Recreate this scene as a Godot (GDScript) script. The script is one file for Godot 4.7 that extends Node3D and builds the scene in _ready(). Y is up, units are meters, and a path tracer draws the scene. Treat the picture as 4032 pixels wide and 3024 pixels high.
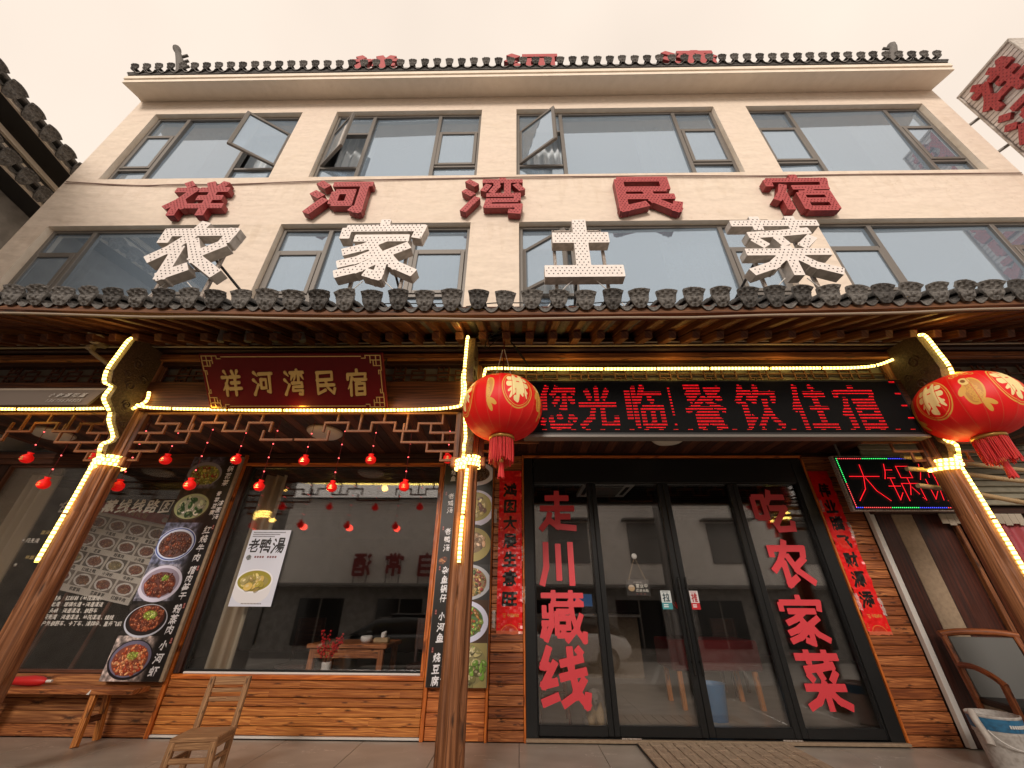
extends Node3D
# Village inn with a timber veranda, seen from the lane, under an overcast sky.
# ---------------------------------------------------------------- the place
func _ready() -> void:
	rng.seed = 4711
	light_and_camera()
	make_materials()
	ground()
	inn()
	veranda()
	shopfront()
	door()
	room()
	neighbours()
	street()
	letters()
	pillars()
	signs()
	menus()
	lanterns()
	small_things()
	furniture()

func light_and_camera() -> void:
	var cam := Camera3D.new()
	cam.position = Vector3(0, 1.25, 5.25)
	cam.rotation_degrees = Vector3(29.597, 1.05, 0.366)
	cam.fov = 89.9
	cam.near = 0.05
	cam.far = 800.0
	add_child(cam)
	cam.current = true
	var env := Environment.new()
	env.background_mode = Environment.BG_SKY
	# overcast: an even cream veil with very soft, broad cloud
	var sky := PanoramaSkyMaterial.new()
	var si := Image.create(512, 256, false, Image.FORMAT_RGBF)
	var cn := noise(1.1, 77, 4)
	for y in 256:
		for x in 512:
			var el := (0.5 - (y + 0.5) / 256.0) * PI
			var az := (x + 0.5) / 512.0 * TAU
			var d := Vector3(cos(el) * cos(az), sin(el), cos(el) * sin(az))
			var c := Color(0.71, 0.612, 0.525)
			if el < 0.0: c = Color(0.32, 0.28, 0.25).lerp(Color(0.16, 0.14, 0.12), clampf(-el, 0, 1))
			else: c *= 1.0 + cn.get_noise_3dv(d * 1.3) * 0.13
			si.set_pixel(x, y, c)
	sky.panorama = tex(si)
	env.sky = Sky.new()
	env.sky.sky_material = sky
	env.tonemap_mode = Environment.TONE_MAPPER_LINEAR
	env.tonemap_exposure = 1.42
	env.sdfgi_enabled = true
	env.ssao_enabled = true
	env.ssil_enabled = true
	var we := WorldEnvironment.new()
	we.environment = env
	add_child(we)
	var sun := DirectionalLight3D.new()
	sun.light_energy = 0.5
	sun.light_angular_distance = 16.0
	sun.light_color = Color(1.0, 0.95, 0.9)
	sun.shadow_enabled = true
	add_child(sun)
	sun.look_at_from_position(Vector3(-3.5, 9.6, 16), Vector3(0, 2, 0))

const STREET := -0.55

func ground() -> void:
	var g := MB.new()
	g.quad(Vector3(-300, STREET, 300), Vector3(300, STREET, 300), Vector3(300, STREET, -300), Vector3(-300, STREET, -300))
	structure(P("street", g.mesh(), M.asphalt, self))
	var f := structure(P("veranda_floor", boxm(Vector3(17.4, 0.54, 11.5), 0.01), M.grey_render, self, Vector3(0.2, -0.285, -2.85)))
	# large stone tiles of the veranda
	var tile := boxm(Vector3(0.795, 0.02, 0.795), 0.003)
	for i in 18:
		for k in 4:
			P("tile", tile, M.floor_stone, f, Vector3(-7.0 + i * 0.8, 0.276, 2.85 + 0.42 + k * 0.8))
	# white bay lines of the car park across the lane
	for k in 9:
		var m := boxm(Vector3(0.12, 0.008, 4.6), 0.0)
		var o := P("bay_marking", m, M.line_paint, self, Vector3(-9.0 + k * 2.6, STREET + 0.004, 8.6), Basis(Vector3.UP, 0.35))
		structure(o)
	structure(P("bay_marking", boxm(Vector3(26, 0.008, 0.12), 0.0), M.line_paint, self, Vector3(0, STREET + 0.0045, 6.4)))
	structure(P("bay_marking", boxm(Vector3(26, 0.008, 0.12), 0.0), M.line_paint, self, Vector3(0, STREET + 0.0045, 10.7)))

# ---------------------------------------------------------------- the inn's upper floors
var wins3 := [[-7.48, -4.41, -6.8, -5.28], [-3.70, -0.72, -2.92, -1.57], [-0.02, 3.955, 0.87, 3.15], [4.60, 8.11, 5.46, 7.40]]
var wins2 := [[-7.62, -4.47, -6.88, -5.3], [-3.80, -0.75, -3.0, -1.63], [0.02, 3.94, 0.85, 3.2], [4.66, 8.15, 5.53, 7.44]]
const XL := -8.05
const XR := 8.58

func wall_rect(m: MB, x0: float, x1: float, y0: float, y1: float, z := 1.2) -> void:
	var u := func(x: float, y: float) -> Vector2: return Vector2((x - XL) / 16.7, (10.6 - y) / 7.0)
	m.quad(Vector3(x0, y0, z), Vector3(x1, y0, z), Vector3(x1, y1, z), Vector3(x0, y1, z), (u as Callable).call(x0, y0), (u as Callable).call(x1, y0), (u as Callable).call(x1, y1), (u as Callable).call(x0, y1))

func inn() -> void:
	var b := thing("inn_building", "cream plastered three storey inn with dark framed windows and tiled roof", "building", Vector3.ZERO)
	var w := MB.new()
	wall_rect(w, XL, XR, 4.0, 4.72)
	wall_rect(w, XL, XR, 6.52, 7.77)
	wall_rect(w, XL, XR, 9.99, 10.52)
	for fl in [[wins2, 4.72, 6.52], [wins3, 7.77, 9.99]]:
		var x := XL
		for q in fl[0]:
			wall_rect(w, x, q[0], fl[1], fl[2])
			x = q[1]
		wall_rect(w, x, XR, fl[1], fl[2])
	P("wall", w.mesh(), M.plaster, b)
	var s := MB.new()
	s.quad(Vector3(XL, 0, -8), Vector3(XL, 0, 1.2), Vector3(XL, 10.52, 1.2), Vector3(XL, 10.52, -8))
	s.quad(Vector3(XR, 0, 1.2), Vector3(XR, 0, -8), Vector3(XR, 10.52, -8), Vector3(XR, 10.52, 1.2))
	s.quad(Vector3(XR, 0, -8), Vector3(XL, 0, -8), Vector3(XL, 10.52, -8), Vector3(XR, 10.52, -8))
	P("side_wall", s.mesh(), M.cream, b)
	var rev := MB.new()
	for fl in [[wins2, 4.72, 6.52], [wins3, 7.77, 9.99]]:
		for q in fl[0]:
			var x0: float = q[0]
			var x1: float = q[1]
			var y0: float = fl[1]
			var y1: float = fl[2]
			rev.quad(Vector3(x0, y0, 1.0), Vector3(x0, y0, 1.2), Vector3(x0, y1, 1.2), Vector3(x0, y1, 1.0))
			rev.quad(Vector3(x1, y0, 1.2), Vector3(x1, y0, 1.0), Vector3(x1, y1, 1.0), Vector3(x1, y1, 1.2))
			rev.quad(Vector3(x0, y0, 1.2), Vector3(x0, y0, 1.0), Vector3(x1, y0, 1.0), Vector3(x1, y0, 1.2))
			rev.quad(Vector3(x0, y1, 1.0), Vector3(x0, y1, 1.2), Vector3(x1, y1, 1.2), Vector3(x1, y1, 1.0))
	P("reveal", rev.mesh(), M.cream, b)
	# floors, ceilings and back wall of the rooms
	for y in [4.2, 7.15, 10.40]:
		P("floor_slab", boxm(Vector3(16.58, 0.12, 9.0), 0.0), M.room, b, Vector3(0.265, y, -3.35))
	for y in [5.7, 8.75]:
		P("partition", boxm(Vector3(16.58, 2.9, 0.1), 0.0), M.room, b, Vector3(0.265, y, -2.6))
		for x in [-4.05, -0.35, 4.28]:
			P("partition", boxm(Vector3(0.12, 2.9, 3.5), 0.0), M.room, b, Vector3(x, y, -0.8))
	var opens3 := [[false, true], [true, false], [true, false], [false, false]]
	var opens2 := [[false, false], [false, false], [true, false], [false, false]]
	for k in 4:
		upper_window(b, wins3[k], 7.77, 9.99, opens3[k], k)
		upper_window(b, wins2[k], 4.72, 6.52, opens2[k], k + 4)
	# cornice and roof
	var c := MB.new()
	var sec := [Vector2(1.2, 10.50), Vector2(1.60, 10.36), Vector2(1.62, 10.36), Vector2(1.62, 10.46), Vector2(1.645, 10.46), Vector2(1.645, 10.56), Vector2(1.60, 10.58), Vector2(1.60, 10.68), Vector2(1.2, 10.68)]
	prism_x(c, sec, -8.0, 8.55)
	P("cornice", c.mesh(), M.cream, b)
	P("eave_band", boxm(Vector3(16.5, 0.09, 0.03), 0.003), M.tile_clay, b, Vector3(0.275, 10.635, 1.64))
	var deck := MB.new()
	prism_x(deck, [Vector2(1.66, 10.70), Vector2(-3.4, 13.0), Vector2(-3.4, 12.9), Vector2(1.66, 10.66)], -8.02, 8.57)
	prism_x(deck, [Vector2(-3.4, 13.0), Vector2(-8.4, 10.7), Vector2(-8.4, 10.6), Vector2(-3.4, 12.9)], -8.02, 8.57)
	P("roof_deck", deck.mesh(), M.tile_clay, b)
	var gb := MB.new()
	for x in [XL + 0.02, XR - 0.02]:
		gb.poly([Vector3(x, 10.5, 1.4), Vector3(x, 12.8, -3.4), Vector3(x, 10.5, -8.0)], Vector3(signf(x), 0, 0))
	P("gable", gb.mesh(), M.cream, b)
	var faces := face_tile(0.18, 0.165)
	var lip := drip_tile(0.10, 0.05)
	var barrel := cover_tile(0.058, 1.7)
	var slope := Basis(Vector3.RIGHT, atan(0.455))
	for k in 66:
		var x := -7.88 + k * 0.25
		var j := rng.randf_range(-0.012, 0.012)
		P("roof_tile_face", faces, M.tile_clay_pale if k % 3 else M.tile_clay, b, Vector3(x, 10.785 + j, 1.70), Basis(Vector3.RIGHT, 0.2) * Basis(Vector3.BACK, j * 4.0))
		P("cover_tile", barrel, M.tile_clay, b, Vector3(x, 10.74, 1.68), slope)
		if k < 65: P("drip_tile", lip, M.tile_clay_pale, b, Vector3(x + 0.125, 10.71 + j, 1.69), slope)
	for x in [-7.20, 7.85]:
		var o := MB.new()
		var p := smooth_path([Vector3(0, 0, 0), Vector3(-0.12, 0.35, 0.02), Vector3(-0.32, 0.75, 0.02), Vector3(-0.50, 1.1, 0.03), Vector3(-0.60, 1.32, 0.09)], 5)
		var rad := PackedFloat32Array()
		for i in p.size(): rad.append(lerpf(0.13, 0.045, pow(float(i) / p.size(), 0.7)) + (0.025 if i > p.size() - 4 else 0.0))
		o.tube(p, 0.1, 9, true, rad)
		o.box(Vector3(0, 0.0, 0), Vector3(0.42, 0.12, 0.2), 0.03)
		for i in 3: o.tube(PackedVector3Array([Vector3(-0.15 - i * 0.13, 0.45 + i * 0.27, 0.03), Vector3(0.0 - i * 0.13, 0.52 + i * 0.27, 0.04)]), 0.03, 6)
		P("ridge_ornament", o.mesh(), M.tile_clay_pale, b, Vector3(x, 10.93, 1.42), Basis(Vector3.UP, PI if x > 0 else 0.0))

func prism_x(m: MB, sec: Array, x0: float, x1: float) -> void:   # section points (z, y), run along x
	var pg := PackedVector2Array()
	for p in sec: pg.append(p)
	var cw := Geometry2D.is_polygon_clockwise(pg)
	for k in sec.size():
		var a: Vector2 = sec[k]
		var b: Vector2 = sec[(k + 1) % sec.size()]
		var nr := Vector3(0, -(b.x - a.x), b.y - a.y).normalized() * (-1.0 if cw else 1.0)
		var q := [Vector3(x0, a.y, a.x), Vector3(x1, a.y, a.x), Vector3(x1, b.y, b.x), Vector3(x0, b.y, b.x)]
		m.tri(q[0], q[1], q[2], nr, nr, nr, Vector2(x0, 0), Vector2(x1, 0), Vector2(x1, 0.3))
		m.tri(q[0], q[2], q[3], nr, nr, nr, Vector2(x0, 0), Vector2(x1, 0.3), Vector2(x0, 0.3))
	var ix := Geometry2D.triangulate_polygon(pg)
	for k in range(0, ix.size(), 3):
		for e in [[x0, Vector3.LEFT], [x1, Vector3.RIGHT]]:
			m.tri(Vector3(e[0], pg[ix[k]].y, pg[ix[k]].x), Vector3(e[0], pg[ix[k + 1]].y, pg[ix[k + 1]].x), Vector3(e[0], pg[ix[k + 2]].y, pg[ix[k + 2]].x), e[1], e[1], e[1])

func upper_window(b: Node, q: Array, y0: float, y1: float, opens: Array, idx: int) -> void:
	var x0: float = q[0]
	var x1: float = q[1]
	var m1: float = q[2]
	var m2: float = q[3]
	var h := y1 - y0
	var ta := y0 + h * 0.19
	var tb := y1 - h * 0.30
	var fw := 0.06
	var m := MB.new()
	var z := 1.07
	m.box(Vector3(x0 + fw / 2, (y0 + y1) / 2, z), Vector3(fw, h, 0.08), 0.004)
	m.box(Vector3(x1 - fw / 2, (y0 + y1) / 2, z), Vector3(fw, h, 0.08), 0.004)
	for y in [y0 + fw / 2, y1 - fw / 2]:
		m.box(Vector3((x0 + x1) / 2, y, z), Vector3(x1 - x0 - fw * 2, fw, 0.076), 0.004)
	for x in [m1, m2]:
		m.box(Vector3(x, (y0 + y1) / 2, z + 0.006), Vector3(0.07, h - fw * 2, 0.092), 0.004)
	for e in [[x0 + fw, m1 - 0.035], [m2 + 0.035, x1 - fw]]:
		for y in [ta, tb]:
			m.box(Vector3((e[0] + e[1]) / 2, y, z), Vector3(e[1] - e[0], 0.055, 0.08), 0.004)
	var win := P("window", m.mesh(), M.frame, b)
	var panes := [[m1 + 0.035, m2 - 0.035, y0 + fw, y1 - fw]]
	for e in [[x0 + fw, m1 - 0.035], [m2 + 0.035, x1 - fw]]:
		panes.append([e[0], e[1], y0 + fw, ta - 0.027])
		panes.append([e[0], e[1], tb + 0.027, y1 - fw])
	for p in panes:
		P("pane", boxm(Vector3(p[1] - p[0], p[3] - p[2], 0.006), 0.0), M.pane, win, Vector3((p[0] + p[1]) / 2, (p[2] + p[3]) / 2, z), Basis(Vector3.RIGHT, rng.randf_range(-0.02, 0.02)) * Basis(Vector3.UP, rng.randf_range(-0.02, 0.02)))
	for s in 2:
		var xa: float = (x0 + fw) if s == 0 else (m2 + 0.035)
		var xb: float = (m1 - 0.035) if s == 0 else (x1 - fw)
		var sw := xb - xa - 0.01
		var sh := tb - ta - 0.06
		var sm := MB.new()
		for sx in [0.03, sw - 0.03]: sm.box(Vector3(sx, 0, 0), Vector3(0.06, sh, 0.05), 0.005)
		for sy in [-sh / 2 + 0.03, sh / 2 - 0.03]: sm.box(Vector3(sw / 2, sy, 0), Vector3(sw - 0.12, 0.06, 0.048), 0.005)
		var hinge_right := s == 1
		var turn := 0.0
		if opens[s]: turn = -0.62 if not hinge_right else 0.62
		var at := Vector3(xa + 0.005, (ta + tb) / 2, z + 0.035)
		if hinge_right:
			at.x = xb - 0.005
		var bas := Basis(Vector3.UP, turn)
		var so := P("sash", sm.mesh(), M.frame, win, at if not hinge_right else at + bas * Vector3(-sw, 0, 0), bas)
		P("sash_pane", boxm(Vector3(sw - 0.12, sh - 0.12, 0.006), 0.0), M.pane, so, Vector3(sw / 2, 0, 0))
	# curtains inside
	var w := x1 - x0
	for e in [[x0 + 0.05, x0 + w * rng.randf_range(0.22, 0.42)], [x1 - w * rng.randf_range(0.22, 0.42), x1 - 0.05]]:
		P("curtain", drape(e[0], e[1], y0 + 0.02, y1 - 0.06, 0.82, 0.035), M.curtain, win)

func drape(x0: float, x1: float, y0: float, y1: float, z: float, amp: float) -> ArrayMesh:
	var m := MB.new()
	var n := maxi(int((x1 - x0) / 0.022), 8)
	var ph := rng.randf() * 6.0
	var pz := []
	var pn := []
	for i in n + 1:
		var x := lerpf(x0, x1, float(i) / n)
		var a := x * 42.0 + sin(x * 9.0 + ph) * 1.6 + ph
		pz.append(z + sin(a) * amp)
		pn.append(Vector3(-cos(a) * amp * 42.0, 0, 1).normalized())
	for i in n:
		var xa := lerpf(x0, x1, float(i) / n)
		var xb := lerpf(x0, x1, float(i + 1) / n)
		m.tri(Vector3(xa, y0, pz[i]), Vector3(xb, y0, pz[i + 1]), Vector3(xb, y1, pz[i + 1]), pn[i], pn[i + 1], pn[i + 1])
		m.tri(Vector3(xa, y0, pz[i]), Vector3(xb, y1, pz[i + 1]), Vector3(xa, y1, pz[i]), pn[i], pn[i + 1], pn[i])
	return m.mesh()

# ---------------------------------------------------------------- clay tiles
# end tile: a fan-shaped crown over a pointed shield with a mask in relief
func face_tile(w: float, h: float) -> ArrayMesh:
	var n := 34
	var m := MB.new()
	var inside := func(u: float, v: float) -> float:      # u -1..1, v 0 bottom .. 1 top
		var crown_y := 0.97 - 0.10 * u * u
		var half: float
		if v > 0.60: half = 0.80 + (v - 0.60) * 0.50
		else: half = 0.80 * sqrt(maxf(0.0, 1.0 - pow((0.60 - v) / 0.62, 1.7)))
		return minf(half - absf(u), (crown_y - v) * 1.3)
	var relief := func(u: float, v: float) -> float:
		var d := 0.0
		if v > 0.60:
			d = 0.10 * (v - 0.60) / 0.4
			d += 0.035 * maxf(0.0, sin(u * 15.0)) * (1.0 if absf(v - 0.9 + 0.1 * u * u) < 0.055 else 0.0)
			d += 0.03 * maxf(0.0, cos(u * 9.0) * sin(v * 26.0))
			if absf(v - 0.64 + 0.06 * u * u) < 0.03: d += 0.045
		else:
			d = 0.09 * (1.0 - u * u) * (1.0 - absf(v - 0.34) * 1.6)
			for e in [[-0.26, 0.42, 0.13], [0.26, 0.42, 0.13], [0.0, 0.33, 0.11], [-0.38, 0.24, 0.15], [0.38, 0.24, 0.15], [0.0, 0.12, 0.13]]:
				var q: float = (u - e[0]) * (u - e[0]) + (v - e[1]) * (v - e[1]) * 1.6
				d += 0.06 * exp(-q / (e[2] * e[2] * 0.45))
			for e in [[-0.26, 0.53], [0.26, 0.53], [0.0, 0.21]]:
				var q: float = (u - e[0]) * (u - e[0]) * 0.4 + (v - e[1]) * (v - e[1]) * 8.0
				d -= 0.035 * exp(-q / 0.012)
			d += 0.035 * maxf(0.0, sin(absf(u) * 30.0)) * smoothstep(0.45, 0.8, absf(u))
		return d
	var f := []
	for j in n + 1:
		for i in n + 1:
			var u := (float(i) / n * 2.0 - 1.0) * 1.02
			var v := float(j) / n
			var g: float = (inside as Callable).call(u, v)
			var p := Vector3(u * w * 0.5, (v - 0.45) * h * 1.1, (relief as Callable).call(u, v) * w * 1.5)
			f.append([g, p])
	for j in n:
		for i in n:
			var q := [f[j * (n + 1) + i], f[j * (n + 1) + i + 1], f[(j + 1) * (n + 1) + i + 1], f[(j + 1) * (n + 1) + i]]
			var pts := []
			var ins := []
			for k in 4:
				var a: Array = q[k]
				var c: Array = q[(k + 1) % 4]
				if a[0] > 0: pts.append(a[1])
				if (a[0] > 0) != (c[0] > 0):
					var p: Vector3 = (a[1] as Vector3).lerp(c[1], a[0] / (a[0] - c[0]))
					pts.append(p)
					ins.append(p)
			for k in range(1, pts.size() - 1):
				var nr := (pts[k] - pts[0] as Vector3).cross(pts[k + 1] - pts[0]).normalized()
				if nr.z < 0: nr = -nr
				m.tri(pts[0], pts[k], pts[k + 1], nr, nr, nr)
			if ins.size() == 2:
				var a: Vector3 = ins[0]
				var c: Vector3 = ins[1]
				var nr := Vector3(a.x + c.x, a.y + c.y, 0).normalized()
				var bk := Vector3(0, 0, -0.022)
				m.tri(a, c, c + bk, nr, nr, nr)
				m.tri(a, c + bk, a + bk, nr, nr, nr)
	return m.mesh()

# half-round cover tiles, lapped courses, running back along -z
func cover_tile(r: float, length: float) -> ArrayMesh:
	var m := MB.new()
	var courses := int(length / 0.19)
	for c in courses:
		var z0 := -c * 0.19
		var z1 := z0 - 0.19
		var r0 := r
		var r1 := r * 0.86
		for i in 8:
			var a := PI * i / 8.0
			var b := PI * (i + 1) / 8.0
			var na := Vector3(cos(a), sin(a), 0)
			var nb := Vector3(cos(b), sin(b), 0)
			m.tri(na * r0 + Vector3(0, 0, z0), nb * r0 + Vector3(0, 0, z0), nb * r1 + Vector3(0, 0, z1), na, nb, nb)
			m.tri(na * r0 + Vector3(0, 0, z0), nb * r1 + Vector3(0, 0, z1), na * r1 + Vector3(0, 0, z1), na, nb, na)
			m.tri(na * r0 + Vector3(0, 0, z0), nb * r0 + Vector3(0, 0, z0), nb * (r0 - 0.016) + Vector3(0, 0, z0), Vector3.BACK, Vector3.BACK, Vector3.BACK)
			m.tri(na * r0 + Vector3(0, 0, z0), nb * (r0 - 0.016) + Vector3(0, 0, z0), na * (r0 - 0.016) + Vector3(0, 0, z0), Vector3.BACK, Vector3.BACK, Vector3.BACK)
			m.tri(na * (r0 - 0.016) + Vector3(0, 0, z0), nb * (r0 - 0.016) + Vector3(0, 0, z0), nb * (r1 - 0.016) + Vector3(0, 0, z1), -na, -nb, -nb)
			m.tri(na * (r0 - 0.016) + Vector3(0, 0, z0), nb * (r1 - 0.016) + Vector3(0, 0, z1), na * (r1 - 0.016) + Vector3(0, 0, z1), -na, -nb, -na)
	return m.mesh()

# pan tile whose front hangs down as a curved lip
func drip_tile(half: float, drop: float) -> ArrayMesh:
	var m := MB.new()
	var n := 8
	for i in n:
		var q := []
		for k in [i, i + 1]:
			var u := float(k) / n * 2.0 - 1.0
			var sag := -drop * (1.0 - u * u)
			q.append([Vector3(u * half, sag, 0), Vector3(u * half, sag, -1.3), Vector3(u * half, sag - 0.016, 0), Vector3(u * half, sag - 0.016, -1.3), Vector3(-2.0 * u * drop / half, 1, 0).normalized(), Vector3(u * half * 0.96, sag - 0.03 * (1.0 - u * u) - 0.012, 0.02)])
		var A: Array = q[0]
		var B: Array = q[1]
		m.tri(A[0], B[0], B[1], A[4], B[4], B[4])
		m.tri(A[0], B[1], A[1], A[4], B[4], A[4])
		m.tri(A[2], B[2], B[3], -A[4], -B[4], -B[4])
		m.tri(A[2], B[3], A[3], -A[4], -B[4], -A[4])
		var nr := Vector3(0, 0.3, 1).normalized()
		m.tri(A[0], B[0], B[5], nr, nr, nr)
		m.tri(A[0], B[5], A[5], nr, nr, nr)
		var nd := Vector3(0, -0.8, 0.6)
		m.tri(A[5], B[5], B[2], nd, nd, nd)
		m.tri(A[5], B[2], A[2], nd, nd, nd)
	return m.mesh()
# ---------------------------------------------------------------- veranda
const PX := [-4.33, -0.525, 4.36]
const SL := 0.45

func ey(x: float) -> float:   # the eave lifts a little towards its ends
	return 0.0042 * x * x

func strip_x(m: MB, x0: float, x1: float, z0: float, z1: float, y0: float, y1: float, wob := 0.0) -> void:
	var n := 40
	for i in n:
		var a := lerpf(x0, x1, float(i) / n)
		var b := lerpf(x0, x1, float(i + 1) / n)
		var ea := ey(a) + sin(a * 1.9) * wob
		var eb := ey(b) + sin(b * 1.9) * wob
		var c := [[z0, y0], [z1, y0], [z1, y1], [z0, y1]]
		var ns := [Vector3.DOWN, Vector3.BACK, Vector3.UP, Vector3.FORWARD]
		for k in 4:
			var p: Array = c[k]
			var q: Array = c[(k + 1) % 4]
			var nr: Vector3 = ns[k]
			m.tri(Vector3(a, p[1] + ea, p[0]), Vector3(b, p[1] + eb, p[0]), Vector3(b, q[1] + eb, q[0]), nr, nr, nr, Vector2(a, 0), Vector2(b, 0), Vector2(b, 0.1))
			m.tri(Vector3(a, p[1] + ea, p[0]), Vector3(b, q[1] + eb, q[0]), Vector3(a, q[1] + ea, q[0]), nr, nr, nr, Vector2(a, 0), Vector2(b, 0.1), Vector2(a, 0.1))

func veranda() -> void:
	var v := thing("veranda_roof", "timber veranda roof with grey mask-faced eave tiles and open rafters", "roof")
	var faces := face_tile(0.222, 0.19)
	var lip := drip_tile(0.085, 0.05)
	var barrel := cover_tile(0.07, 1.25)
	var tilt := Basis(Vector3.RIGHT, atan(SL))
	for k in 54:
		var x := -6.74 + k * 0.2545
		var j := rng.randf_range(-0.010, 0.010)
		var e := ey(x)
		P("tile_face", faces, M.tile_clay_pale if rng.randf() < 0.6 else M.tile_clay, v, Vector3(x, 3.735 + e + j, 2.47), Basis(Vector3.UP, rng.randf_range(-0.12, 0.12)) * Basis(Vector3.RIGHT, 0.30 + rng.randf_range(-0.06, 0.06)) * Basis(Vector3.BACK, rng.randf_range(-0.09, 0.09)) * Basis.from_scale(Vector3(rng.randf_range(0.93, 1.06), rng.randf_range(0.92, 1.07), rng.randf_range(0.7, 1.1))))
		P("cover_tile", barrel, M.tile_clay, v, Vector3(x, 3.742 + e + j, 2.45), tilt)
		P("drip_tile", lip, M.tile_clay_pale if rng.randf() < 0.7 else M.tile_clay, v, Vector3(x + 0.127, 3.725 + e - j, 2.455), tilt * Basis(Vector3.BACK, rng.randf_range(-0.07, 0.07)))
	var m := MB.new()
	strip_x(m, -6.9, 6.9, 2.375, 2.425, 3.605, 3.672)
	P("eave_board", m.mesh(), M.eave_grey, v)
	m = MB.new()
	strip_x(m, -6.9, 6.9, 2.33, 2.36, 3.60, 3.66)
	P("eave_batten", m.mesh(), M.timber_deep, v)
	# roof boards over the rafters, run along the eave
	for k in 8:
		var z := 2.34 - k * 0.155
		var y := 3.62 + 0.085 + (2.38 - z) * SL
		P("roof_board", boxm(Vector3(13.7, 0.02, 0.166), 0.003, 0, Vector2(k * 0.7, k * 0.3)), M.timber_pale if k > 3 else M.timber, v, Vector3(0, y + 0.012, z), tilt)
	var fly := boxm(Vector3(0.075, 0.085, 1.14), 0.006, 2)
	var fly2 := boxm(Vector3(0.075, 0.085, 1.14), 0.006, 2, Vector2(1.3, 0.4))
	var low := boxm(Vector3(0.085, 0.085, 0.56), 0.006, 2, Vector2(0.5, 0.9))
	for k in 52:
		var x := -6.63 + k * 0.26
		var e := ey(x) * 0.6
		P("rafter", fly if k % 2 else fly2, M.timber, v, Vector3(x, 3.853 + 0.042 + e, 1.865), tilt)
		P("lower_rafter", low, M.timber, v, Vector3(x, 3.906 + 0.02, 1.575), tilt)
	BX("purlin", Vector3(0, 3.945, 1.39), Vector3(13.6, 0.19, 0.18), M.timber_deep, v, 0.02)
	BX("plate_beam", Vector3(0, 3.782, 1.39), Vector3(13.6, 0.075, 0.16), M.timber_pale, v, 0.006)
	BX("plate_beam", Vector3(0, 3.718, 1.37), Vector3(13.6, 0.05, 0.10), M.timber_deep, v, 0.004)
	BX("tie_beam", Vector3(0, 3.285, 1.355), Vector3(13.6, 0.36, 0.16), M.timber, v, 0.012)
	BX("frieze_back", Vector3(0, 3.58, 1.325), Vector3(13.6, 0.23, 0.012), M.frieze_board, v, 0.0)
	BX("upper_back_board", Vector3(0, 4.12, 1.24), Vector3(13.6, 0.2, 0.02), M.timber_deep, v, 0.0)
	# lattice frieze: one key-pattern panel after another
	var fm := MB.new()
	var th := 0.016
	for s in [[0, .5, 1, .5], [.18, 0, .18, 1], [.42, 0, .42, 1], [.18, .25, .42, .25], [.18, .75, .42, .75], [.3, 0, .3, .25], [.3, .75, .3, 1], [.58, .2, .88, .2], [.58, .8, .88, .8], [.58, .2, .58, .8], [.88, .2, .88, .8], [.73, 0, .73, .2], [.73, .8, .73, 1]]:
		var a := Vector3(s[0] * 0.52, s[1] * 0.2, 0)
		var b := Vector3(s[2] * 0.52, s[3] * 0.2, 0)
		fm.box((a + b) / 2.0, Vector3(absf(b.x - a.x) + th, absf(b.y - a.y) + th, 0.018 + 0.001 * absf(b.x - a.x)), 0.002)
	var fmesh := fm.mesh()
	for k in 26: P("lattice_panel", fmesh, M.timber, v, Vector3(-6.76 + k * 0.52, 3.48, 1.365))
	# ceiling boards of the veranda, laid towards the street
	var cb := boxm(Vector3(0.116, 0.018, 1.32), 0.003, 2)
	var cb2 := boxm(Vector3(0.116, 0.018, 1.32), 0.003, 2, Vector2(0.7, 1.1))
	for k in 112: P("ceiling_board", cb if k % 2 else cb2, M.timber_deep if k % 3 else M.timber, v, Vector3(-6.65 + k * 0.12, 3.115, 0.62))
	# hanging fretwork under the tie beam
	fretwork(-4.21, -0.655, v)
	fretwork(-7.6, -4.45, v)
	fretwork(-0.395, 4.235, v)
	fretwork(4.485, 7.6, v)
	# conduits clipped along the beams
	for c in [[3.935, 1.52, 0.011], [3.895, 1.515, 0.012]]:
		var p := []
		for k in 15: p.append(Vector3(-6.8 + k * 0.97, c[0] + sin(k * 1.7 + c[0]) * 0.006, c[1]))
		var t := MB.new()
		t.tube(smooth_path(p, 3), c[2], 6)
		P("conduit", t.mesh(), M.conduit, v)
	var p2 := []
	for k in 22: p2.append(Vector3(-6.8 + k * 0.648, 3.572 + ey(-6.8 + k * 0.648) + sin(k * 2.3) * 0.007, 2.405))
	var t2 := MB.new()
	t2.tube(smooth_path(p2, 3), 0.012, 6)
	P("conduit", t2.mesh(), M.conduit, v)
	# rail behind the tiles that carries the letter frames
	BAR("letter_rail", Vector3(-6.5, 4.03, 1.95), Vector3(6.5, 4.03, 1.95), 0.022, M.steel, v)
	for k in 12:
		var x := -6.0 + k * 1.09
		var w := MB.new()
		w.tube(smooth_path([Vector3(x, 3.99, 2.1), Vector3(x + 0.3, 3.86, 2.3), Vector3(x + 0.55, 3.95, 2.2), Vector3(x + 0.9, 3.9, 2.25)], 5), 0.006, 5)
		P("wire", w.mesh(), M.rubber, v)

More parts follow.
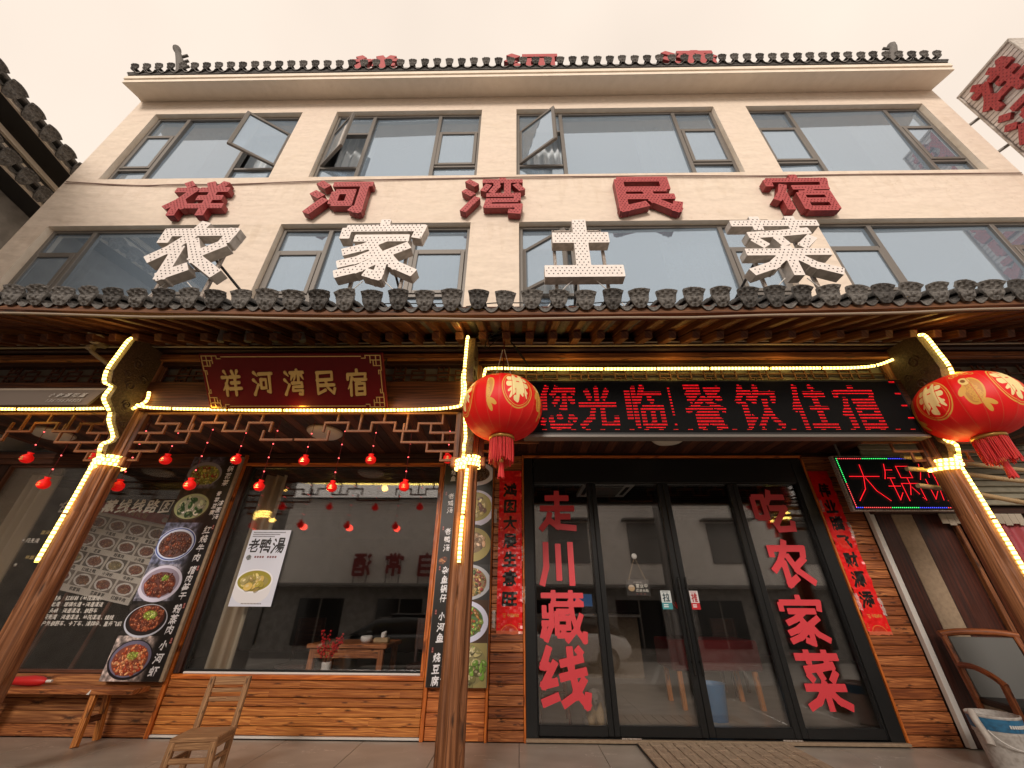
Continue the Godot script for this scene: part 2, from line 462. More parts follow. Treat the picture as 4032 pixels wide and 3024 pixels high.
func fretwork(xa: float, xb: float, v: Node) -> void:
	var half := (xb - xa) / 2.0
	var z := 1.36
	var yt := 3.085
	BX("fret_rail", Vector3((xa + xb) / 2, yt, z), Vector3(xb - xa, 0.03, 0.03), M.timber_pale, v, 0.003)
	var th := 0.024
	for s in [1.0, -1.0]:
		var x0 := xa if s > 0 else xb
		var segs := [[0.02, 2.50, 0.02, 3.07], [0.02, 2.54, 0.16, 2.54], [0.16, 2.54, 0.16, 2.63], [0.02, 2.64, 0.32, 2.64], [0.32, 2.64, 0.32, 2.73], [0.02, 2.74, 0.60, 2.74], [0.16, 2.74, 0.16, 2.84], [0.60, 2.74, 0.60, 2.95], [0.02, 2.85, 0.30, 2.85], [0.30, 2.85, 0.30, 2.96], [0.18, 2.96, 0.44, 2.96], [0.18, 2.96, 0.18, 3.07], [0.44, 2.87, 0.44, 2.96]]
		var x := 0.44
		var up := false
		while x + 0.26 < half - 0.2:
			segs.append([x, 2.87 if not up else 2.97, x + 0.26, 2.87 if not up else 2.97])
			segs.append([x + 0.26, 2.87, x + 0.26, 2.97])
			if up: segs.append([x + 0.13, 2.97, x + 0.13, 3.07])
			else: segs.append([x + 0.13, 2.87, x + 0.13, 3.07])
			x += 0.26
			up = not up
		segs.append([half - 0.36, 2.77, half, 2.77])
		segs.append([half - 0.36, 2.77, half - 0.36, 2.87])
		for q in segs:
			var a := Vector3(x0 + s * q[0], q[1], z)
			var b := Vector3(x0 + s * q[2], q[3], z)
			var horizontal := absf(b.x - a.x) > 0.01
			P("fret_bar", boxm(Vector3(absf(b.x - a.x) + th, th, 0.026) if horizontal else Vector3(th - 0.002, absf(b.y - a.y) + th - 0.002, 0.022), 0.002), M.timber_pale, v, (a + b) / 2.0)

# a peeled log with checks (drying cracks) along it
func log_mesh(h: float, r0: float, r1: float, seed_: int) -> ArrayMesh:
	var m := MB.new()
	var n := noise(0.9, seed_, 3)
	var K := 36
	var R := 26
	var rows := []
	for i in R + 1:
		var y := h * i / R
		var row := []
		for j in K + 1:
			var a := TAU * j / K
			var r := lerpf(r0, r1, float(i) / R)
			r += n.get_noise_3d(cos(a) * 0.8, y * 0.5, sin(a) * 0.8) * 0.010
			for c in [[1.75, 0.0, 0.62], [1.2, 0.35, 1.0], [2.6, 0.1, 0.8], [0.4, 0.0, 1.0], [4.2, 0.0, 1.0]]:
				var off := sin(y * 1.3 + c[0] * 5.0) * 0.10
				var d := absf(wrapf(a - c[0] - off, -PI, PI))
				var t := float(i) / R
				if t >= c[1] and t <= c[2] and d < TAU / K * 0.55: r -= 0.032
			row.append(Vector3(r * cos(a), y, r * sin(a)))
		rows.append(row)
	for i in R:
		for j in K:
			var q := [rows[i][j], rows[i][j + 1], rows[i + 1][j + 1], rows[i + 1][j]]
			var nn := []
			for s in [[i, j], [i, j + 1], [i + 1, j + 1], [i + 1, j]]:
				var jm: int = (s[1] - 1 + K) % K
				var jp: int = (s[1] + 1) % K
				var t: Vector3 = rows[s[0]][jp] - rows[s[0]][jm]
				nn.append(Vector3(t.z, 0, -t.x).normalized() * -1.0 if Vector3(t.z, 0, -t.x).dot(rows[s[0]][s[1]]) < 0 else Vector3(t.z, 0, -t.x).normalized())
			var u0 := h * i / R
			var u1 := h * (i + 1) / R
			var v0 := 0.66 * j / K
			var v1 := 0.66 * (j + 1) / K
			m.tri(q[0], q[1], q[2], nn[0], nn[1], nn[2], Vector2(u0, v0), Vector2(u0, v1), Vector2(u1, v1))
			m.tri(q[0], q[2], q[3], nn[0], nn[2], nn[3], Vector2(u0, v0), Vector2(u1, v1), Vector2(u1, v0))
	return m.mesh()

var corbel_line := [[1.77, 3.82], [1.82, 3.77], [1.84, 3.55], [1.85, 3.36], [1.81, 3.235], [1.73, 3.227], [1.735, 3.09], [1.66, 3.02], [1.60, 2.975], [1.57, 2.90], [1.45, 2.77], [1.46, 2.71], [1.51, 2.66], [1.50, 2.59], [1.455, 2.50]]

func corbel_mesh() -> ArrayMesh:
	var m := MB.new()
	var pg := PackedVector2Array()
	for p in corbel_line: pg.append(Vector2(p[0], p[1]))
	pg.append(Vector2(1.40, 2.48))
	pg.append(Vector2(1.40, 3.84))
	m.slab(pg, -0.055, 0.055)
	# carved scrolls on both cheeks
	for s in [-1.0, 1.0]:
		for c in [[1.66, 3.55, 0.07], [1.62, 3.30, 0.06], [1.55, 3.10, 0.05], [1.70, 3.40, 0.04], [1.52, 3.42, 0.05], [1.48, 2.9, 0.035]]:
			var p := PackedVector3Array()
			for k in 15:
				var a := k * 0.62
				var r: float = c[2] * (1.0 - k / 18.0)
				p.append(Vector3(c[0] + cos(a) * r, c[1] + sin(a) * r, s * 0.056))
			m.tube(p, 0.011, 6)
	return m.mesh()

func rope(label: String, pts: Array, ties := 0.5) -> void:
	var t := thing("rope_light", label, "light", Vector3.ZERO, "warm white rope lights")
	var path := smooth_path(pts, 5)
	var m := MB.new()
	m.tube(path, 0.0155, 8)
	P("light_tube", m.mesh(), M.rope_light, t)
	var ln := 0.0
	for k in path.size() - 1:
		ln += path[k].distance_to(path[k + 1])
		if ln > ties:
			ln = 0.0
			var d := (path[k + 1] - path[k]).normalized()
			var c := MB.new()
			c.tube(PackedVector3Array([path[k] - d * 0.008, path[k] + d * 0.008]), 0.019, 8)
			P("cable_tie", c.mesh(), M.rope_tie, t)

func lamp_at(p: Vector3, e: float, c := Color(1.0, 0.78, 0.36), size := 0.05) -> void:
	var l := OmniLight3D.new()
	l.position = p
	l.light_energy = e
	l.light_color = c
	l.light_size = size
	l.omni_range = 12.0
	l.omni_attenuation = 2.0
	l.shadow_enabled = true
	add_child(l)

func pillars() -> void:
	var names := ["weathered log pillar with rope light beside the bench", "cracked log pillar in front of the narrow dish menu, between lanterns", "log pillar with bamboo poles behind it, beside the dotted sign"]
	var cm := corbel_mesh()
	for k in 3:
		var x: float = PX[k]
		var t := thing("log_pillar", names[k], "pillar", Vector3(x, 0, 1.35), "log pillars of the veranda")
		P("shaft", log_mesh(3.86, 0.116, 0.098, 70 + k), M.log, t, Vector3.ZERO, Basis(Vector3.UP, [0.6, -0.25, 2.0][k]))
		P("corbel", cm, M.corbel, t, Vector3(0, 0, -1.35), Basis(Vector3(0, 0, 1), Vector3.UP, Vector3(-1, 0, 0)))
		for s in [-1.0, 1.0]:
			BX("tenon_block", Vector3(s * 0.135, 2.52, 0.0), Vector3(0.09, 0.10, 0.09), M.timber_pale, t, 0.006)
			BX("side_post", Vector3(s * 0.128, 2.83, 0.0), Vector3(0.05, 0.52, 0.06), M.timber, t, 0.005)
	var sides := ["left", "", "right"]
	for k in 3:
		var x: float = PX[k]
		var pts := []
		for q in corbel_line: pts.append(Vector3(x + [0.0, -0.03, 0.03][k], q[1], q[0] + 0.016))
		pts.append(Vector3(x + 0.03, 2.56, 1.475))
		rope(["rope light following the carved bracket above the bench", "rope light following the carved bracket beside the gold-lettered lantern", "rope light following the carved bracket behind the rightmost lantern"][k], pts)
		var ring := []
		for i in 46:
			var a := -PI / 2 + TAU * i / 15.0
			ring.append(Vector3(x + cos(a) * 0.124, 2.565 - i * 0.0026 + sin(a * 1.0 + 0.6) * 0.012, 1.35 - sin(a) * 0.124))
		rope(["triple loop of rope light round the log pillar by the bench", "triple loop of rope light round the cracked log pillar", "triple loop of rope light round the log pillar with bamboo poles"][k], ring, 9.0)
	rope("straight rope light down the log pillar by the bench", [Vector3(-4.40, 2.43, 1.448), Vector3(-4.405, 2.1, 1.446), Vector3(-4.415, 1.80, 1.444), Vector3(-4.42, 1.545, 1.445)])
	rope("straight rope light down the cracked log pillar", [Vector3(-0.515, 2.42, 1.468), Vector3(-0.525, 2.1, 1.468), Vector3(-0.535, 1.8, 1.47), Vector3(-0.535, 1.56, 1.472)])
	rope("straight rope light down the log pillar with bamboo poles", [Vector3(4.40, 2.44, 1.452), Vector3(4.415, 2.1, 1.452), Vector3(4.42, 1.7, 1.456), Vector3(4.42, 1.15, 1.46)])
	rope("rope light along the tie beam under the red plaque", [Vector3(-4.25, 3.14, 1.47), Vector3(-4.0, 3.11, 1.452), Vector3(-3.0, 3.088, 1.452), Vector3(-2.0, 3.08, 1.452), Vector3(-1.2, 3.085, 1.452), Vector3(-0.70, 3.115, 1.455), Vector3(-0.625, 3.2, 1.46), Vector3(-0.635, 3.5, 1.47), Vector3(-0.62, 3.62, 1.47)])
	rope("rope light along the tie beam left of the bench pillar", [Vector3(-6.7, 3.13, 1.452), Vector3(-5.6, 3.10, 1.452), Vector3(-4.6, 3.11, 1.452), Vector3(-4.44, 3.12, 1.46)])
	rope("rope light running above the red text screen", [Vector3(-0.395, 3.40, 1.46), Vector3(-0.385, 3.56, 1.46), Vector3(-0.32, 3.615, 1.455), Vector3(0.2, 3.61, 1.45), Vector3(1.2, 3.606, 1.45), Vector3(2.2, 3.608, 1.45), Vector3(3.3, 3.607, 1.45), Vector3(4.0, 3.62, 1.455), Vector3(4.3, 3.70, 1.48)])
	rope("short stub of rope light beside the carved bracket, above the bench pillar", [Vector3(-4.19, 3.30, 1.47), Vector3(-4.16, 3.24, 1.48), Vector3(-4.16, 3.18, 1.48), Vector3(-4.22, 3.13, 1.475), Vector3(-4.27, 3.09, 1.475)])
	for p in [Vector3(-4.33, 3.6, 1.98), Vector3(-4.42, 3.1, 1.85), Vector3(-4.33, 2.5, 1.60), Vector3(-4.46, 2.0, 1.56), Vector3(-0.58, 3.75, 1.98), Vector3(-0.6, 3.2, 1.82), Vector3(-0.55, 2.5, 1.60), Vector3(-0.54, 1.9, 1.58), Vector3(4.4, 3.75, 1.98), Vector3(4.42, 3.3, 1.9), Vector3(4.4, 2.5, 1.60), Vector3(4.46, 1.9, 1.58), Vector3(-3.4, 3.02, 1.52), Vector3(-2.4, 3.02, 1.52), Vector3(-1.3, 3.02, 1.52), Vector3(-5.4, 3.02, 1.52), Vector3(0.6, 3.62, 1.56), Vector3(1.8, 3.62, 1.56), Vector3(3.0, 3.62, 1.56)]:
		lamp_at(p, 0.02)
# ---------------------------------------------------------------- ground floor front
func planks(parent: Node, x0: float, x1: float, y0: float, y1: float, pitch: float, z: float, mats: Array) -> void:
	var n := int(round((y1 - y0) / pitch))
	var p := (y1 - y0) / n
	var var_ := []
	for k in 6: var_.append(boxm(Vector3(x1 - x0, p - 0.006, 0.026), 0.010, 0, Vector2(rng.randf() * 4.0, rng.randf() * 4.0)))
	for k in n:
		P("plank", var_[rng.randi() % 6], mats[rng.randi() % mats.size()], parent, Vector3((x0 + x1) / 2, y0 + p * (k + 0.5), z + rng.randf_range(-0.004, 0.004)))

func shopfront() -> void:
	var s := thing("timber_shopfront", "brown plank shopfront of the inn under the veranda", "shopfront")
	var bk := MB.new()
	for r in [[-8.0, -7.3, 0.0, 3.12], [-7.3, -4.62, 0.0, 0.53], [-7.3, -4.62, 2.93, 3.12], [-4.62, -3.76, 0, 3.12], [-3.76, -1.05, 0, 0.52], [-3.76, -1.05, 2.91, 3.12], [-1.05, 0.07, 0, 3.12], [3.92, 8.5, 0, 3.12], [0.07, 3.92, 3.03, 3.12]]:
		bk.box(Vector3((r[0] + r[1]) / 2, (r[2] + r[3]) / 2, -0.06), Vector3(r[1] - r[0], r[3] - r[2], 0.08), 0.0)
	P("backing_wall", bk.mesh(), M.timber_deep, s)
	planks(s, -3.845, -1.035, 0.03, 0.50, 0.079, 0.0, [M.plank_orange, M.plank_orange, M.plank_orange_deep])
	planks(s, -7.6, -3.90, 0.0, 0.535, 0.107, -0.005, [M.plank_dull, M.plank_dull, M.plank_knotty])
	planks(s, -0.985, -0.362, 0.0, 3.05, 0.116, -0.003, [M.plank_pink])
	planks(s, -0.325, 0.05, 0.0, 3.05, 0.094, 0.0, [M.plank_knotty, M.plank_knotty_deep, M.plank_knotty])
	planks(s, 3.945, 4.475, 0.0, 3.05, 0.0953, 0.0, [M.plank_knotty, M.plank_knotty_deep, M.plank_knotty])
	planks(s, -4.60, -3.90, 0.54, 3.05, 0.12, -0.012, [M.timber_deep, M.timber])
	planks(s, -7.6, -3.90, 2.93, 3.09, 0.08, -0.004, [M.timber, M.timber_deep])
	planks(s, -3.86, -1.03, 2.945, 3.09, 0.0725, -0.004, [M.timber, M.timber_deep])
	# casings
	for b in [[-3.872, 1.53, 0.045, 3.06], [-1.008, 1.53, 0.04, 3.06], [0.062, 1.53, 0.022, 3.06], [3.93, 1.53, 0.022, 3.06], [-0.345, 1.53, 0.03, 3.06]]:
		BX("casing", Vector3(b[0], b[1], 0.012), Vector3(b[2], b[3], 0.05), M.trim_wood, s, 0.005)
	BX("casing", Vector3(1.996, 3.04, 0.012), Vector3(3.84, 0.03, 0.045), M.trim_wood, s, 0.004)
	BX("casing", Vector3(-2.44, 2.925, 0.006), Vector3(2.81, 0.04, 0.05), M.trim_wood, s, 0.004)
	BX("casing", Vector3(-3.805, 1.725, -0.01), Vector3(0.07, 2.36, 0.05), M.timber_deep, s, 0.004)
	BX("casing", Vector3(-1.058, 1.72, 0.002), Vector3(0.05, 2.36, 0.05), M.trim_wood, s, 0.004)
	BX("sill", Vector3(-2.43, 0.522, 0.012), Vector3(2.80, 0.04, 0.06), M.trim_wood, s, 0.006)
	BX("sill_strip", Vector3(-2.41, 0.553, -0.02), Vector3(2.66, 0.018, 0.03), M.white, s, 0.002)
	BX("threshold", Vector3(2.0, 0.026, 0.035), Vector3(3.86, 0.026, 0.05), M.beige, s, 0.004)
	BX("skirting", Vector3(-2.44, 0.018, 0.004), Vector3(2.85, 0.02, 0.03), M.white, s, 0.003)
	# big panes
	var g := thing("shop_window", "wide plank-framed shop window with duck soup poster", "window")
	for z in [-0.05, -0.062, -0.074, -0.086]: P("pane", boxm(Vector3(2.68, 2.36, 0.006), 0.0), M.shop_glass, g, Vector3(-2.42, 1.735, z))
	var fr := MB.new()
	for b in [[-3.755, 1.735, 0.03, 2.36], [-1.085, 1.735, 0.03, 2.36]]: fr.box(Vector3(b[0], b[1], -0.05), Vector3(b[2], b[3], 0.05), 0.002)
	for y in [0.565, 2.905]: fr.box(Vector3(-2.42, y, -0.05), Vector3(2.64, 0.03, 0.05), 0.002)
	P("frame", fr.mesh(), M.frame_dark, g)
	var g2 := thing("route_window", "shop window lettered with white route list beside the bench", "window")
	for z in [-0.05, -0.062, -0.074, -0.086]: P("pane", boxm(Vector3(2.66, 2.38, 0.006), 0.0), M.shop_glass, g2, Vector3(-5.96, 1.735, z))
	var fr2 := MB.new()
	for b in [[-7.28, 1.735, 0.03, 2.38], [-4.635, 1.735, 0.03, 2.38]]: fr2.box(Vector3(b[0], b[1], -0.05), Vector3(b[2], b[3], 0.05), 0.002)
	for y in [0.55, 2.915]: fr2.box(Vector3(-5.96, y, -0.05), Vector3(2.62, 0.03, 0.05), 0.002)
	P("frame", fr2.mesh(), M.timber, g2)
	# cut white vinyl lettering on the glass
	var white := mat(lin(0.55, 0.52, 0.48), 0.5)
	var gold := mat(lin(0.42, 0.32, 0.14), 0.5)
	var title := "皖南川藏线线路图"
	for k in 8:
		vinyl(g2, title[k], -6.15 + k * 0.195, 2.36, 0.155, 0.16, white, 6.0, 1, 0.16, 40)
	var lines := ["方塘乡：红杉林（竹筏漂流）", "青龙湾：玻璃水道+河道漂流", "虾头峡：河道漂流、越野车", "月亮湾：河道漂流、竹筏漂流、烧烤", "户外越野车、卡丁车、滑翔伞、直升飞机"]
	for j in 5:
		for k in lines[j].length():
			if lines[j][k] == "虾": continue
			vinyl(g2, lines[j][k], -5.72 + 0.02 * j + k * 0.0535, 1.268 - j * 0.066, 0.048, 0.05, white, 7.5, 0, 0.0, 22)
	var small := [["祥河湾民宿", -6.28, 2.02, gold], ["月亮湾", -6.42, 1.92, white], ["竹林乡", -6.30, 1.72, gold], ["南方塘", -6.12, 2.38, white], ["祥河湾", -5.86, 2.09, gold], ["红杉林", -5.98, 1.26, white]]
	for q in small:
		for k in (q[0] as String).length(): vinyl(g2, q[0][k], q[1] + k * 0.06, q[2], 0.052, 0.055, q[3], 7.0, 0, 0.0, 22)
	for q in [[-6.48, 1.92], [-6.40, 1.63], [-6.25, 2.38]]:
		var d := MB.new()
		d.lathe([Vector2(0.0, -0.001), Vector2(0.022, 0.0), Vector2(0.0, 0.002)], 14)
		P("map_dot", d.mesh(), white, g2, Vector3(q[0], q[1], -0.043), Basis(Vector3.RIGHT, PI / 2))

func vinyl(parent: Node, ch: String, cx: float, cy: float, w: float, h: float, m: Material, r: float, style: int, slant := 0.0, n := 48) -> void:
	var key := "%s|%f|%f|%d" % [ch, w, r, style]
	if not glyph_cache.has(key): glyph_cache[key] = solid_glyph(ch, w, h, 0.0015, r, style, n, 1.0, slant)
	P("vinyl_character", glyph_cache[key][0], m, parent, Vector3(cx, cy, -0.0435))

var glyph_cache := {}

func door() -> void:
	var d := thing("glass_door", "black framed glass entrance with red cut-out characters", "door")
	var j := MB.new()
	for b in [[0.135, 0.125], [3.845, 0.145]]: j.box(Vector3(b[0], 1.515, -0.03), Vector3(b[1], 2.99, 0.10), 0.005)
	j.box(Vector3(1.99, 2.845, -0.03), Vector3(3.56, 0.33, 0.09), 0.005)
	j.box(Vector3(1.99, 0.030, -0.03), Vector3(3.56, 0.025, 0.10), 0.003)
	P("door_frame", j.mesh(), M.frame_dark, d)
	var leafs := [[0.20, 0.985, 0.0, 0.06], [0.988, 1.953, 0.06, 0.07], [1.957, 2.895, 0.07, 0.065], [2.898, 3.772, 0.065, 0.0]]
	for k in 4:
		var q: Array = leafs[k]
		var m := MB.new()
		var x0: float = q[0]
		var x1: float = q[1]
		var lw := maxf(q[2], 0.012)
		var rw := maxf(q[3], 0.012)
		m.box(Vector3(x0 + lw / 2, 1.36, -0.03), Vector3(lw, 2.62, 0.06), 0.006)
		m.box(Vector3(x1 - rw / 2, 1.36, -0.03), Vector3(rw, 2.62, 0.06), 0.006)
		m.box(Vector3((x0 + lw + x1 - rw) / 2, 0.092, -0.03), Vector3(x1 - x0 - lw - rw, 0.088, 0.056), 0.006)
		m.box(Vector3((x0 + lw + x1 - rw) / 2, 2.675, -0.03), Vector3(x1 - x0 - lw - rw, 0.02, 0.056), 0.003)
		var leaf := P("leaf", m.mesh(), M.frame_dark, d)
		for z in [-0.05, -0.062, -0.074, -0.086]: P("pane", boxm(Vector3(x1 - x0 - lw - rw, 2.53, 0.006), 0.0), M.shop_glass, leaf, Vector3((x0 + lw + x1 - rw) / 2, 1.40, z))
	for x in [1.912, 1.998]:
		var h := BX("handle", Vector3(x, 1.05, 0.045), Vector3(0.022, 0.95, 0.022), M.black_gloss, d, 0.006)
		BX("handle_foot", Vector3(0, 0.36, -0.025), Vector3(0.018, 0.018, 0.04), M.black_gloss, h, 0.0)
		BX("handle_foot", Vector3(0, -0.36, -0.025), Vector3(0.018, 0.018, 0.04), M.black_gloss, h, 0.0)
	BX("closer_plate", Vector3(1.15, 0.045, 0.026), Vector3(0.2, 0.012, 0.012), M.steel, d, 0.002)
	BX("closer_plate", Vector3(2.78, 0.045, 0.026), Vector3(0.2, 0.012, 0.012), M.steel, d, 0.002)
	var lt := [["走", 0.515, 2.325, 0.49, 0.52, 7.2], ["川", 0.50, 1.69, 0.46, 0.53, 7.8], ["藏", 0.52, 1.12, 0.52, 0.53, 5.6], ["线", 0.50, 0.55, 0.52, 0.53, 7.4], ["吃", 3.35, 2.33, 0.46, 0.52, 7.2], ["农", 3.37, 1.70, 0.50, 0.54, 7.2], ["家", 3.32, 1.10, 0.49, 0.49, 6.4], ["菜", 3.32, 0.54, 0.49, 0.54, 6.6]]
	for q in lt:
		var g := solid_glyph(q[0], q[3], q[4], 0.0015, q[5], 0, 80)
		P("vinyl_character", g[0], M.vinyl_red, d, Vector3(q[1], q[2], -0.0435))
	var st := thing("pull_sticker", "white and teal pull sticker on the door glass", "sticker")
	var m1 := MB.new()
	m1.rect(1.705, 1.19, 1.825, 1.385, -0.043)
	P("sheet", m1.mesh(), printed(tex(sticker("拉", Color(0.25, 0.55, 0.58), Color(0.75, 0.78, 0.78), Color(0.12, 0.22, 0.25)))), st)
	var st2 := thing("push_sticker", "white and red push sticker on the door glass", "sticker")
	var m2 := MB.new()
	m2.rect(2.05, 1.19, 2.15, 1.385, -0.043)
	P("sheet", m2.mesh(), printed(tex(sticker("推", Color(0.72, 0.10, 0.14), Color(0.80, 0.78, 0.78), Color(0.62, 0.06, 0.10)))), st2)
	var wp := thing("welcome_plate", "little dark open-for-business plate hung inside the door glass", "sign")
	var m3 := MB.new()
	m3.rect(1.325, 1.33, 1.605, 1.50, -0.105)
	P("plate", m3.mesh(), printed(tex(welcome_plate())), wp)
	BX("plate_back", Vector3(1.465, 1.415, -0.115), Vector3(0.29, 0.18, 0.012), M.black, wp, 0.004)
	for x in [1.36, 1.57]: BAR("cord", Vector3(x, 1.50, -0.108), Vector3(1.467, 1.76, -0.10), 0.003, M.bamboo, wp, 5)
	var hk := MB.new()
	hk.lathe([Vector2(0.0, -0.01), Vector2(0.032, -0.008), Vector2(0.034, 0.0), Vector2(0.02, 0.01), Vector2(0.0, 0.012)], 14)
	P("suction_cup", hk.mesh(), M.white, wp, Vector3(1.467, 1.77, -0.10), Basis(Vector3.RIGHT, PI / 2))

# ---------------------------------------------------------------- inside the restaurant
func room() -> void:
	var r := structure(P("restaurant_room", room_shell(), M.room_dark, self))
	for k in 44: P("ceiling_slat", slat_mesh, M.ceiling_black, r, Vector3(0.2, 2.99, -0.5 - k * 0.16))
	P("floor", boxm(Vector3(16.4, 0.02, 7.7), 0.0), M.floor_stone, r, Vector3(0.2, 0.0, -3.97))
	var c := thing("window_curtain", "beige gathered curtain behind the duck soup poster", "curtain")
	P("cloth", drape(-3.72, -3.38, 0.35, 2.85, -0.28, 0.05), M.curtain_beige, c)
	var c2 := thing("window_curtain", "grey beige curtain at the far end of the route window", "curtain")
	P("cloth", drape(-7.2, -6.75, 0.35, 2.85, -0.28, 0.05), M.curtain_beige, c2)
	# ceiling cassette
	var ac := thing("ceiling_air_conditioner", "square white ceiling cassette inside the entrance", "air conditioner", Vector3(1.45, 2.92, -1.3))
	BX("housing", Vector3.ZERO, Vector3(0.85, 0.06, 0.85), M.white, ac, 0.02)
	BX("grille", Vector3(0, -0.033, 0), Vector3(0.5, 0.012, 0.5), M.grey, ac, 0.01)
	for s in [-1.0, 1.0]:
		BX("vent_slot", Vector3(s * 0.33, -0.031, 0), Vector3(0.06, 0.01, 0.5), M.black, ac, 0.002)
		BX("vent_slot", Vector3(0, -0.031, s * 0.33), Vector3(0.5, 0.01, 0.06), M.black, ac, 0.002)
	# dining table by the window with bowl and tissues
	var t := thing("dining_table", "brown wooden dining table inside the shop window", "table", Vector3(-2.25, 0, -1.15))
	BX("table_top", Vector3(0, 0.74, 0), Vector3(1.05, 0.05, 0.75), M.plank_knotty, t, 0.006)
	BX("apron", Vector3(0, 0.66, 0.33), Vector3(0.9, 0.10, 0.03), M.plank_knotty, t, 0.003)
	for x in [-0.45, 0.45]:
		for z in [-0.31, 0.31]: BX("leg", Vector3(x, 0.358, z), Vector3(0.075, 0.715, 0.075), M.plank_knotty, t, 0.005, 1)
	var bowl := MB.new()
	bowl.lathe([Vector2(0.0, 0.0), Vector2(0.05, 0.0), Vector2(0.075, 0.03), Vector2(0.078, 0.07), Vector2(0.066, 0.08), Vector2(0.05, 0.06), Vector2(0.0, 0.03)], 20)
	tag(P("ash_bowl", bowl.mesh(), M.white, self, Vector3(-2.07, 0.766, -0.98)), "round white bowl on the dining table", "bowl")
	var tb := thing("tissue_pack", "yellow pack with white tissue pulled out, on the dining table", "tissues", Vector3(-1.86, 0.766, -0.98))
	BX("pack", Vector3(0, 0.03, 0), Vector3(0.2, 0.06, 0.12), M.bamboo, tb, 0.015)
	var ts := MB.new()
	ts.tube(PackedVector3Array([Vector3(0, 0.06, 0), Vector3(0.02, 0.1, 0), Vector3(0.05, 0.13, 0.01)]), 0.03, 6, true, PackedFloat32Array([0.02, 0.04, 0.01]))
	P("tissue", ts.mesh(), M.white, tb)
	# vase with red berries on the window board
	BX("window_board", Vector3(-2.42, 0.5, -0.22), Vector3(2.6, 0.03, 0.26), M.timber_deep, r, 0.004)
	var v := thing("berry_vase", "white ribbed vase of red berry sprays behind the shop window", "vase", Vector3(-2.24, 0.516, -0.22))
	var vp := MB.new()
	vp.lathe([Vector2(0.0, 0.0), Vector2(0.05, 0.0), Vector2(0.054, 0.02), Vector2(0.048, 0.035), Vector2(0.055, 0.055), Vector2(0.049, 0.075), Vector2(0.056, 0.095), Vector2(0.052, 0.12), Vector2(0.044, 0.12), Vector2(0.0, 0.1)], 20)
	P("pot", vp.mesh(), M.white, v)
	var br := MB.new()
	var sph := MB.new()
	sph.lathe([Vector2(0.0, -0.012), Vector2(0.009, -0.008), Vector2(0.012, 0.0), Vector2(0.009, 0.008), Vector2(0.0, 0.012)], 7)
	for k in 11:
		var a := k * 2.4
		var tip := Vector3(cos(a) * 0.13, 0.34 + 0.09 * sin(k * 1.9), sin(a) * 0.06)
		br.tube(PackedVector3Array([Vector3(cos(a) * 0.02, 0.1, 0), tip * Vector3(0.6, 0.75, 0.6), tip]), 0.003, 4)
		for j in 11:
			var f := 0.45 + 0.55 * j / 10.0
			P("berry", sph.mesh(), M.red_cloth, v, Vector3(cos(a) * 0.02, 0.1, 0).lerp(tip, f) + Vector3(rng.randf_range(-0.02, 0.02), rng.randf_range(-0.02, 0.02), rng.randf_range(-0.02, 0.02)))
	P("stems", br.mesh(), M.timber, v)
	# duck soup poster on the inside of the glass
	var dp := thing("soup_poster", "white poster of old duck soup on the window glass", "poster")
	var pm := MB.new()
	pm.rect(-3.50, 1.19, -2.98, 2.06, -0.0455)
	P("sheet", pm.mesh(), printed(tex(duck_poster()), 0.4), dp)
	# tilted dish chart standing inside the route window
	var im := thing("dish_chart", "tilted pale chart of small dish photos inside the route window", "poster", Vector3(-5.72, 1.86, -0.55))
	var ip := MB.new()
	ip.rect(-0.66, -0.57, 0.66, 0.57, 0.012)
	im.rotation = Vector3(0, 0, -0.17)
	P("sheet", ip.mesh(), printed(tex(inner_menu()), 0.5), im)
	BX("board", Vector3.ZERO, Vector3(1.32, 1.14, 0.02), M.white, im, 0.003)
	BX("stand_leg", Vector3(-0.3, -1.18, -0.05), Vector3(0.05, 1.3, 0.03), M.timber, im, 0.003, 1)
	BX("stand_leg", Vector3(0.35, -1.18, -0.05), Vector3(0.05, 1.3, 0.03), M.timber, im, 0.003, 1)
	# reception counter with till screen
	var ct := thing("reception_counter", "beige reception counter far inside the entrance", "counter", Vector3(1.3, 0, -4.2))
	BX("body", Vector3(0, 0.5, 0), Vector3(2.2, 1.0, 0.6), M.beige, ct, 0.01)
	BX("top", Vector3(0, 1.03, 0), Vector3(2.3, 0.05, 0.7), M.white, ct, 0.008)
	var sc := thing("till_screen", "small dark till screen on the reception counter", "screen", Vector3(1.35, 1.06, -4.0))
	BX("stand", Vector3(0, 0.06, -0.02), Vector3(0.06, 0.12, 0.04), M.black, sc, 0.004)
	BX("case", Vector3(0, 0.24, 0), Vector3(0.42, 0.28, 0.03), M.black, sc, 0.008)
	P("display", boxm(Vector3(0.36, 0.22, 0.004), 0.0), glow(Color(0.2, 0.4, 0.6), 0.25), sc, Vector3(0, 0.24, 0.019))
	# red cloth table with black bag
	var rt := thing("red_cloth_table", "table under a dark red cloth inside the entrance", "table", Vector3(2.75, 0, -1.7))
	BX("cloth", Vector3(0, 0.62, 0), Vector3(1.25, 0.36, 0.7), M.plaque_red, rt, 0.02)
	for x in [-0.52, 0.52]:
		for z in [-0.28, 0.28]: BX("leg", Vector3(x, 0.225, z), Vector3(0.06, 0.43, 0.06), M.plank_orange, rt, 0.004, 1)
	var bag := thing("black_bag", "black bag with yellow tag on the red cloth table", "bag", Vector3(2.45, 0.80, -1.6))
	BX("sack", Vector3(0, 0.19, 0), Vector3(0.42, 0.38, 0.22), M.black, bag, 0.09)
	BX("paper_tag", Vector3(0.03, 0.24, 0.113), Vector3(0.09, 0.13, 0.004), M.bamboo, bag, 0.001)
	var sp := MB.new()
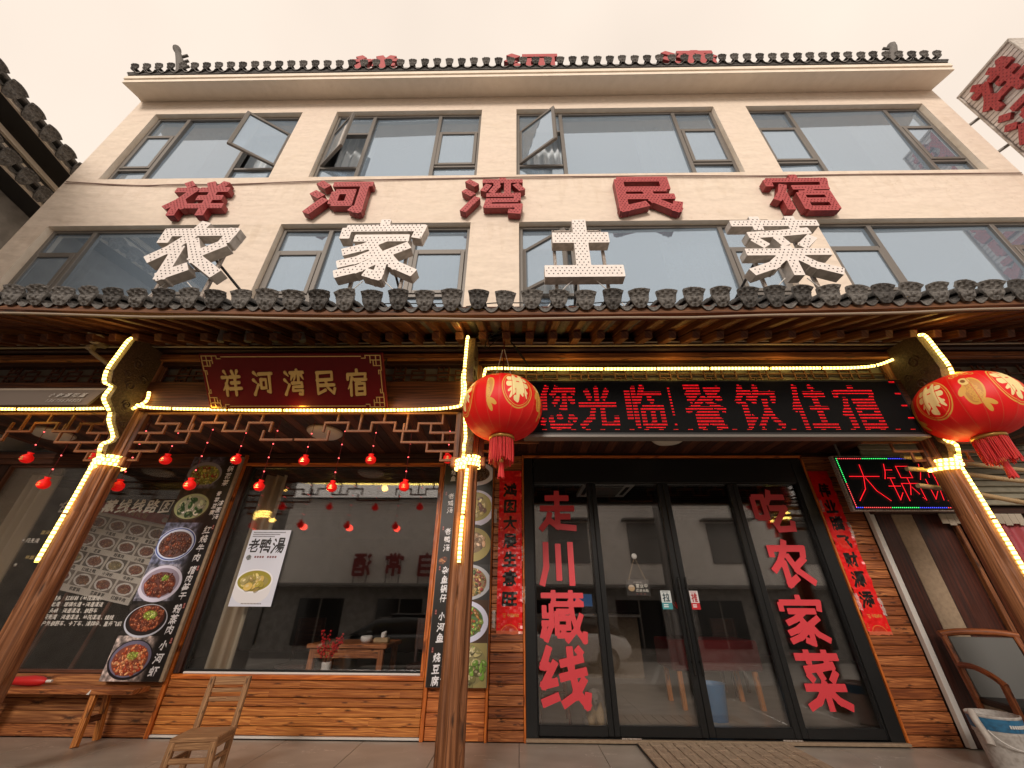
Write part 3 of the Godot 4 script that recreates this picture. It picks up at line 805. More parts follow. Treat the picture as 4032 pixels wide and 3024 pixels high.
	for k in 5: sp.tube(PackedVector3Array([Vector3(0, 0.36, 0), Vector3((k - 2) * 0.05, 0.47, 0.02)]), 0.008, 5)
	P("ribbon", sp.mesh(), M.red_cloth, bag)
	var bb := thing("blue_bin", "blue plastic bin under the red cloth table", "bin", Vector3(2.42, 0.012, -0.9))
	var bm := MB.new()
	bm.lathe([Vector2(0.0, 0.0), Vector2(0.13, 0.0), Vector2(0.17, 0.36), Vector2(0.18, 0.37), Vector2(0.16, 0.37), Vector2(0.12, 0.03), Vector2(0.0, 0.02)], 18)
	P("tub", bm.mesh(), M.blue, bb)
	var hs := thing("wooden_high_stool", "brown wooden high stool behind the lowest red character", "stool", Vector3(0.42, 0.012, -0.75))
	BX("seat", Vector3(0, 0.62, 0), Vector3(0.34, 0.035, 0.3), M.timber, hs, 0.006)
	for x in [-1.0, 1.0]:
		for z in [-1.0, 1.0]: BAR("leg", Vector3(x * 0.18, 0.0, z * 0.16), Vector3(x * 0.12, 0.62, z * 0.1), 0.02, M.timber, hs, 6)
		BAR("rung", Vector3(x * 0.165, 0.18, -0.15), Vector3(x * 0.165, 0.18, 0.15), 0.014, M.timber, hs, 6)
	BAR("rung", Vector3(-0.16, 0.3, 0.135), Vector3(0.16, 0.3, 0.135), 0.014, M.timber, hs, 6)
	for k in 3:
		var ch := thing("dining_chair", ["dark dining chair left of the table inside the window", "dark dining chair right of the table inside the window", "dark dining chair behind the red cloth table"][k], "chair", [Vector3(-3.15, 0.012, -1.4), Vector3(-1.35, 0.012, -1.5), Vector3(3.5, 0.012, -2.4)][k], "dining chairs inside")
		BX("seat", Vector3(0, 0.45, 0), Vector3(0.42, 0.05, 0.42), M.timber_deep, ch, 0.01)
		BX("backrest", Vector3(0, 0.82, -0.19), Vector3(0.42, 0.4, 0.03), M.timber_deep, ch, 0.01)
		for x in [-0.18, 0.18]:
			BX("leg", Vector3(x, 0.212, 0.18), Vector3(0.04, 0.425, 0.04), M.timber_deep, ch, 0.004, 1)
			BX("leg", Vector3(x, 0.5, -0.19), Vector3(0.04, 1.0, 0.04), M.timber_deep, ch, 0.004, 1)
	dog()

var slat_mesh: ArrayMesh

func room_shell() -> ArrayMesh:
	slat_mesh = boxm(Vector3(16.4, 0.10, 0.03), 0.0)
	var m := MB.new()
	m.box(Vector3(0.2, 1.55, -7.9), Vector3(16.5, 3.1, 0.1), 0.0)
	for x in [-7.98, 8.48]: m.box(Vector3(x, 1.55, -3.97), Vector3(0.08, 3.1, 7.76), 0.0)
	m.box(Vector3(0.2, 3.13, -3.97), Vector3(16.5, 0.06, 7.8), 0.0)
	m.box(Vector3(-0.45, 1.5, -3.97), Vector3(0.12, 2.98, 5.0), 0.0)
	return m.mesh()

# small shaggy dog in a beige jacket, sitting behind the glass: one smooth body from tapered bones
func dog() -> void:
	var d := thing("dog", "shaggy grey and white dog in a beige jacket sitting behind the door glass", "dog", Vector3(0.84, 0.012, -0.24))
	var bones := [[Vector3(0, 0.10, -0.13), Vector3(0, 0.24, -0.03), 0.085, 0.075], [Vector3(0, 0.24, -0.03), Vector3(0, 0.31, 0.0), 0.065, 0.055], [Vector3(0, 0.345, 0.01), Vector3(0, 0.33, 0.055), 0.062, 0.05], [Vector3(0, 0.315, 0.07), Vector3(0, 0.305, 0.105), 0.034, 0.026],
		[Vector3(-0.05, 0.19, 0.01), Vector3(-0.052, 0.02, 0.035), 0.036, 0.021], [Vector3(0.05, 0.19, 0.01), Vector3(0.052, 0.02, 0.035), 0.036, 0.021], [Vector3(-0.052, 0.016, 0.035), Vector3(-0.052, 0.014, 0.065), 0.02, 0.016], [Vector3(0.052, 0.016, 0.035), Vector3(0.052, 0.014, 0.065), 0.02, 0.016],
		[Vector3(-0.075, 0.09, -0.12), Vector3(-0.085, 0.05, -0.03), 0.055, 0.035], [Vector3(0.075, 0.09, -0.12), Vector3(0.085, 0.05, -0.03), 0.055, 0.035], [Vector3(-0.085, 0.02, -0.06), Vector3(-0.085, 0.016, 0.0), 0.022, 0.018], [Vector3(0.085, 0.02, -0.06), Vector3(0.085, 0.016, 0.0), 0.022, 0.018],
		[Vector3(-0.058, 0.36, 0.0), Vector3(-0.075, 0.30, 0.01), 0.024, 0.016], [Vector3(0.058, 0.36, 0.0), Vector3(0.075, 0.30, 0.01), 0.024, 0.016], [Vector3(0, 0.29, 0.075), Vector3(0, 0.24, 0.06), 0.03, 0.014], [Vector3(0.02, 0.1, -0.2), Vector3(0.06, 0.16, -0.25), 0.025, 0.014]]
	P("body", blob(bones, 0.011, 0.03, 0.006, Vector3(-0.16, -0.01, -0.32), Vector3(0.16, 0.44, 0.16)), rock("dog_fur", [lin(0.06, 0.05, 0.045), lin(0.2, 0.17, 0.15), lin(0.42, 0.37, 0.32)], 0.05, 91, 0.9, 6.0, 6.0), d)
	var coat := [[Vector3(0, 0.12, -0.12), Vector3(0, 0.25, -0.03), 0.095, 0.086], [Vector3(-0.05, 0.20, 0.01), Vector3(-0.052, 0.12, 0.025), 0.046, 0.042], [Vector3(0.05, 0.20, 0.01), Vector3(0.052, 0.12, 0.025), 0.046, 0.042]]
	P("jacket", blob(coat, 0.011, 0.02, 0.002, Vector3(-0.14, 0.0, -0.26), Vector3(0.14, 0.36, 0.12)), M.bamboo, d)
	var e := MB.new()
	for x in [-0.024, 0.024]: e.lathe([Vector2(0, -0.008), Vector2(0.007, -0.003), Vector2(0.007, 0.003), Vector2(0, 0.008)], 8, Vector3(x, 0.35, 0.072))
	e.lathe([Vector2(0, -0.011), Vector2(0.012, 0.0), Vector2(0, 0.010)], 8, Vector3(0, 0.315, 0.132))
	P("eyes_and_nose", e.mesh(), M.black_gloss, d)

func blob(bones: Array, cell: float, k: float, fur: float, lo: Vector3, hi: Vector3) -> ArrayMesh:
	var n := Vector3i(((hi - lo) / cell).ceil())
	var f := PackedFloat32Array()
	f.resize((n.x + 1) * (n.y + 1) * (n.z + 1))
	var nz := noise(28.0, 6, 3)
	var at := func(x: int, y: int, z: int) -> int: return (z * (n.y + 1) + y) * (n.x + 1) + x
	for z in n.z + 1:
		for y in n.y + 1:
			for x in n.x + 1:
				var p := lo + Vector3(x, y, z) * cell
				var d := 1.0
				for b in bones:
					var ab: Vector3 = b[1] - b[0]
					var t := clampf((p - b[0]).dot(ab) / ab.length_squared(), 0, 1)
					var q: float = (p - b[0] - ab * t).length() - lerpf(b[2], b[3], t)
					var h := clampf(0.5 + 0.5 * (d - q) / k, 0, 1)
					d = lerpf(d, q, h) - k * h * (1.0 - h)
				f[(z * (n.y + 1) + y) * (n.x + 1) + x] = d + nz.get_noise_3dv(p * 1.4) * fur
	var vid := {}
	var vs := []
	for z in n.z:
		for y in n.y:
			for x in n.x:
				var s := Vector3.ZERO
				var c := 0
				for e in [[0,0,0,1,0,0],[0,1,0,1,1,0],[0,0,1,1,0,1],[0,1,1,1,1,1],[0,0,0,0,1,0],[1,0,0,1,1,0],[0,0,1,0,1,1],[1,0,1,1,1,1],[0,0,0,0,0,1],[1,0,0,1,0,1],[0,1,0,0,1,1],[1,1,0,1,1,1]]:
					var a: float = f[((z + e[2]) * (n.y + 1) + y + e[1]) * (n.x + 1) + x + e[0]]
					var b: float = f[((z + e[5]) * (n.y + 1) + y + e[4]) * (n.x + 1) + x + e[3]]
					if (a < 0) != (b < 0):
						s += Vector3(e[0], e[1], e[2]).lerp(Vector3(e[3], e[4], e[5]), a / (a - b))
						c += 1
				if c > 0:
					vid[Vector3i(x, y, z)] = vs.size()
					vs.append(lo + (Vector3(x, y, z) + s / c) * cell)
	var nr := []
	var tris := []
	for i in vs.size(): nr.append(Vector3.ZERO)
	for z in range(1, n.z):
		for y in range(1, n.y):
			for x in range(1, n.x):
				var a: float = f[(z * (n.y + 1) + y) * (n.x + 1) + x]
				for ax in 3:
					var o := Vector3i.ZERO
					o[ax] = 1
					var b: float = f[((z + o.z) * (n.y + 1) + y + o.y) * (n.x + 1) + x + o.x]
					if (a < 0) == (b < 0): continue
					var u := Vector3i.ZERO
					var w := Vector3i.ZERO
					u[(ax + 1) % 3] = 1
					w[(ax + 2) % 3] = 1
					var p := Vector3i(x, y, z)
					var ids := [vid.get(p, -1), vid.get(p - u, -1), vid.get(p - u - w, -1), vid.get(p - w, -1)]
					if ids.has(-1): continue
					var sgn := 1.0 if a < 0 else -1.0
					var fn: Vector3 = (vs[ids[2]] - vs[ids[0]]).cross(vs[ids[3]] - vs[ids[1]])
					var dir := Vector3.ZERO
					dir[ax] = sgn
					if fn.dot(dir) < 0: fn = -fn
					for i in ids: nr[i] += fn
					tris.append([ids[0], ids[1], ids[2]])
					tris.append([ids[0], ids[2], ids[3]])
	var m := MB.new()
	for t in tris: m.tri(vs[t[0]], vs[t[1]], vs[t[2]], nr[t[0]].normalized(), nr[t[1]].normalized(), nr[t[2]].normalized())
	return m.mesh()
# ---------------------------------------------------------------- neighbours and the street behind the viewer
func neighbours() -> void:
	# house beyond the left corner, two tiled eaves running towards the street
	var h := thing("neighbour_house", "grey tiled neighbouring house with two stepped eaves", "building", Vector3(-8.6, 0, 2.48))
	var dir := Vector3(-0.35, 0, -1.71).normalized()
	h.basis = Basis(dir, Vector3.UP, dir.cross(Vector3.UP))    # local x runs away from the street, local z points out from the wall
	var L0 := -6.0
	var L1 := 4.0
	BX("wall", Vector3(-1.0, 3.7, -1.28), Vector3(10.0, 8.5, 1.2), M.grey_render, h, 0.0)
	BX("upper_wall", Vector3(-1.0, 8.50, -1.0), Vector3(10.0, 0.6, 1.0), M.cream, h, 0.0)
	for tier in [[8.75, 0.0], [7.93, -0.2]]:
		var y: float = tier[0]
		var z: float = tier[1]
		BX("eave_soffit", Vector3(-1.0, y - 0.05, z - 0.30), Vector3(10.0, 0.04, 0.50), M.black, h, 0.0)
		BX("eave_fascia", Vector3(-1.0, y - 0.03, z - 0.02), Vector3(10.0, 0.09, 0.05), M.cream, h, 0.004)
		var rf := MB.new()
		prism_x(rf, [Vector2(z + 0.02, y + 0.03), Vector2(z - 1.6, y + 0.8), Vector2(z - 1.6, y + 0.7), Vector2(z + 0.02, y - 0.02)], L0, L1)
		P("roof_deck", rf.mesh(), M.tile_clay, h)
		BX("tile_course", Vector3(-1.0, y + 0.15, z - 0.02), Vector3(10.0, 0.09, 0.16), M.tile_clay_pale, h, 0.03)
		var faces := face_tile(0.30, 0.30)
		var lip := drip_tile(0.13, 0.07)
		var bar := cover_tile(0.10, 1.5)
		var tl := Basis(Vector3.RIGHT, 0.45)
		for k in 27:
			var x := L0 + 0.2 + k * 0.36
			P("tile_face", faces, M.tile_clay_pale, h, Vector3(x, y + 0.02, z + 0.07), Basis(Vector3.RIGHT, 0.35))
			P("cover_tile", bar, M.tile_clay, h, Vector3(x, y + 0.10, z + 0.02), tl)
			P("drip_tile", lip, M.tile_clay_pale, h, Vector3(x + 0.18, y + 0.05, z + 0.05), tl)
	BX("string_course", Vector3(-1.0, 8.56, -0.475), Vector3(10.0, 0.05, 0.06), M.cream, h, 0.005)
	BX("string_course", Vector3(-1.0, 8.48, -0.478), Vector3(10.0, 0.03, 0.05), M.black, h, 0.004)
	var dp := MB.new()
	dp.tube(smooth_path([Vector3(-2.0, 7.1, -0.58), Vector3(-0.6, 6.9, -0.56), Vector3(-0.2, 6.7, -0.56), Vector3(-0.15, 4.0, -0.56)], 5), 0.07, 10)
	P("drain_pipe", dp.mesh(), M.white, h)
	# shop next door on the right: sheeted front, slatted canopy, plastic strip curtain
	var n := thing("neighbour_shopfront", "neighbouring shop front sheeted in dark board with a beige stripe", "shopfront")
	BX("sheet", Vector3(4.662, 1.145, 0.06), Vector3(0.20, 2.27, 0.02), M.dark_sheet, n, 0.003, 1)
	BX("beige_stripe", Vector3(4.895, 1.145, 0.062), Vector3(0.262, 2.27, 0.018), M.beige, n, 0.003)
	BX("sheet", Vector3(5.235, 1.145, 0.06), Vector3(0.41, 2.27, 0.02), M.dark_sheet, n, 0.003, 1)
	BX("post", Vector3(5.475, 1.16, 0.10), Vector3(0.05, 2.3, 0.06), M.timber_pale, n, 0.006)
	BX("head_board", Vector3(6.0, 2.30, 0.10), Vector3(3.0, 0.09, 0.10), M.timber_deep, n, 0.006)
	BX("corner_trim", Vector3(4.518, 1.16, 0.045), Vector3(0.062, 2.3, 0.06), M.white, n, 0.004)
	for k in 12: P("canopy_slat", boxm(Vector3(3.3, 0.072, 0.03), 0.008, 0), M.shutter, n, Vector3(6.18, 2.38 + k * 0.076, 0.20 + k * 0.012), Basis(Vector3.RIGHT, -0.25))
	BX("canopy_beam", Vector3(6.18, 3.33, 0.35), Vector3(3.3, 0.1, 0.06), M.timber_deep, n, 0.004)
	var cu := thing("red_door_curtain", "pinkish red plastic curtain hanging in the next doorway", "curtain")
	P("cloth", drape(5.53, 6.25, 0.05, 2.22, 0.12, 0.03), mat(lin(0.42, 0.07, 0.09), 0.35), cu)
	var lace := MB.new()
	for k in 12: lace.box(Vector3(5.30 + k * 0.085, 2.19 - 0.01 * (k % 2), 0.17), Vector3(0.082, 0.12 + 0.02 * (k % 2), 0.012), 0.004)
	P("lace_valance", lace.mesh(), M.reveal, cu)
	# projecting blade sign beyond the right corner
	var s := thing("blade_sign", "white slatted blade sign with red bulb letters on steel brackets", "sign", Vector3(8.80, 6.2, 1.28))
	BX("case", Vector3(0.15, 1.9, 0.45), Vector3(0.28, 3.8, 0.88), M.white_side, s, 0.01)
	for k in 40: P("slat", boxm(Vector3(0.02, 0.078, 0.86), 0.006, 2), M.white_letter, s, Vector3(0.0, 0.07 + k * 0.095, 0.45))
	for e in [[1.9, 0.0, 3.86, 0.05, 0.03], [1.9, 0.90, 3.86, 0.05, 0.03]]: BX("edge_rail", Vector3(0.13, e[0], e[1]), Vector3(0.36, e[2], e[4]), M.white_side, s, 0.006)
	BX("edge_rail", Vector3(0.13, 3.83, 0.45), Vector3(0.36, 0.05, 0.94), M.white_side, s, 0.006)
	var face := Basis(Vector3(0, 0, 1), Vector3.UP, Vector3(-1, 0, 0))
	var bl := "祥河湾民"
	for k in 4:
		var g := solid_glyph(bl[k], 0.72, 0.82, 0.07, 7.5, 0, 48)
		var l := P("letter", g[1], M.red_side, s, Vector3(-0.09, 3.28 - k * 0.93, 0.45), face)
		P("letter_face", g[0], M.red_letter, l)
		var bu := MB.new()
		bulb_dots(bu, bl[k], 0.72, 0.82, 7.5, 0.06, 0.011)
		var bo := P("bulbs", bu.mesh(), M.red_bulb, l)
		bo.set_meta("kind", "stuff")
	for y in [0.4, 1.35, 2.3, 3.2]: BAR("bracket", Vector3(-0.22, y - 0.15, -0.3), Vector3(0.12, y, 0.02), 0.028, M.frame, s, 8)

func street() -> void:
	var o := thing("opposite_building", "long white building across the lane, mirrored in the shop glass", "building", Vector3(0, STREET, 11.2))
	BX("wall", Vector3(0, 3.95, 1.5), Vector3(60, 3.3, 3.0), M.white_render, o, 0.0)
	BX("ground_floor", Vector3(0, 1.15, 1.65), Vector3(60, 2.3, 3.0), M.grey_render, o, 0.0)
	BX("ledge", Vector3(0, 2.36, -0.1), Vector3(60, 0.10, 0.5), M.grey, o, 0.01)
	for k in 16:
		var w := BX("window", Vector3(-22.5 + k * 3.0, 1.15, 0.13), Vector3(1.7, 1.5, 0.06), M.black_gloss, o, 0.01)
		BX("mullion", Vector3(0, 0, -0.035), Vector3(0.05, 1.5, 0.03), M.frame, w, 0.0)
	for k in 9:
		var w := BX("upper_window", Vector3(2.0 + k * 3.2, 3.9, -0.02), Vector3(1.6, 1.5, 0.06), M.grey, o, 0.01)
		BX("canopy", Vector3(0, 0.85, -0.2), Vector3(2.0, 0.08, 0.5), M.frame, w, 0.01)
	var rf := MB.new()
	prism_x(rf, [Vector2(-0.3, 5.6), Vector2(3.0, 5.8), Vector2(6.0, 5.6)], -30.0, 30.0)
	P("roof", rf.mesh(), M.tile_clay, o)
	var sg := "自常酒"
	for k in 3:
		var l := thing("roof_letter", ["red letter on a stand across the lane, nearest the drain", "red letter on a stand across the lane, between its two fellows", "red letter on a stand across the lane, farthest from the drain"][k], "letter", Vector3(-3.6 - k * 1.25, STREET + 2.42, 11.0), "red letters across the lane")
		var g := solid_glyph(sg[k], 0.7, 0.8, 0.06, 7.0, 0, 36)
		P("face", g[0], M.red_side, l, Vector3(0, 0.65, 0), Basis(Vector3.UP, PI))
		P("side", g[1], M.red_side, l, Vector3(0, 0.65, 0), Basis(Vector3.UP, PI))
		for x in [-0.25, 0.25]: BAR("stand_leg", Vector3(x, 0, 0.03), Vector3(x, 0.95, 0.03), 0.02, M.frame, l, 6)
	car("black_suv", "black car parked across the lane, mirrored in the shop window", Vector3(-3.6, STREET, 8.6), -0.12, M.car_black)
	car("white_car", "white car parked beside the black one across the lane", Vector3(1.1, STREET, 9.2), -0.12, M.car_white)
	BAR("lane_pole", Vector3(5.5, STREET, 10.6), Vector3(5.5, 6.5, 10.6), 0.12, M.grey, tag(thing("lamp_post", "grey concrete pole across the lane", "pole"), "grey concrete pole across the lane", "pole"), 10)

func car(name: String, label: String, at: Vector3, turn: float, paint: Material) -> void:
	var c := thing(name, label, "car", at, "parked cars")
	c.rotation.y = turn
	# body: cross-sections along x (length), each a rounded outline
	var m := MB.new()
	var st := [[-2.2, 0.45, 0.62, 0.70, 0.55], [-2.05, 0.30, 0.80, 0.80, 0.62], [-1.3, 0.22, 0.96, 0.88, 0.80], [-0.6, 0.22, 1.02, 0.90, 0.86], [0.6, 0.22, 1.03, 0.90, 0.86], [1.6, 0.24, 1.02, 0.89, 0.82], [2.1, 0.32, 0.92, 0.80, 0.72], [2.25, 0.45, 0.72, 0.68, 0.6]]
	var rings := []
	for s in st:
		var ring := []
		for k in 17:
			var a := TAU * k / 16.0
			var ca := cos(a)
			var sa := sin(a)
			var z: float = signf(ca) * pow(absf(ca), 0.35) * s[3]
			var y: float = (s[1] + s[2]) / 2 + signf(sa) * pow(absf(sa), 0.45) * (s[2] - s[1]) / 2
			ring.append(Vector3(s[0], y, z))
		rings.append(ring)
	skin(m, rings)
	P("body", m.mesh(), paint, c)
	var g := MB.new()
	var gr := []
	for s in [[-1.35, 0.96, 0.98, 0.76], [-0.65, 0.96, 1.40, 0.68], [0.1, 0.96, 1.47, 0.66], [1.1, 0.96, 1.42, 0.66], [1.75, 0.96, 1.25, 0.66], [2.1, 0.96, 0.98, 0.72]]:
		var ring := []
		for k in 17:
			var a := PI * k / 16.0
			ring.append(Vector3(s[0], s[1] + pow(sin(a), 0.5) * (s[2] - s[1]), signf(cos(a)) * pow(absf(cos(a)), 0.4) * s[3] * 1.1))
		gr.append(ring)
	skin(g, gr)
	P("cabin_glass", g.mesh(), M.black_gloss, c)
	BX("roof_panel", Vector3(0.45, 1.465, 0), Vector3(1.5, 0.03, 1.15), paint, c, 0.012)
	for x in [-1.35, 1.45]:
		for z in [-0.82, 0.82]:
			var w := MB.new()
			w.lathe([Vector2(0.0, -0.1), Vector2(0.30, -0.1), Vector2(0.34, -0.06), Vector2(0.34, 0.06), Vector2(0.30, 0.1), Vector2(0.0, 0.1)], 24)
			var wo := P("wheel", w.mesh(), M.rubber, c, Vector3(x, 0.34, z), Basis(Vector3.RIGHT, PI / 2))
			var rm := MB.new()
			rm.lathe([Vector2(0.0, -0.11), Vector2(0.2, -0.105), Vector2(0.21, 0.105), Vector2(0.0, 0.11)], 16)
			P("rim", rm.mesh(), M.grey, wo)
	for z in [-0.55, 0.55]:
		BX("headlight", Vector3(-2.14, 0.68, z), Vector3(0.12, 0.12, 0.3), M.white, c, 0.03)
		BX("mirror", Vector3(-0.75, 1.02, z * 1.85), Vector3(0.14, 0.12, 0.2), paint, c, 0.04)
	BX("number_plate", Vector3(-2.24, 0.5, 0), Vector3(0.02, 0.11, 0.44), M.blue, c, 0.002)

func skin(m: MB, rings: Array) -> void:
	for i in rings.size() - 1:
		for k in (rings[i] as Array).size() - 1:
			var q := [rings[i][k], rings[i][k + 1], rings[i + 1][k + 1], rings[i + 1][k]]
			var nn := []
			for s in [[i, k], [i, k + 1], [i + 1, k + 1], [i + 1, k]]:
				var R: Array = rings[s[0]]
				var t: Vector3 = R[mini(s[1] + 1, R.size() - 1)] - R[maxi(s[1] - 1, 0)]
				var u: Vector3 = rings[mini(s[0] + 1, rings.size() - 1)][s[1]] - rings[maxi(s[0] - 1, 0)][s[1]]
				var nr := t.cross(u).normalized()
				var mid: Vector3 = (R[0] + R[R.size() / 2]) / 2.0
				if nr.dot(R[s[1]] - mid) < 0: nr = -nr
				nn.append(nr)
			m.tri(q[0], q[1], q[2], nn[0], nn[1], nn[2])
			m.tri(q[0], q[2], q[3], nn[0], nn[2], nn[3])
	for e in [0, rings.size() - 1]:
		var R: Array = rings[e]
		var c := Vector3.ZERO
		for p in R: c += p
		c /= R.size()
		var nr := Vector3(-1 if e == 0 else 1, 0, 0)
		for k in R.size() - 1: m.tri(c, R[k], R[k + 1], nr, nr, nr)

# ---------------------------------------------------------------- big letters
func bulb_dots(m: MB, ch: String, w: float, h: float, r: float, pitch: float, rad: float, slant := 0.0, style := 0) -> void:
	var n := 60
	var f := field(ch, n, r, style, slant)
	var y := -h * 0.55
	var row := 0
	while y < h * 0.55:
		var x := -w * 0.55 + (pitch * 0.5 if row % 2 else 0.0)
		while x < w * 0.55:
			var gi := (x / w * 100.0 + 58.0) / 116.0 * (n - 1)
			var gj := (-y / h * 100.0 + 58.0) / 116.0 * (n - 1)
			if gi > 0 and gj > 0 and gi < n - 1 and gj < n - 1 and f[int(gj + 0.5) * n + int(gi + 0.5)] > 1.9:
				for k in 6:
					var a := TAU * k / 6.0
					var b := TAU * (k + 1) / 6.0
					var A := Vector3(x + cos(a) * rad, y + sin(a) * rad, 0.001)
					var B := Vector3(x + cos(b) * rad, y + sin(b) * rad, 0.001)
					var C := Vector3(x, y, rad * 1.1)
					var nr := (B - A).cross(C - A).normalized()
					if nr.z < 0: nr = -nr
					m.tri(A, B, C, nr, nr, nr)
			x += pitch
		y += pitch * 0.87
		row += 1

func letters() -> void:
	var red := "祥河湾民宿"
	var cx := [-5.28, -2.92, -0.41, 2.08, 4.57]
	var rl := ["red bulb letter under the leftmost upper window, first of five on the wall", "red bulb letter second of five on the cream wall", "red bulb letter third of five on the cream wall", "red bulb letter fourth of five on the cream wall", "red bulb letter last of five on the cream wall"]
	for k in 5:
		var l := thing("wall_letter", rl[k], "letter", Vector3(cx[k], 7.03, 1.33), "red letters on the wall")
		var w := 1.0
		var g := solid_glyph(red[k], w, 0.88, 0.11, [7.0, 7.2, 5.6, 7.6, 6.4][k], 0, 84)
		P("face", g[0], M.red_letter, l)
		P("side", g[1], M.red_side, l)
		var bu := MB.new()
		bulb_dots(bu, red[k], w, 0.88, [7.0, 7.2, 5.6, 7.6, 6.4][k], 0.052, 0.010)
		P("bulbs", bu.mesh(), M.red_bulb, l).set_meta("kind", "stuff")
	for k in 3:
		var l := thing("roof_sign_letter", ["red letter peeping over the roof tiles, first of three", "red letter peeping over the roof tiles, middle of three", "red letter peeping over the roof tiles, last of three"][k], "letter", Vector3([-3.27, 0.32, 3.85][k], 11.82, 1.3), "red letters on the roof")
		var g := solid_glyph(red[k], 1.2, 0.92, 0.10, 7.5, 0, 66)
		P("face", g[0], M.red_letter, l)
		P("side", g[1], M.red_side, l)
		for x in [-0.35, 0.35]: BAR("stand_leg", Vector3(x, -0.95, -0.08), Vector3(x, 0.38, -0.08), 0.018, M.frame, l, 6)
		BAR("stand_rail", Vector3(-0.5, 0.3, -0.09), Vector3(0.5, 0.3, -0.09), 0.016, M.frame, l, 6)
	var white := "农家土菜"
	var wx := [-3.86, -1.62, 0.74, 3.07]
	var ww := [0.98, 0.98, 0.90, 1.06]
	var wl := ["white bulb letter on steel legs, first of four on the veranda roof", "white bulb letter on steel legs, second of four on the veranda roof", "white bulb letter on steel legs, third of four on the veranda roof", "white bulb letter on steel legs, last of four on the veranda roof"]
	for k in 4:
		var l := thing("roof_frame_letter", wl[k], "letter", Vector3(wx[k], 4.86, 2.15), "white letters on the veranda roof")
		var r: float = [7.2, 6.2, 9.2, 5.6][k]
		var g := solid_glyph(white[k], ww[k], 0.97, 0.12, r, 0, 96)
		P("face", g[0], M.white_letter, l)
		P("side", g[1], M.white_side, l)
		var bu := MB.new()
		bulb_dots(bu, white[k], ww[k], 0.97, r, 0.05, 0.0085)
		P("bulbs", bu.mesh(), M.bulb, l).set_meta("kind", "stuff")
		for x in [-0.30, 0.28]:
			BX("support_leg", Vector3(x, -0.33, -0.15), Vector3(0.035, 1.14, 0.035), M.steel, l, 0.003, 1)
		if k == 2:
			BX("support_bar", Vector3(-0.01, 0.42, -0.15), Vector3(0.6, 0.03, 0.03), M.steel, l, 0.003)
			for x in [-0.30, 0.28]: BX("support_leg", Vector3(x, 0.33, -0.15), Vector3(0.03, 0.22, 0.03), M.steel, l, 0.003, 1)
		BX("support_bar", Vector3(-0.01, -0.2, -0.15), Vector3(0.55, 0.03, 0.03), M.steel, l, 0.003)
		var sx: float = [0.5, 0.25, -0.05, -0.55][k]
		BAR("strut", Vector3(sx * 0.4, -0.02, -0.16), Vector3(sx + (0.25 if k == 0 else 0.0), -0.62, -0.75), 0.016, M.black, l, 6)
		for s in [-1.0, 1.0]:
			var w := MB.new()
			w.tube(smooth_path([Vector3(s * 0.12, -0.48, -0.06), Vector3(s * 0.28, -0.64, -0.1), Vector3(s * 0.42, -0.84, -0.1)], 5), 0.006, 5)
			P("feed_wire", w.mesh(), M.white, l)
	# cables stapled along the wall
	for c in [0.0, 0.03]:
		var pts := []
		for q in [[-8.0, 7.68], [-6.7, 7.575], [-5.9, 7.565], [-4.94, 7.575], [-3.5, 7.62], [-2.08, 7.655], [-0.71, 7.68], [0.4, 7.67], [1.38, 7.685], [2.8, 7.66], [4.2, 7.635], [6.0, 7.66], [8.55, 7.63]]:
			pts.append(Vector3(q[0], q[1] - c + sin(q[0] * 3.0 + c * 90.0) * 0.012, 1.215))
		var m := MB.new()
		m.tube(smooth_path(pts, 6), 0.0085 if c == 0.0 else 0.006, 5)
		tag(P("wall_cable", m.mesh(), M.cable, self), ["thick brown cable stapled along the cream wall", "thin cable hanging just under the thick one on the cream wall"][0 if c == 0.0 else 1], "cable")
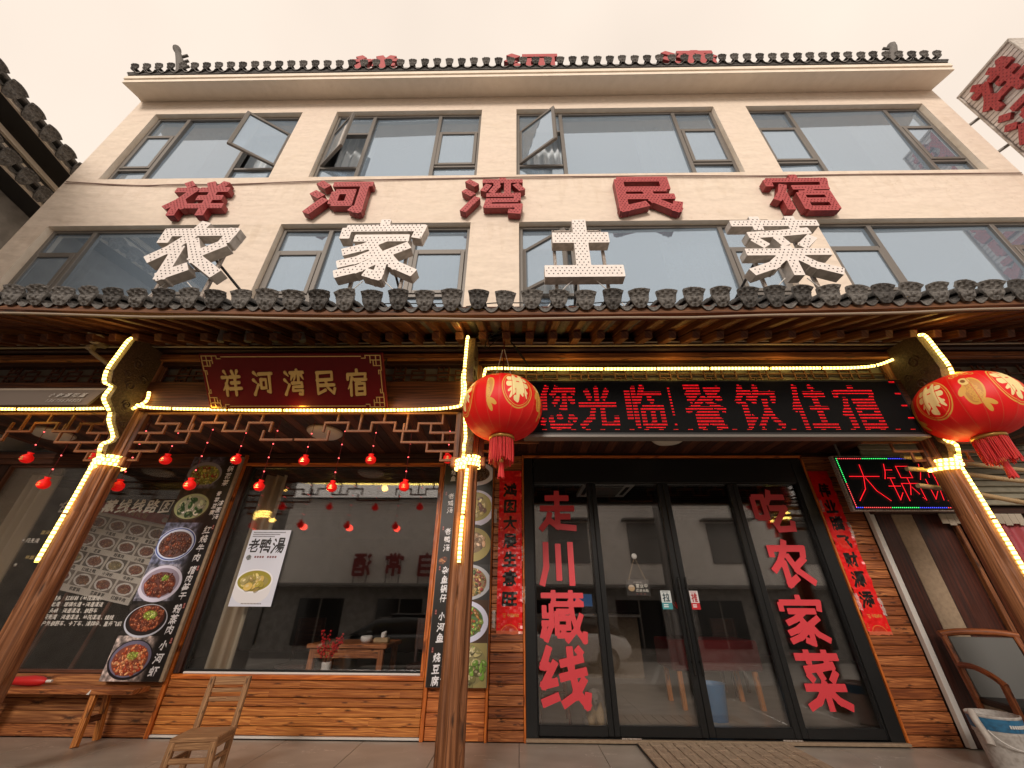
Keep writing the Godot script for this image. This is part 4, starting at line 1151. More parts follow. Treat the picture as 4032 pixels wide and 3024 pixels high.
# ---------------------------------------------------------------- signs
func signs() -> void:
	# lacquered name plaque, hung leaning forward
	var p := thing("name_plaque", "dark red lacquered plaque with five gold characters", "plaque", Vector3(-2.408, 3.302, 1.70))
	p.rotation.x = 0.768
	BX("board", Vector3(0, 0, -0.015), Vector3(1.965, 0.62, 0.03), M.plaque_red, p, 0.006)
	for s in [-1.0, 1.0]:
		BX("gold_line", Vector3(0, s * 0.275, 0.001), Vector3(1.50, 0.009, 0.004), M.gold, p, 0.0)
		BX("gold_line", Vector3(s * 0.945, 0, 0.001), Vector3(0.009, 0.24, 0.004), M.gold, p, 0.0)
		for t in [-1.0, 1.0]:
			var k := MB.new()
			for q in [[0, 0, .16, 0], [0, 0, 0, .16], [.05, 0, .05, .11], [.11, 0, .11, .08], [0, .05, .11, .05], [0, .11, .08, .11], [.08, .05, .08, .11], [.11, .05, .05, .05], [.16, 0, .16, .03], [.16, .03, .20, .03], [0, .16, .03, .16], [.03, .16, .03, .20]]:
				var a := Vector3(0.955 - q[0], 0.285 - q[1], 0) * Vector3(s, t, 1)
				var b := Vector3(0.955 - q[2], 0.285 - q[3], 0) * Vector3(s, t, 1)
				k.box((a + b) / 2.0, Vector3(absf(a.x - b.x) + 0.009, absf(a.y - b.y) + 0.009, 0.004 + 0.0006 * q[0] * 10.0), 0.0)
			P("corner_key", k.mesh(), M.gold, p, Vector3(0, 0, 0.0025))
	var nm := "祥河湾民宿"
	for k in 5:
		var g := solid_glyph(nm[k], 0.21, 0.27, 0.008, 6.2, 1, 56, 1.0, 0.08)
		var c := P("character", g[0], M.gold, p, Vector3(-0.68 + k * 0.34, -0.01, 0.009))
		P("character_edge", g[1], M.gold, c)
	# running-text screen
	var s := thing("text_screen", "long black screen showing red running text", "screen")
	BX("case", Vector3(2.12, 3.09, 1.47), Vector3(4.10, 0.66, 0.09), M.black, s, 0.008)
	var m := MB.new()
	m.rect(0.10, 2.79, 4.14, 3.39, 1.5165)
	P("lamp_grid", m.mesh(), screen_mat(screen_image(), 1.5), s)
	BX("bottom_rail", Vector3(2.12, 2.745, 1.48), Vector3(4.12, 0.03, 0.12), M.frame, s, 0.004)
	var al := AreaLight3D.new()
	al.area_size = Vector2(3.6, 0.4)
	al.light_color = Color(1.0, 0.08, 0.1)
	al.light_energy = 0.12
	al.shadow_enabled = true
	al.position = Vector3(2.12, 3.09, 1.525)
	al.rotation.y = PI
	add_child(al)
	# dotted lamp sign of the next kitchen
	var d := thing("dotted_lamp_sign", "small black sign with red dotted characters and coloured lamp border", "sign", Vector3(4.815, 2.59, 0.36))
	BX("case", Vector3(0, 0, -0.03), Vector3(1.47, 0.70, 0.06), M.steel, d, 0.006)
	var dm := MB.new()
	dm.rect(-0.715, -0.335, 0.715, 0.335, 0.003)
	P("lamp_face", dm.mesh(), screen_mat(dots_sign(), 1.6), d)
	for x in [-0.6, 0.6]: BX("hanger", Vector3(x, 0.45, -0.03), Vector3(0.02, 0.25, 0.02), M.frame, d, 0.0)
	# awning valance with the maker's name
	var a := thing("awning_roll", "brown folded awning with the maker's name above the bench", "awning")
	var am := MB.new()
	prism_x(am, [Vector2(1.50, 3.27), Vector2(1.62, 3.25), Vector2(1.70, 3.03), Vector2(1.68, 3.02), Vector2(1.60, 3.23), Vector2(1.50, 3.25)], -7.0, -4.53)
	P("cloth", am.mesh(), mat(lin(0.115, 0.085, 0.065), 0.7), a)
	BAR("roller", Vector3(-7.0, 3.27, 1.56), Vector3(-4.5, 3.27, 1.56), 0.035, M.conduit, a, 10)
	var pale := mat(lin(0.30, 0.27, 0.24), 0.7)
	var txt := "小赵遮阳篷"
	var lean := Basis(Vector3.RIGHT, 0.35 - PI / 2 + 1.22)
	for k in 5:
		var g := solid_glyph(txt[k], 0.062, 0.062, 0.001, 6.5, 1, 30, 1.0, 0.1)
		P("printed_character", g[0], pale, a, Vector3(-5.02 + k * 0.085, 3.165, 1.663), Basis(Vector3.RIGHT, -0.35))
	var num := "13675634805"
	for k in 11:
		var g := solid_glyph(num[k], 0.034, 0.046, 0.001, 7.5, 0, 24)
		P("printed_character", g[0], pale, a, Vector3(-5.0 + k * 0.036, 3.085, 1.692), Basis(Vector3.RIGHT, -0.35))

func paper_strip(w: float, h: float, seed_: int) -> ArrayMesh:   # paper pasted on planks: wrinkled, edges lifting
	var m := MB.new()
	var n := noise(3.0, seed_, 3)
	var f := noise(9.0, seed_ + 1, 2)
	var nx := 12
	var ny := 70
	var P_ := []
	for j in ny + 1:
		for i in nx + 1:
			var u := float(i) / nx
			var v := float(j) / ny
			var x := (u - 0.5) * w + n.get_noise_2d(v * 3.0, u) * 0.004
			var y := (v - 0.5) * h + (n.get_noise_2d(u * 4.0, 7.0) * 0.012 if j == 0 else 0.0)
			var edge := pow(absf(u - 0.5) * 2.0, 6.0) * maxf(0.0, n.get_noise_2d(v * 5.0, 3.0 + signf(u - 0.5))) * 0.035
			var crease := absf(f.get_noise_2d(x * 0.35 + y * 0.5, y - x * 0.9)) * 0.013
			P_.append(Vector3(x, y, edge + crease))
	for j in ny:
		for i in nx:
			var q := [P_[j * (nx + 1) + i], P_[j * (nx + 1) + i + 1], P_[(j + 1) * (nx + 1) + i + 1], P_[(j + 1) * (nx + 1) + i]]
			var uv := []
			for k in [[0, 0], [1, 0], [1, 1], [0, 1]]: uv.append(Vector2(float(i + k[0]) / nx, 1.0 - float(j + k[1]) / ny))
			m.quad(q[0], q[1], q[2], q[3], uv[0], uv[1], uv[2], uv[3])
	return m.mesh()

func menus() -> void:
	var a := thing("dish_menu_board", "tall menu board of six dishes beside the shop window", "menu board", Vector3(-4.21, 1.745, 0.10), "dish menu boards")
	BX("panel", Vector3(0, 0, -0.02), Vector3(0.70, 2.53, 0.045), M.beige, a, 0.004)
	var m := MB.new()
	m.rect(-0.345, -1.262, 0.315, 1.262, 0.004)
	P("print", m.mesh(), printed(tex(menu_left()), 0.35), a)
	var b := thing("dish_menu_board", "tall menu board with dish names behind the cracked log pillar", "menu board", Vector3(-0.672, 1.72, 0.10), "dish menu boards")
	BX("panel", Vector3(0, 0, -0.02), Vector3(0.655, 2.53, 0.045), M.frame, b, 0.004)
	var m2 := MB.new()
	m2.rect(-0.322, -1.262, 0.322, 1.262, 0.004)
	P("print", m2.mesh(), printed(tex(menu_right()), 0.35), b)
	var c := thing("couplet_banner", "wrinkled red paper couplet beside the leftmost door panel", "banner", Vector3(-0.108, 1.885, 0.016), "red paper couplets")
	P("paper", paper_strip(0.30, 1.90, 5), printed(tex(couplet("鸿图大展生意旺", 6)), 0.3), c)
	var d := thing("couplet_banner", "wrinkled red paper couplet on planks near the white corner trim", "banner", Vector3(4.085, 1.895, 0.016), "red paper couplets")
	P("paper", paper_strip(0.265, 1.88, 8), printed(tex(couplet("伟业腾飞财源添", 9)), 0.3), d)
	var film := glass(Color(0.9, 0.88, 0.85), 0.35, 0.0)
	for q in [[-0.30, 2.15, c], [0.055, 1.7, c], [-0.29, 1.0, c], [0.06, 1.25, c], [3.965, 1.2, d], [4.215, 2.0, d], [4.215, 1.15, d], [3.965, 2.3, d]]:
		var t := MB.new()
		for k in 5: t.quad(Vector3(-0.02, k * 0.035, 0.012 + 0.01 * (k % 2)), Vector3(0.015, k * 0.035 - 0.01, 0.02), Vector3(0.02, k * 0.035 + 0.03, 0.006 + 0.014 * (k % 2)), Vector3(-0.018, k * 0.035 + 0.03, 0.012))
		var at: Vector3 = Vector3(q[0], q[1], 0.016) - (q[2] as Node3D).position
		P("tape", t.mesh(), film, q[2], at)

# ---------------------------------------------------------------- lanterns
func lantern(label: String, at: Vector3, turn: float, skin_mat: Material, hang: float) -> void:
	var t := thing("red_lantern", label, "lantern", at, "big red lanterns")
	t.rotation.y = turn
	var prof := []
	for k in 25:
		var a := -PI / 2 + PI * k / 24.0
		var r := 0.40 * pow(cos(a), 0.72)
		prof.append(Vector2(maxf(r, 0.105), 0.315 * sin(a)))
	var m := MB.new()
	var K := 80
	for i in 24:
		for j in K:
			var q := []
			var nn := []
			for s in [[i, j], [i, j + 1], [i + 1, j + 1], [i + 1, j]]:
				var a: float = TAU * s[1] / K
				var pr: Vector2 = prof[s[0]]
				var rib := 1.0 - 0.022 * pow(absf(sin(a * 10.0)), 0.6) * (1.0 - absf(pr.y) * 1.5)
				q.append(Vector3(pr.x * rib * sin(a), pr.y, pr.x * rib * cos(a)))
				var d: Vector2 = prof[mini(s[0] + 1, 24)] - prof[maxi(s[0] - 1, 0)]
				var nr := Vector2(d.y, -d.x).normalized()
				var bend := cos(a * 10.0) * 0.16 * signf(sin(a * 10.0))
				nn.append(Vector3(nr.x * sin(a + bend), nr.y, nr.x * cos(a + bend)).normalized())
			var u0 := float(j) / K
			var u1 := float(j + 1) / K
			m.tri(q[0], q[1], q[2], nn[0], nn[1], nn[2], Vector2(u0, 1.0 - i / 24.0), Vector2(u1, 1.0 - i / 24.0), Vector2(u1, 1.0 - (i + 1) / 24.0))
			m.tri(q[0], q[2], q[3], nn[0], nn[2], nn[3], Vector2(u0, 1.0 - i / 24.0), Vector2(u1, 1.0 - (i + 1) / 24.0), Vector2(u0, 1.0 - (i + 1) / 24.0))
	P("skin", m.mesh(), skin_mat, t)
	for y in [-0.325, 0.318]:
		var c := MB.new()
		c.lathe([Vector2(0.0, -0.02), Vector2(0.12, -0.02), Vector2(0.125, 0.0), Vector2(0.12, 0.02), Vector2(0.0, 0.02)], 24)
		P("gold_collar", c.mesh(), M.lantern_gold, t, Vector3(0, y, 0))
	var f := MB.new()
	for k in 90:
		var a := k * 2.399
		var r := 0.118 - 0.02 * rng.randf()
		var p := Vector3(cos(a) * r, -0.335, sin(a) * r)
		var e := p + Vector3(cos(a) * 0.004, -0.20 - rng.randf() * 0.05, sin(a) * 0.004)
		f.tube(PackedVector3Array([p, (p + e) / 2.0 + Vector3(rng.randf_range(-0.004, 0.004), 0, rng.randf_range(-0.004, 0.004)), e]), 0.0046, 4)
	P("fringe", f.mesh(), M.red_cloth, t)
	var ts := MB.new()
	ts.tube(PackedVector3Array([Vector3(0, -0.33, 0), Vector3(0, -0.56, 0)]), 0.005, 5)
	for k in 26:
		var a := k * 2.399
		ts.tube(PackedVector3Array([Vector3(cos(a) * 0.016, -0.56, sin(a) * 0.016), Vector3(cos(a) * 0.03, -0.70 - rng.randf() * 0.02, sin(a) * 0.03)]), 0.0045, 4)
	P("tassel", ts.mesh(), M.red_cloth, t)
	var kn := MB.new()
	kn.lathe([Vector2(0.0, -0.03), Vector2(0.02, -0.02), Vector2(0.022, 0.02), Vector2(0.0, 0.03)], 10, Vector3(0, -0.55, 0))
	P("gold_knot", kn.mesh(), M.lantern_gold, t)
	for x in [-0.10, 0.10]: BAR("hanger_wire", Vector3(x, 0.33, 0), Vector3(0.01 * signf(x), hang, 0), 0.005, M.white, t, 5)
	BAR("hanger_cord", Vector3(0, 0.33, 0), Vector3(0, hang + 0.24, -0.02), 0.007, M.plaque_red, t, 5)

func lanterns() -> void:
	var sk := printed(tex(lantern_print()), 0.55)
	sk.texture_repeat = true
	lantern("big red lantern with gold character hanging in front of the text screen", Vector3(-0.16, 2.955, 1.75), -0.36, sk, 0.72)
	lantern("big red lantern hanging in front of the pillar with bamboo poles", Vector3(4.47, 2.965, 1.75), 0.9, sk, 0.74)
	# money-bag lamps on beaded strings
	var bag := MB.new()
	bag.lathe([Vector2(0.0, -0.062), Vector2(0.03, -0.060), Vector2(0.055, -0.04), Vector2(0.066, -0.01), Vector2(0.058, 0.025), Vector2(0.032, 0.05), Vector2(0.024, 0.058), Vector2(0.036, 0.078), Vector2(0.030, 0.080), Vector2(0.0, 0.066)], 16, Vector3.ZERO, true, 0.045)
	var bm := bag.mesh()
	var luck := solid_glyph("吉" if G.has("吉") else "土", 0.035, 0.04, 0.001, 9.0, 1, 24)
	var bead := MB.new()
	bead.lathe([Vector2(0, -0.008), Vector2(0.007, -0.003), Vector2(0.007, 0.003), Vector2(0, 0.008)], 7)
	var bd := bead.mesh()
	var at := [[-5.538, 2.633], [-5.164, 2.346], [-4.773, 2.66], [-4.332, 2.322], [-3.943, 2.617], [-3.552, 2.338], [-3.147, 2.618], [-2.788, 2.324], [-2.379, 2.608], [-1.998, 2.316], [-1.636, 2.619], [-1.222, 2.327], [-0.783, 2.635]]
	var ord := ["first", "second", "third", "fourth", "fifth", "sixth", "seventh", "eighth", "ninth", "tenth", "eleventh", "twelfth", "thirteenth"]
	for k in 13:
		var p := Vector3(at[k][0], at[k][1], 1.15)
		var t := thing("money_bag_lamp", "%s little glowing red money-bag lamp on a string, %s row, counted from the bench end" % [ord[k], "upper" if k % 2 == 0 else "lower"], "lamp", p, "money-bag string lamps")
		var b := P("bag", bm, M.bag_red, t, Vector3.ZERO, (Basis(Vector3.BACK, rng.randf_range(-0.2, 0.2)) * Basis(Vector3.UP, rng.randf() * 6.0)).scaled(Vector3(rng.randf_range(0.76, 0.9), rng.randf_range(0.78, 0.9), 0.82)))
		P("gold_mark", luck[0], M.gold, t, Vector3(0.010, -0.010, 0.0575), Basis(Vector3.UP, 0.2))
		BAR("string", Vector3(0, 0.06, 0), Vector3(0.0, 3.10 - p.y, 0), 0.0028, M.plaque_red, t, 5)
		var y := 0.16
		while y < 3.05 - p.y:
			P("bead", bd, M.bead, t, Vector3(0, y, 0))
			y += 0.16
		if k % 2 == 1: lamp_at(p + Vector3(0, -0.02, 0.11), 0.012, Color(1.0, 0.2, 0.12), 0.05)

# ---------------------------------------------------------------- small fittings
func small_things() -> void:
	var sl := ["black tube spotlight under the eave, first of four from the bench pillar", "black tube spotlight under the eave, second of four", "black tube spotlight under the eave, third of four", "black tube spotlight under the eave, tilted, nearest the cracked pillar"]
	var sx := [-3.36, -3.05, -2.74, -2.42]
	for k in 4:
		var t := thing("spotlight", sl[k], "spotlight", Vector3(sx[k], 3.79, 1.76), "eave spotlights")
		var m := MB.new()
		m.lathe([Vector2(0.0, 0.0), Vector2(0.034, 0.0), Vector2(0.036, 0.006), Vector2(0.036, 0.17), Vector2(0.030, 0.18), Vector2(0.0, 0.18)], 18)
		P("tube", m.mesh(), M.frame, t, Vector3.ZERO, Basis(Vector3.BACK, [0.0, 0.08, 0.0, 0.4][k]) * Basis(Vector3.RIGHT, 0.15))
		BAR("stem", Vector3(0, 0.17, 0), Vector3(0, 0.24, 0), 0.008, M.frame, t, 6)
	var lp := [[-5.93, 0.76], [-2.42, 0.80], [1.92, 0.60]]
	for k in 3:
		var t := thing("ceiling_lamp", ["round white ceiling lamp above the bench", "round white ceiling lamp above the shop window", "round white ceiling lamp above the entrance, under the text screen"][k], "lamp", Vector3(lp[k][0], 3.105, lp[k][1]), "veranda ceiling lamps")
		var m := MB.new()
		m.lathe([Vector2(0.0, -0.075), Vector2(0.10, -0.072), Vector2(0.17, -0.058), Vector2(0.20, -0.03), Vector2(0.205, 0.0)], 28)
		P("shade", m.mesh(), M.lamp_shade, t)
		var rm := MB.new()
		rm.lathe([Vector2(0.19, -0.02), Vector2(0.212, -0.018), Vector2(0.212, 0.0), Vector2(0.19, 0.0)], 28)
		P("rim", rm.mesh(), M.conduit, t)
	# security camera on a swan-neck arm
	var c := thing("security_camera", "cream security camera on an arm beside the carved bracket", "camera", Vector3(-4.62, 3.42, 1.62))
	var ar := MB.new()
	ar.tube(smooth_path([Vector3(0.26, -0.02, -0.1), Vector3(0.12, 0.06, -0.02), Vector3(-0.10, 0.20, 0.05), Vector3(-0.22, 0.28, 0.08), Vector3(-0.26, 0.33, 0.08)], 5), 0.022, 8)
	P("arm", ar.mesh(), M.conduit, c)
	BX("joint", Vector3(-0.27, 0.34, 0.08), Vector3(0.08, 0.06, 0.07), M.conduit, c, 0.018)
	var hb := P("housing", boxm(Vector3(0.10, 0.09, 0.24), 0.025), M.conduit, c, Vector3(-0.24, 0.43, 0.06), Basis(Vector3.UP, 0.5) * Basis(Vector3.RIGHT, 0.25))
	BX("hood", Vector3(0, 0.05, 0.02), Vector3(0.12, 0.012, 0.28), M.conduit, hb, 0.004)
	var ln := MB.new()
	ln.lathe([Vector2(0.0, 0.0), Vector2(0.035, 0.0), Vector2(0.035, 0.02), Vector2(0.0, 0.025)], 16)
	P("lens", ln.mesh(), M.black_gloss, hb, Vector3(0, 0, 0.115), Basis(Vector3.RIGHT, PI / 2))
	# bamboo poles stored behind the pillar
	for q in [[4.27, 2.635, 5.9, 2.50, "uppermost bamboo pole stuck behind the log pillar"], [4.255, 2.50, 5.9, 2.375, "middle bamboo pole stuck behind the log pillar"], [4.279, 2.32, 5.9, 2.10, "lowest bamboo pole stuck behind the log pillar"]]:
		var t := thing("bamboo_pole", q[4], "pole", Vector3.ZERO, "bamboo poles")
		var pts := []
		for k in 8:
			var f := k / 7.0
			pts.append(Vector3(lerpf(q[0] - 0.12, q[2], f), lerpf(q[1] + 0.012, q[3], f) + sin(f * 7.0) * 0.012, 1.18 - f * 0.12))
		var m := MB.new()
		m.tube(smooth_path(pts, 4), 0.024, 10)
		P("culm", m.mesh(), M.bamboo, t)
		for k in [2, 4, 6]:
			var r := MB.new()
			r.tube(PackedVector3Array([pts[k] - Vector3(0.006, 0, 0), pts[k] + Vector3(0.006, 0, 0)]), 0.027, 10)
			P("node_ring", r.mesh(), M.bamboo, t)
	for q in [[0.0, 0.16], [0.35, -0.2], [-0.3, 0.1]]:
		var lw := MB.new()
		lw.tube(smooth_path([Vector3(-0.18, 3.95, 1.73), Vector3(-0.34 + q[0] * 0.3, 3.92 - q[1] * 0.4, 1.72), Vector3(-0.36 + q[0], 3.72, 1.70), Vector3(-0.24 + q[0], 3.70 + q[1], 1.69), Vector3(-0.14, 3.9, 1.72)], 6), 0.006, 5)
		tag(P("cable_loop", lw.mesh(), M.rubber, self), ["black cable loop bunched above the centre lantern, lowest", "black cable loop above the centre lantern, reaching towards the text screen", "black cable loop above the centre lantern, reaching towards the cracked pillar"][[0.0, 0.35, -0.3].find(q[0])], "cable", "cable loops above the lantern")
	var ck := MB.new()
	ck.tube(smooth_path([Vector3(-1.55, 3.74, 1.47), Vector3(-1.56, 3.55, 1.49), Vector3(-1.60, 3.35, 1.48), Vector3(-1.64, 3.22, 1.47)], 5), 0.009, 6)
	tag(P("dangling_cable", ck.mesh(), M.rubber, self), "black cable end dangling beside the red plaque", "cable")

# ---------------------------------------------------------------- furniture and clutter on the veranda
func furniture() -> void:
	# low village chair
	var c := thing("village_chair", "small weathered wooden chair on the veranda", "chair", Vector3(-2.52, 0.012, 1.22))
	c.rotation.y = 0.16
	var g: Material = M.grey_wood
	BX("seat", Vector3(0, 0.305, 0), Vector3(0.34, 0.03, 0.32), g, c, 0.008, 0)
	for x in [-0.145, 0.145]:
		P("leg", boxm(Vector3(0.045, 0.30, 0.045), 0.005, 1), g, c, Vector3(x * 1.06, 0.145, 0.14), Basis(Vector3.BACK, 0.06 * signf(x)))
		P("back_post", boxm(Vector3(0.042, 0.66, 0.04), 0.005, 1), g, c, Vector3(x * 1.0, 0.328, -0.155), Basis(Vector3.RIGHT, -0.10))
		BX("side_rail", Vector3(x, 0.17, 0), Vector3(0.025, 0.03, 0.27), g, c, 0.003)
		BX("seat_rail", Vector3(x, 0.268, 0), Vector3(0.03, 0.045, 0.27), g, c, 0.003)
	BX("apron", Vector3(0, 0.268, 0.142), Vector3(0.25, 0.045, 0.025), g, c, 0.003)
	BX("front_rail", Vector3(0, 0.185, 0.148), Vector3(0.26, 0.032, 0.02), g, c, 0.003)
	for q in [[0.625, 0.058, -0.187], [0.56, 0.028, -0.18], [0.50, 0.03, -0.173]]:
		BX("back_slat", Vector3(0, q[0], q[2]), Vector3(0.25, q[1], 0.018), g, c, 0.003)
	# plank bench
	var b := thing("plank_bench", "long plank bench against the wall", "bench", Vector3(-4.95, 0.012, 0.19))
	BX("seat", Vector3(0, 0.41, 0), Vector3(1.95, 0.045, 0.22), M.plank_knotty, b, 0.006)
	for x in [-0.62, 0.62]:
		var s := signf(x)
		P("leg", boxm(Vector3(0.055, 0.44, 0.05), 0.005, 1), M.plank_orange, b, Vector3(x - s * 0.03, 0.20, 0.10), Basis(Vector3.BACK, s * 0.22) * Basis(Vector3.RIGHT, -0.2))
		P("leg", boxm(Vector3(0.055, 0.43, 0.05), 0.005, 1), M.plank_orange, b, Vector3(x - s * 0.03, 0.20, -0.085), Basis(Vector3.BACK, s * 0.12) * Basis(Vector3.RIGHT, 0.1))
		BX("leg_stretcher", Vector3(x - s * 0.03, 0.18, 0.0), Vector3(0.04, 0.05, 0.16), M.timber, b, 0.004, 2)
	var chip := MB.new()
	chip.quad(Vector3(0.50, 0.389, 0.112), Vector3(0.53, 0.389, 0.112), Vector3(0.535, 0.43, 0.112), Vector3(0.528, 0.43, 0.112))
	P("paper_scrap", chip.mesh(), M.white, b)
	# folded red umbrella on the bench
	var u := thing("folded_umbrella", "folded red umbrella with white tip on the bench", "umbrella", Vector3(-5.55, 0.447, 0.18))
	var um := MB.new()
	var pr := [Vector2(0.0, 0.0), Vector2(0.018, 0.01), Vector2(0.03, 0.12), Vector2(0.042, 0.35), Vector2(0.035, 0.45), Vector2(0.014, 0.5)]
	um.lathe(pr, 24, Vector3.ZERO, true, 0.16)
	P("canopy", um.mesh(), M.red_cloth, u, Vector3(0, 0.045, 0), Basis(Vector3.BACK, -PI / 2))
	BAR("tip", Vector3(0.49, 0.045, 0), Vector3(0.56, 0.045, 0), 0.013, M.white, u, 8)
	BAR("handle", Vector3(-0.14, 0.045, 0), Vector3(0.02, 0.045, 0), 0.012, M.black, u, 8)
	# paint bucket
	var k := thing("paint_bucket", "dirty white paint bucket with blue band", "bucket", Vector3(4.24, 0.012, 0.72))
	var bm := MB.new()
	bm.lathe([Vector2(0.0, 0.0), Vector2(0.145, 0.0), Vector2(0.15, 0.01), Vector2(0.165, 0.26), Vector2(0.172, 0.265), Vector2(0.172, 0.285), Vector2(0.168, 0.29), Vector2(0.172, 0.38), Vector2(0.178, 0.385), Vector2(0.178, 0.40), Vector2(0.16, 0.40), Vector2(0.14, 0.03), Vector2(0.0, 0.02)], 32)
	P("pail", bm.mesh(), rock("pail_plastic", [lin(0.36, 0.33, 0.30), lin(0.50, 0.47, 0.44), lin(0.56, 0.54, 0.51)], 0.02, 95, 0.5, 2.2, 1.0), k)
	var bb := MB.new()
	bb.lathe([Vector2(0.1725, 0.295), Vector2(0.1765, 0.38)], 32)
	P("blue_band", bb.mesh(), rock("blue_print", [lin(0.03, 0.10, 0.19), lin(0.03, 0.16, 0.31), lin(0.04, 0.19, 0.36)], 0.02, 96, 0.45, 2.2, 0.0), k)
	for q in 9:
		var a := 1.05 + q * 0.10
		BX("printed_mark", Vector3(cos(a) * 0.1765, 0.335, sin(a) * 0.1765), Vector3(0.012, 0.022, 0.004), M.white, k, 0.0).rotation.y = PI / 2 - a
	var hd := MB.new()
	var hp := []
	for q in 13:
		var a := PI * q / 12.0
		hp.append(Vector3(-0.18 * cos(a), 0.30 - 0.20 * sin(a) * 0.6, 0.19 * sin(a) * 0.5 + 0.09))
	hd.tube(smooth_path(hp, 3), 0.005, 6)
	P("bail", hd.mesh(), M.white, k)
	var rag := MB.new()
	rag.tube(smooth_path([Vector3(-0.17, 0.41, 0.0), Vector3(-0.2, 0.36, 0.04), Vector3(-0.19, 0.24, 0.07), Vector3(-0.2, 0.2, 0.08)], 4), 0.028, 8, true)
	P("rag", rag.mesh(), M.white_side, k)
	# armchair with a grey padded back
	var a := thing("wooden_armchair", "brown wooden armchair with grey padded back beside the paint bucket", "chair", Vector3(4.78, 0.012, 0.62))
	a.rotation.y = -0.28
	var wd: Material = M.trim_wood
	wd = M.plank_knotty_deep
	for x in [-0.30, 0.30]:
		P("back_post", boxm(Vector3(0.05, 1.0, 0.05), 0.01, 1), wd, a, Vector3(x, 0.5, -0.26), Basis(Vector3.RIGHT, -0.13))
		P("front_leg", boxm(Vector3(0.05, 0.62, 0.05), 0.01, 1), wd, a, Vector3(x, 0.31, 0.25))
		var am := MB.new()
		am.tube(smooth_path([Vector3(x, 0.70, -0.27), Vector3(x * 1.04, 0.71, -0.05), Vector3(x * 1.06, 0.67, 0.16), Vector3(x, 0.60, 0.27)], 5), 0.026, 8)
		P("arm", am.mesh(), wd, a)
	var tr := MB.new()
	tr.tube(smooth_path([Vector3(-0.33, 0.965, -0.32), Vector3(-0.15, 0.99, -0.335), Vector3(0.15, 0.99, -0.335), Vector3(0.33, 0.965, -0.32)], 5), 0.033, 8)
	P("top_rail", tr.mesh(), wd, a)
	P("back_pad", boxm(Vector3(0.54, 0.52, 0.035), 0.015), M.cushion, a, Vector3(0, 0.69, -0.282), Basis(Vector3.RIGHT, -0.13))
	BX("seat", Vector3(0, 0.42, 0.0), Vector3(0.58, 0.06, 0.54), M.black, a, 0.02)
	BX("seat_rail", Vector3(0, 0.37, 0.26), Vector3(0.55, 0.05, 0.04), wd, a, 0.005)
	# plank-patterned door mat
	var mt := thing("door_mat", "grey brown plank-patterned mat in front of the glass entrance", "mat", Vector3(1.95, 0.013, 0.50))
	BX("backing", Vector3(0, 0.003, 0), Vector3(1.54, 0.006, 0.88), M.black, mt, 0.0)
	for i in 13:
		var z := -0.44 - 0.12 * float(i % 2)
		while z < 0.44:
			var z0 := maxf(z, -0.43)
			var z1 := minf(z + 0.24, 0.43)
			if z1 - z0 > 0.03:
				BX("mat_plank", Vector3(-0.705 + i * 0.1175, 0.0125, (z0 + z1) / 2), Vector3(0.106, 0.014, z1 - z0 - 0.012), M.mat_plank, mt, 0.004, 2)
			z += 0.24
# ---------------------------------------------------------------- printed pictures (menus, posters, lantern print, lamp-dot screens)
func ell(img: Image, cx: float, cy: float, rx: float, ry: float, c: Color, rot := 0.0, ring := 0.0) -> void:
	var R := maxf(rx, ry) + 1.5
	var cs := cos(rot)
	var sn := sin(rot)
	for y in range(maxi(int(cy - R), 0), mini(int(cy + R) + 1, img.get_height())):
		for x in range(maxi(int(cx - R), 0), mini(int(cx + R) + 1, img.get_width())):
			var dx := x + 0.5 - cx
			var dy := y + 0.5 - cy
			var u := (dx * cs + dy * sn) / rx
			var v := (-dx * sn + dy * cs) / ry
			var q := sqrt(u * u + v * v)
			var k := clampf((1.0 - q) * minf(rx, ry) + 0.5, 0.0, 1.0)
			if ring > 0.0: k = minf(k, clampf((q - ring) * minf(rx, ry) + 0.5, 0.0, 1.0))
			if k > 0.0: img.set_pixel(x, y, img.get_pixel(x, y).lerp(Color(c.r, c.g, c.b), k * c.a))

func food(img: Image, cx: float, cy: float, rx: float, ry: float, pal: Array, n: int, size: float, seed_: int, rot := 0.0) -> void:
	var r := RandomNumberGenerator.new()
	r.seed = seed_
	ell(img, cx, cy, rx, ry, pal[0] * 0.75, rot)
	for k in n:
		var a := r.randf() * TAU
		var q := sqrt(r.randf()) * 0.93
		var u := cos(a) * q * rx
		var v := sin(a) * q * ry
		var x := cx + u * cos(rot) - v * sin(rot)
		var y := cy + u * sin(rot) + v * cos(rot)
		var c: Color = pal[r.randi() % pal.size()]
		var s := size * r.randf_range(0.5, 1.2)
		var t := r.randf() * PI
		var el := r.randf_range(0.3, 0.8)
		ell(img, x + s * 0.15, y + s * 0.25, s, s * el, c * 0.45, t)
		ell(img, x, y, s, s * el, c * r.randf_range(0.8, 1.15), t)
		ell(img, x - s * 0.2, y - s * 0.15, s * 0.4, s * el * 0.35, c.lerp(Color(1, 0.95, 0.85), 0.45), t)

func canvas(w: int, h: int, c: Color) -> Image:
	var img := Image.create(w, h, false, Image.FORMAT_RGB8)
	img.fill(c)
	return img

func seal(img: Image, x: float, y: float, s: float) -> void:
	img.fill_rect(Rect2i(int(x), int(y), int(s), int(s * 2.1)), Color(0.45, 0.10, 0.09))
	print_glyph(img, "王", x + s * 0.15, y + s * 0.1, s * 0.7, s * 0.8, Color(0.9, 0.8, 0.75), 7.0, 0)
	print_glyph(img, "山", x + s * 0.15, y + s * 1.1, s * 0.7, s * 0.8, Color(0.9, 0.8, 0.75), 7.0, 0)

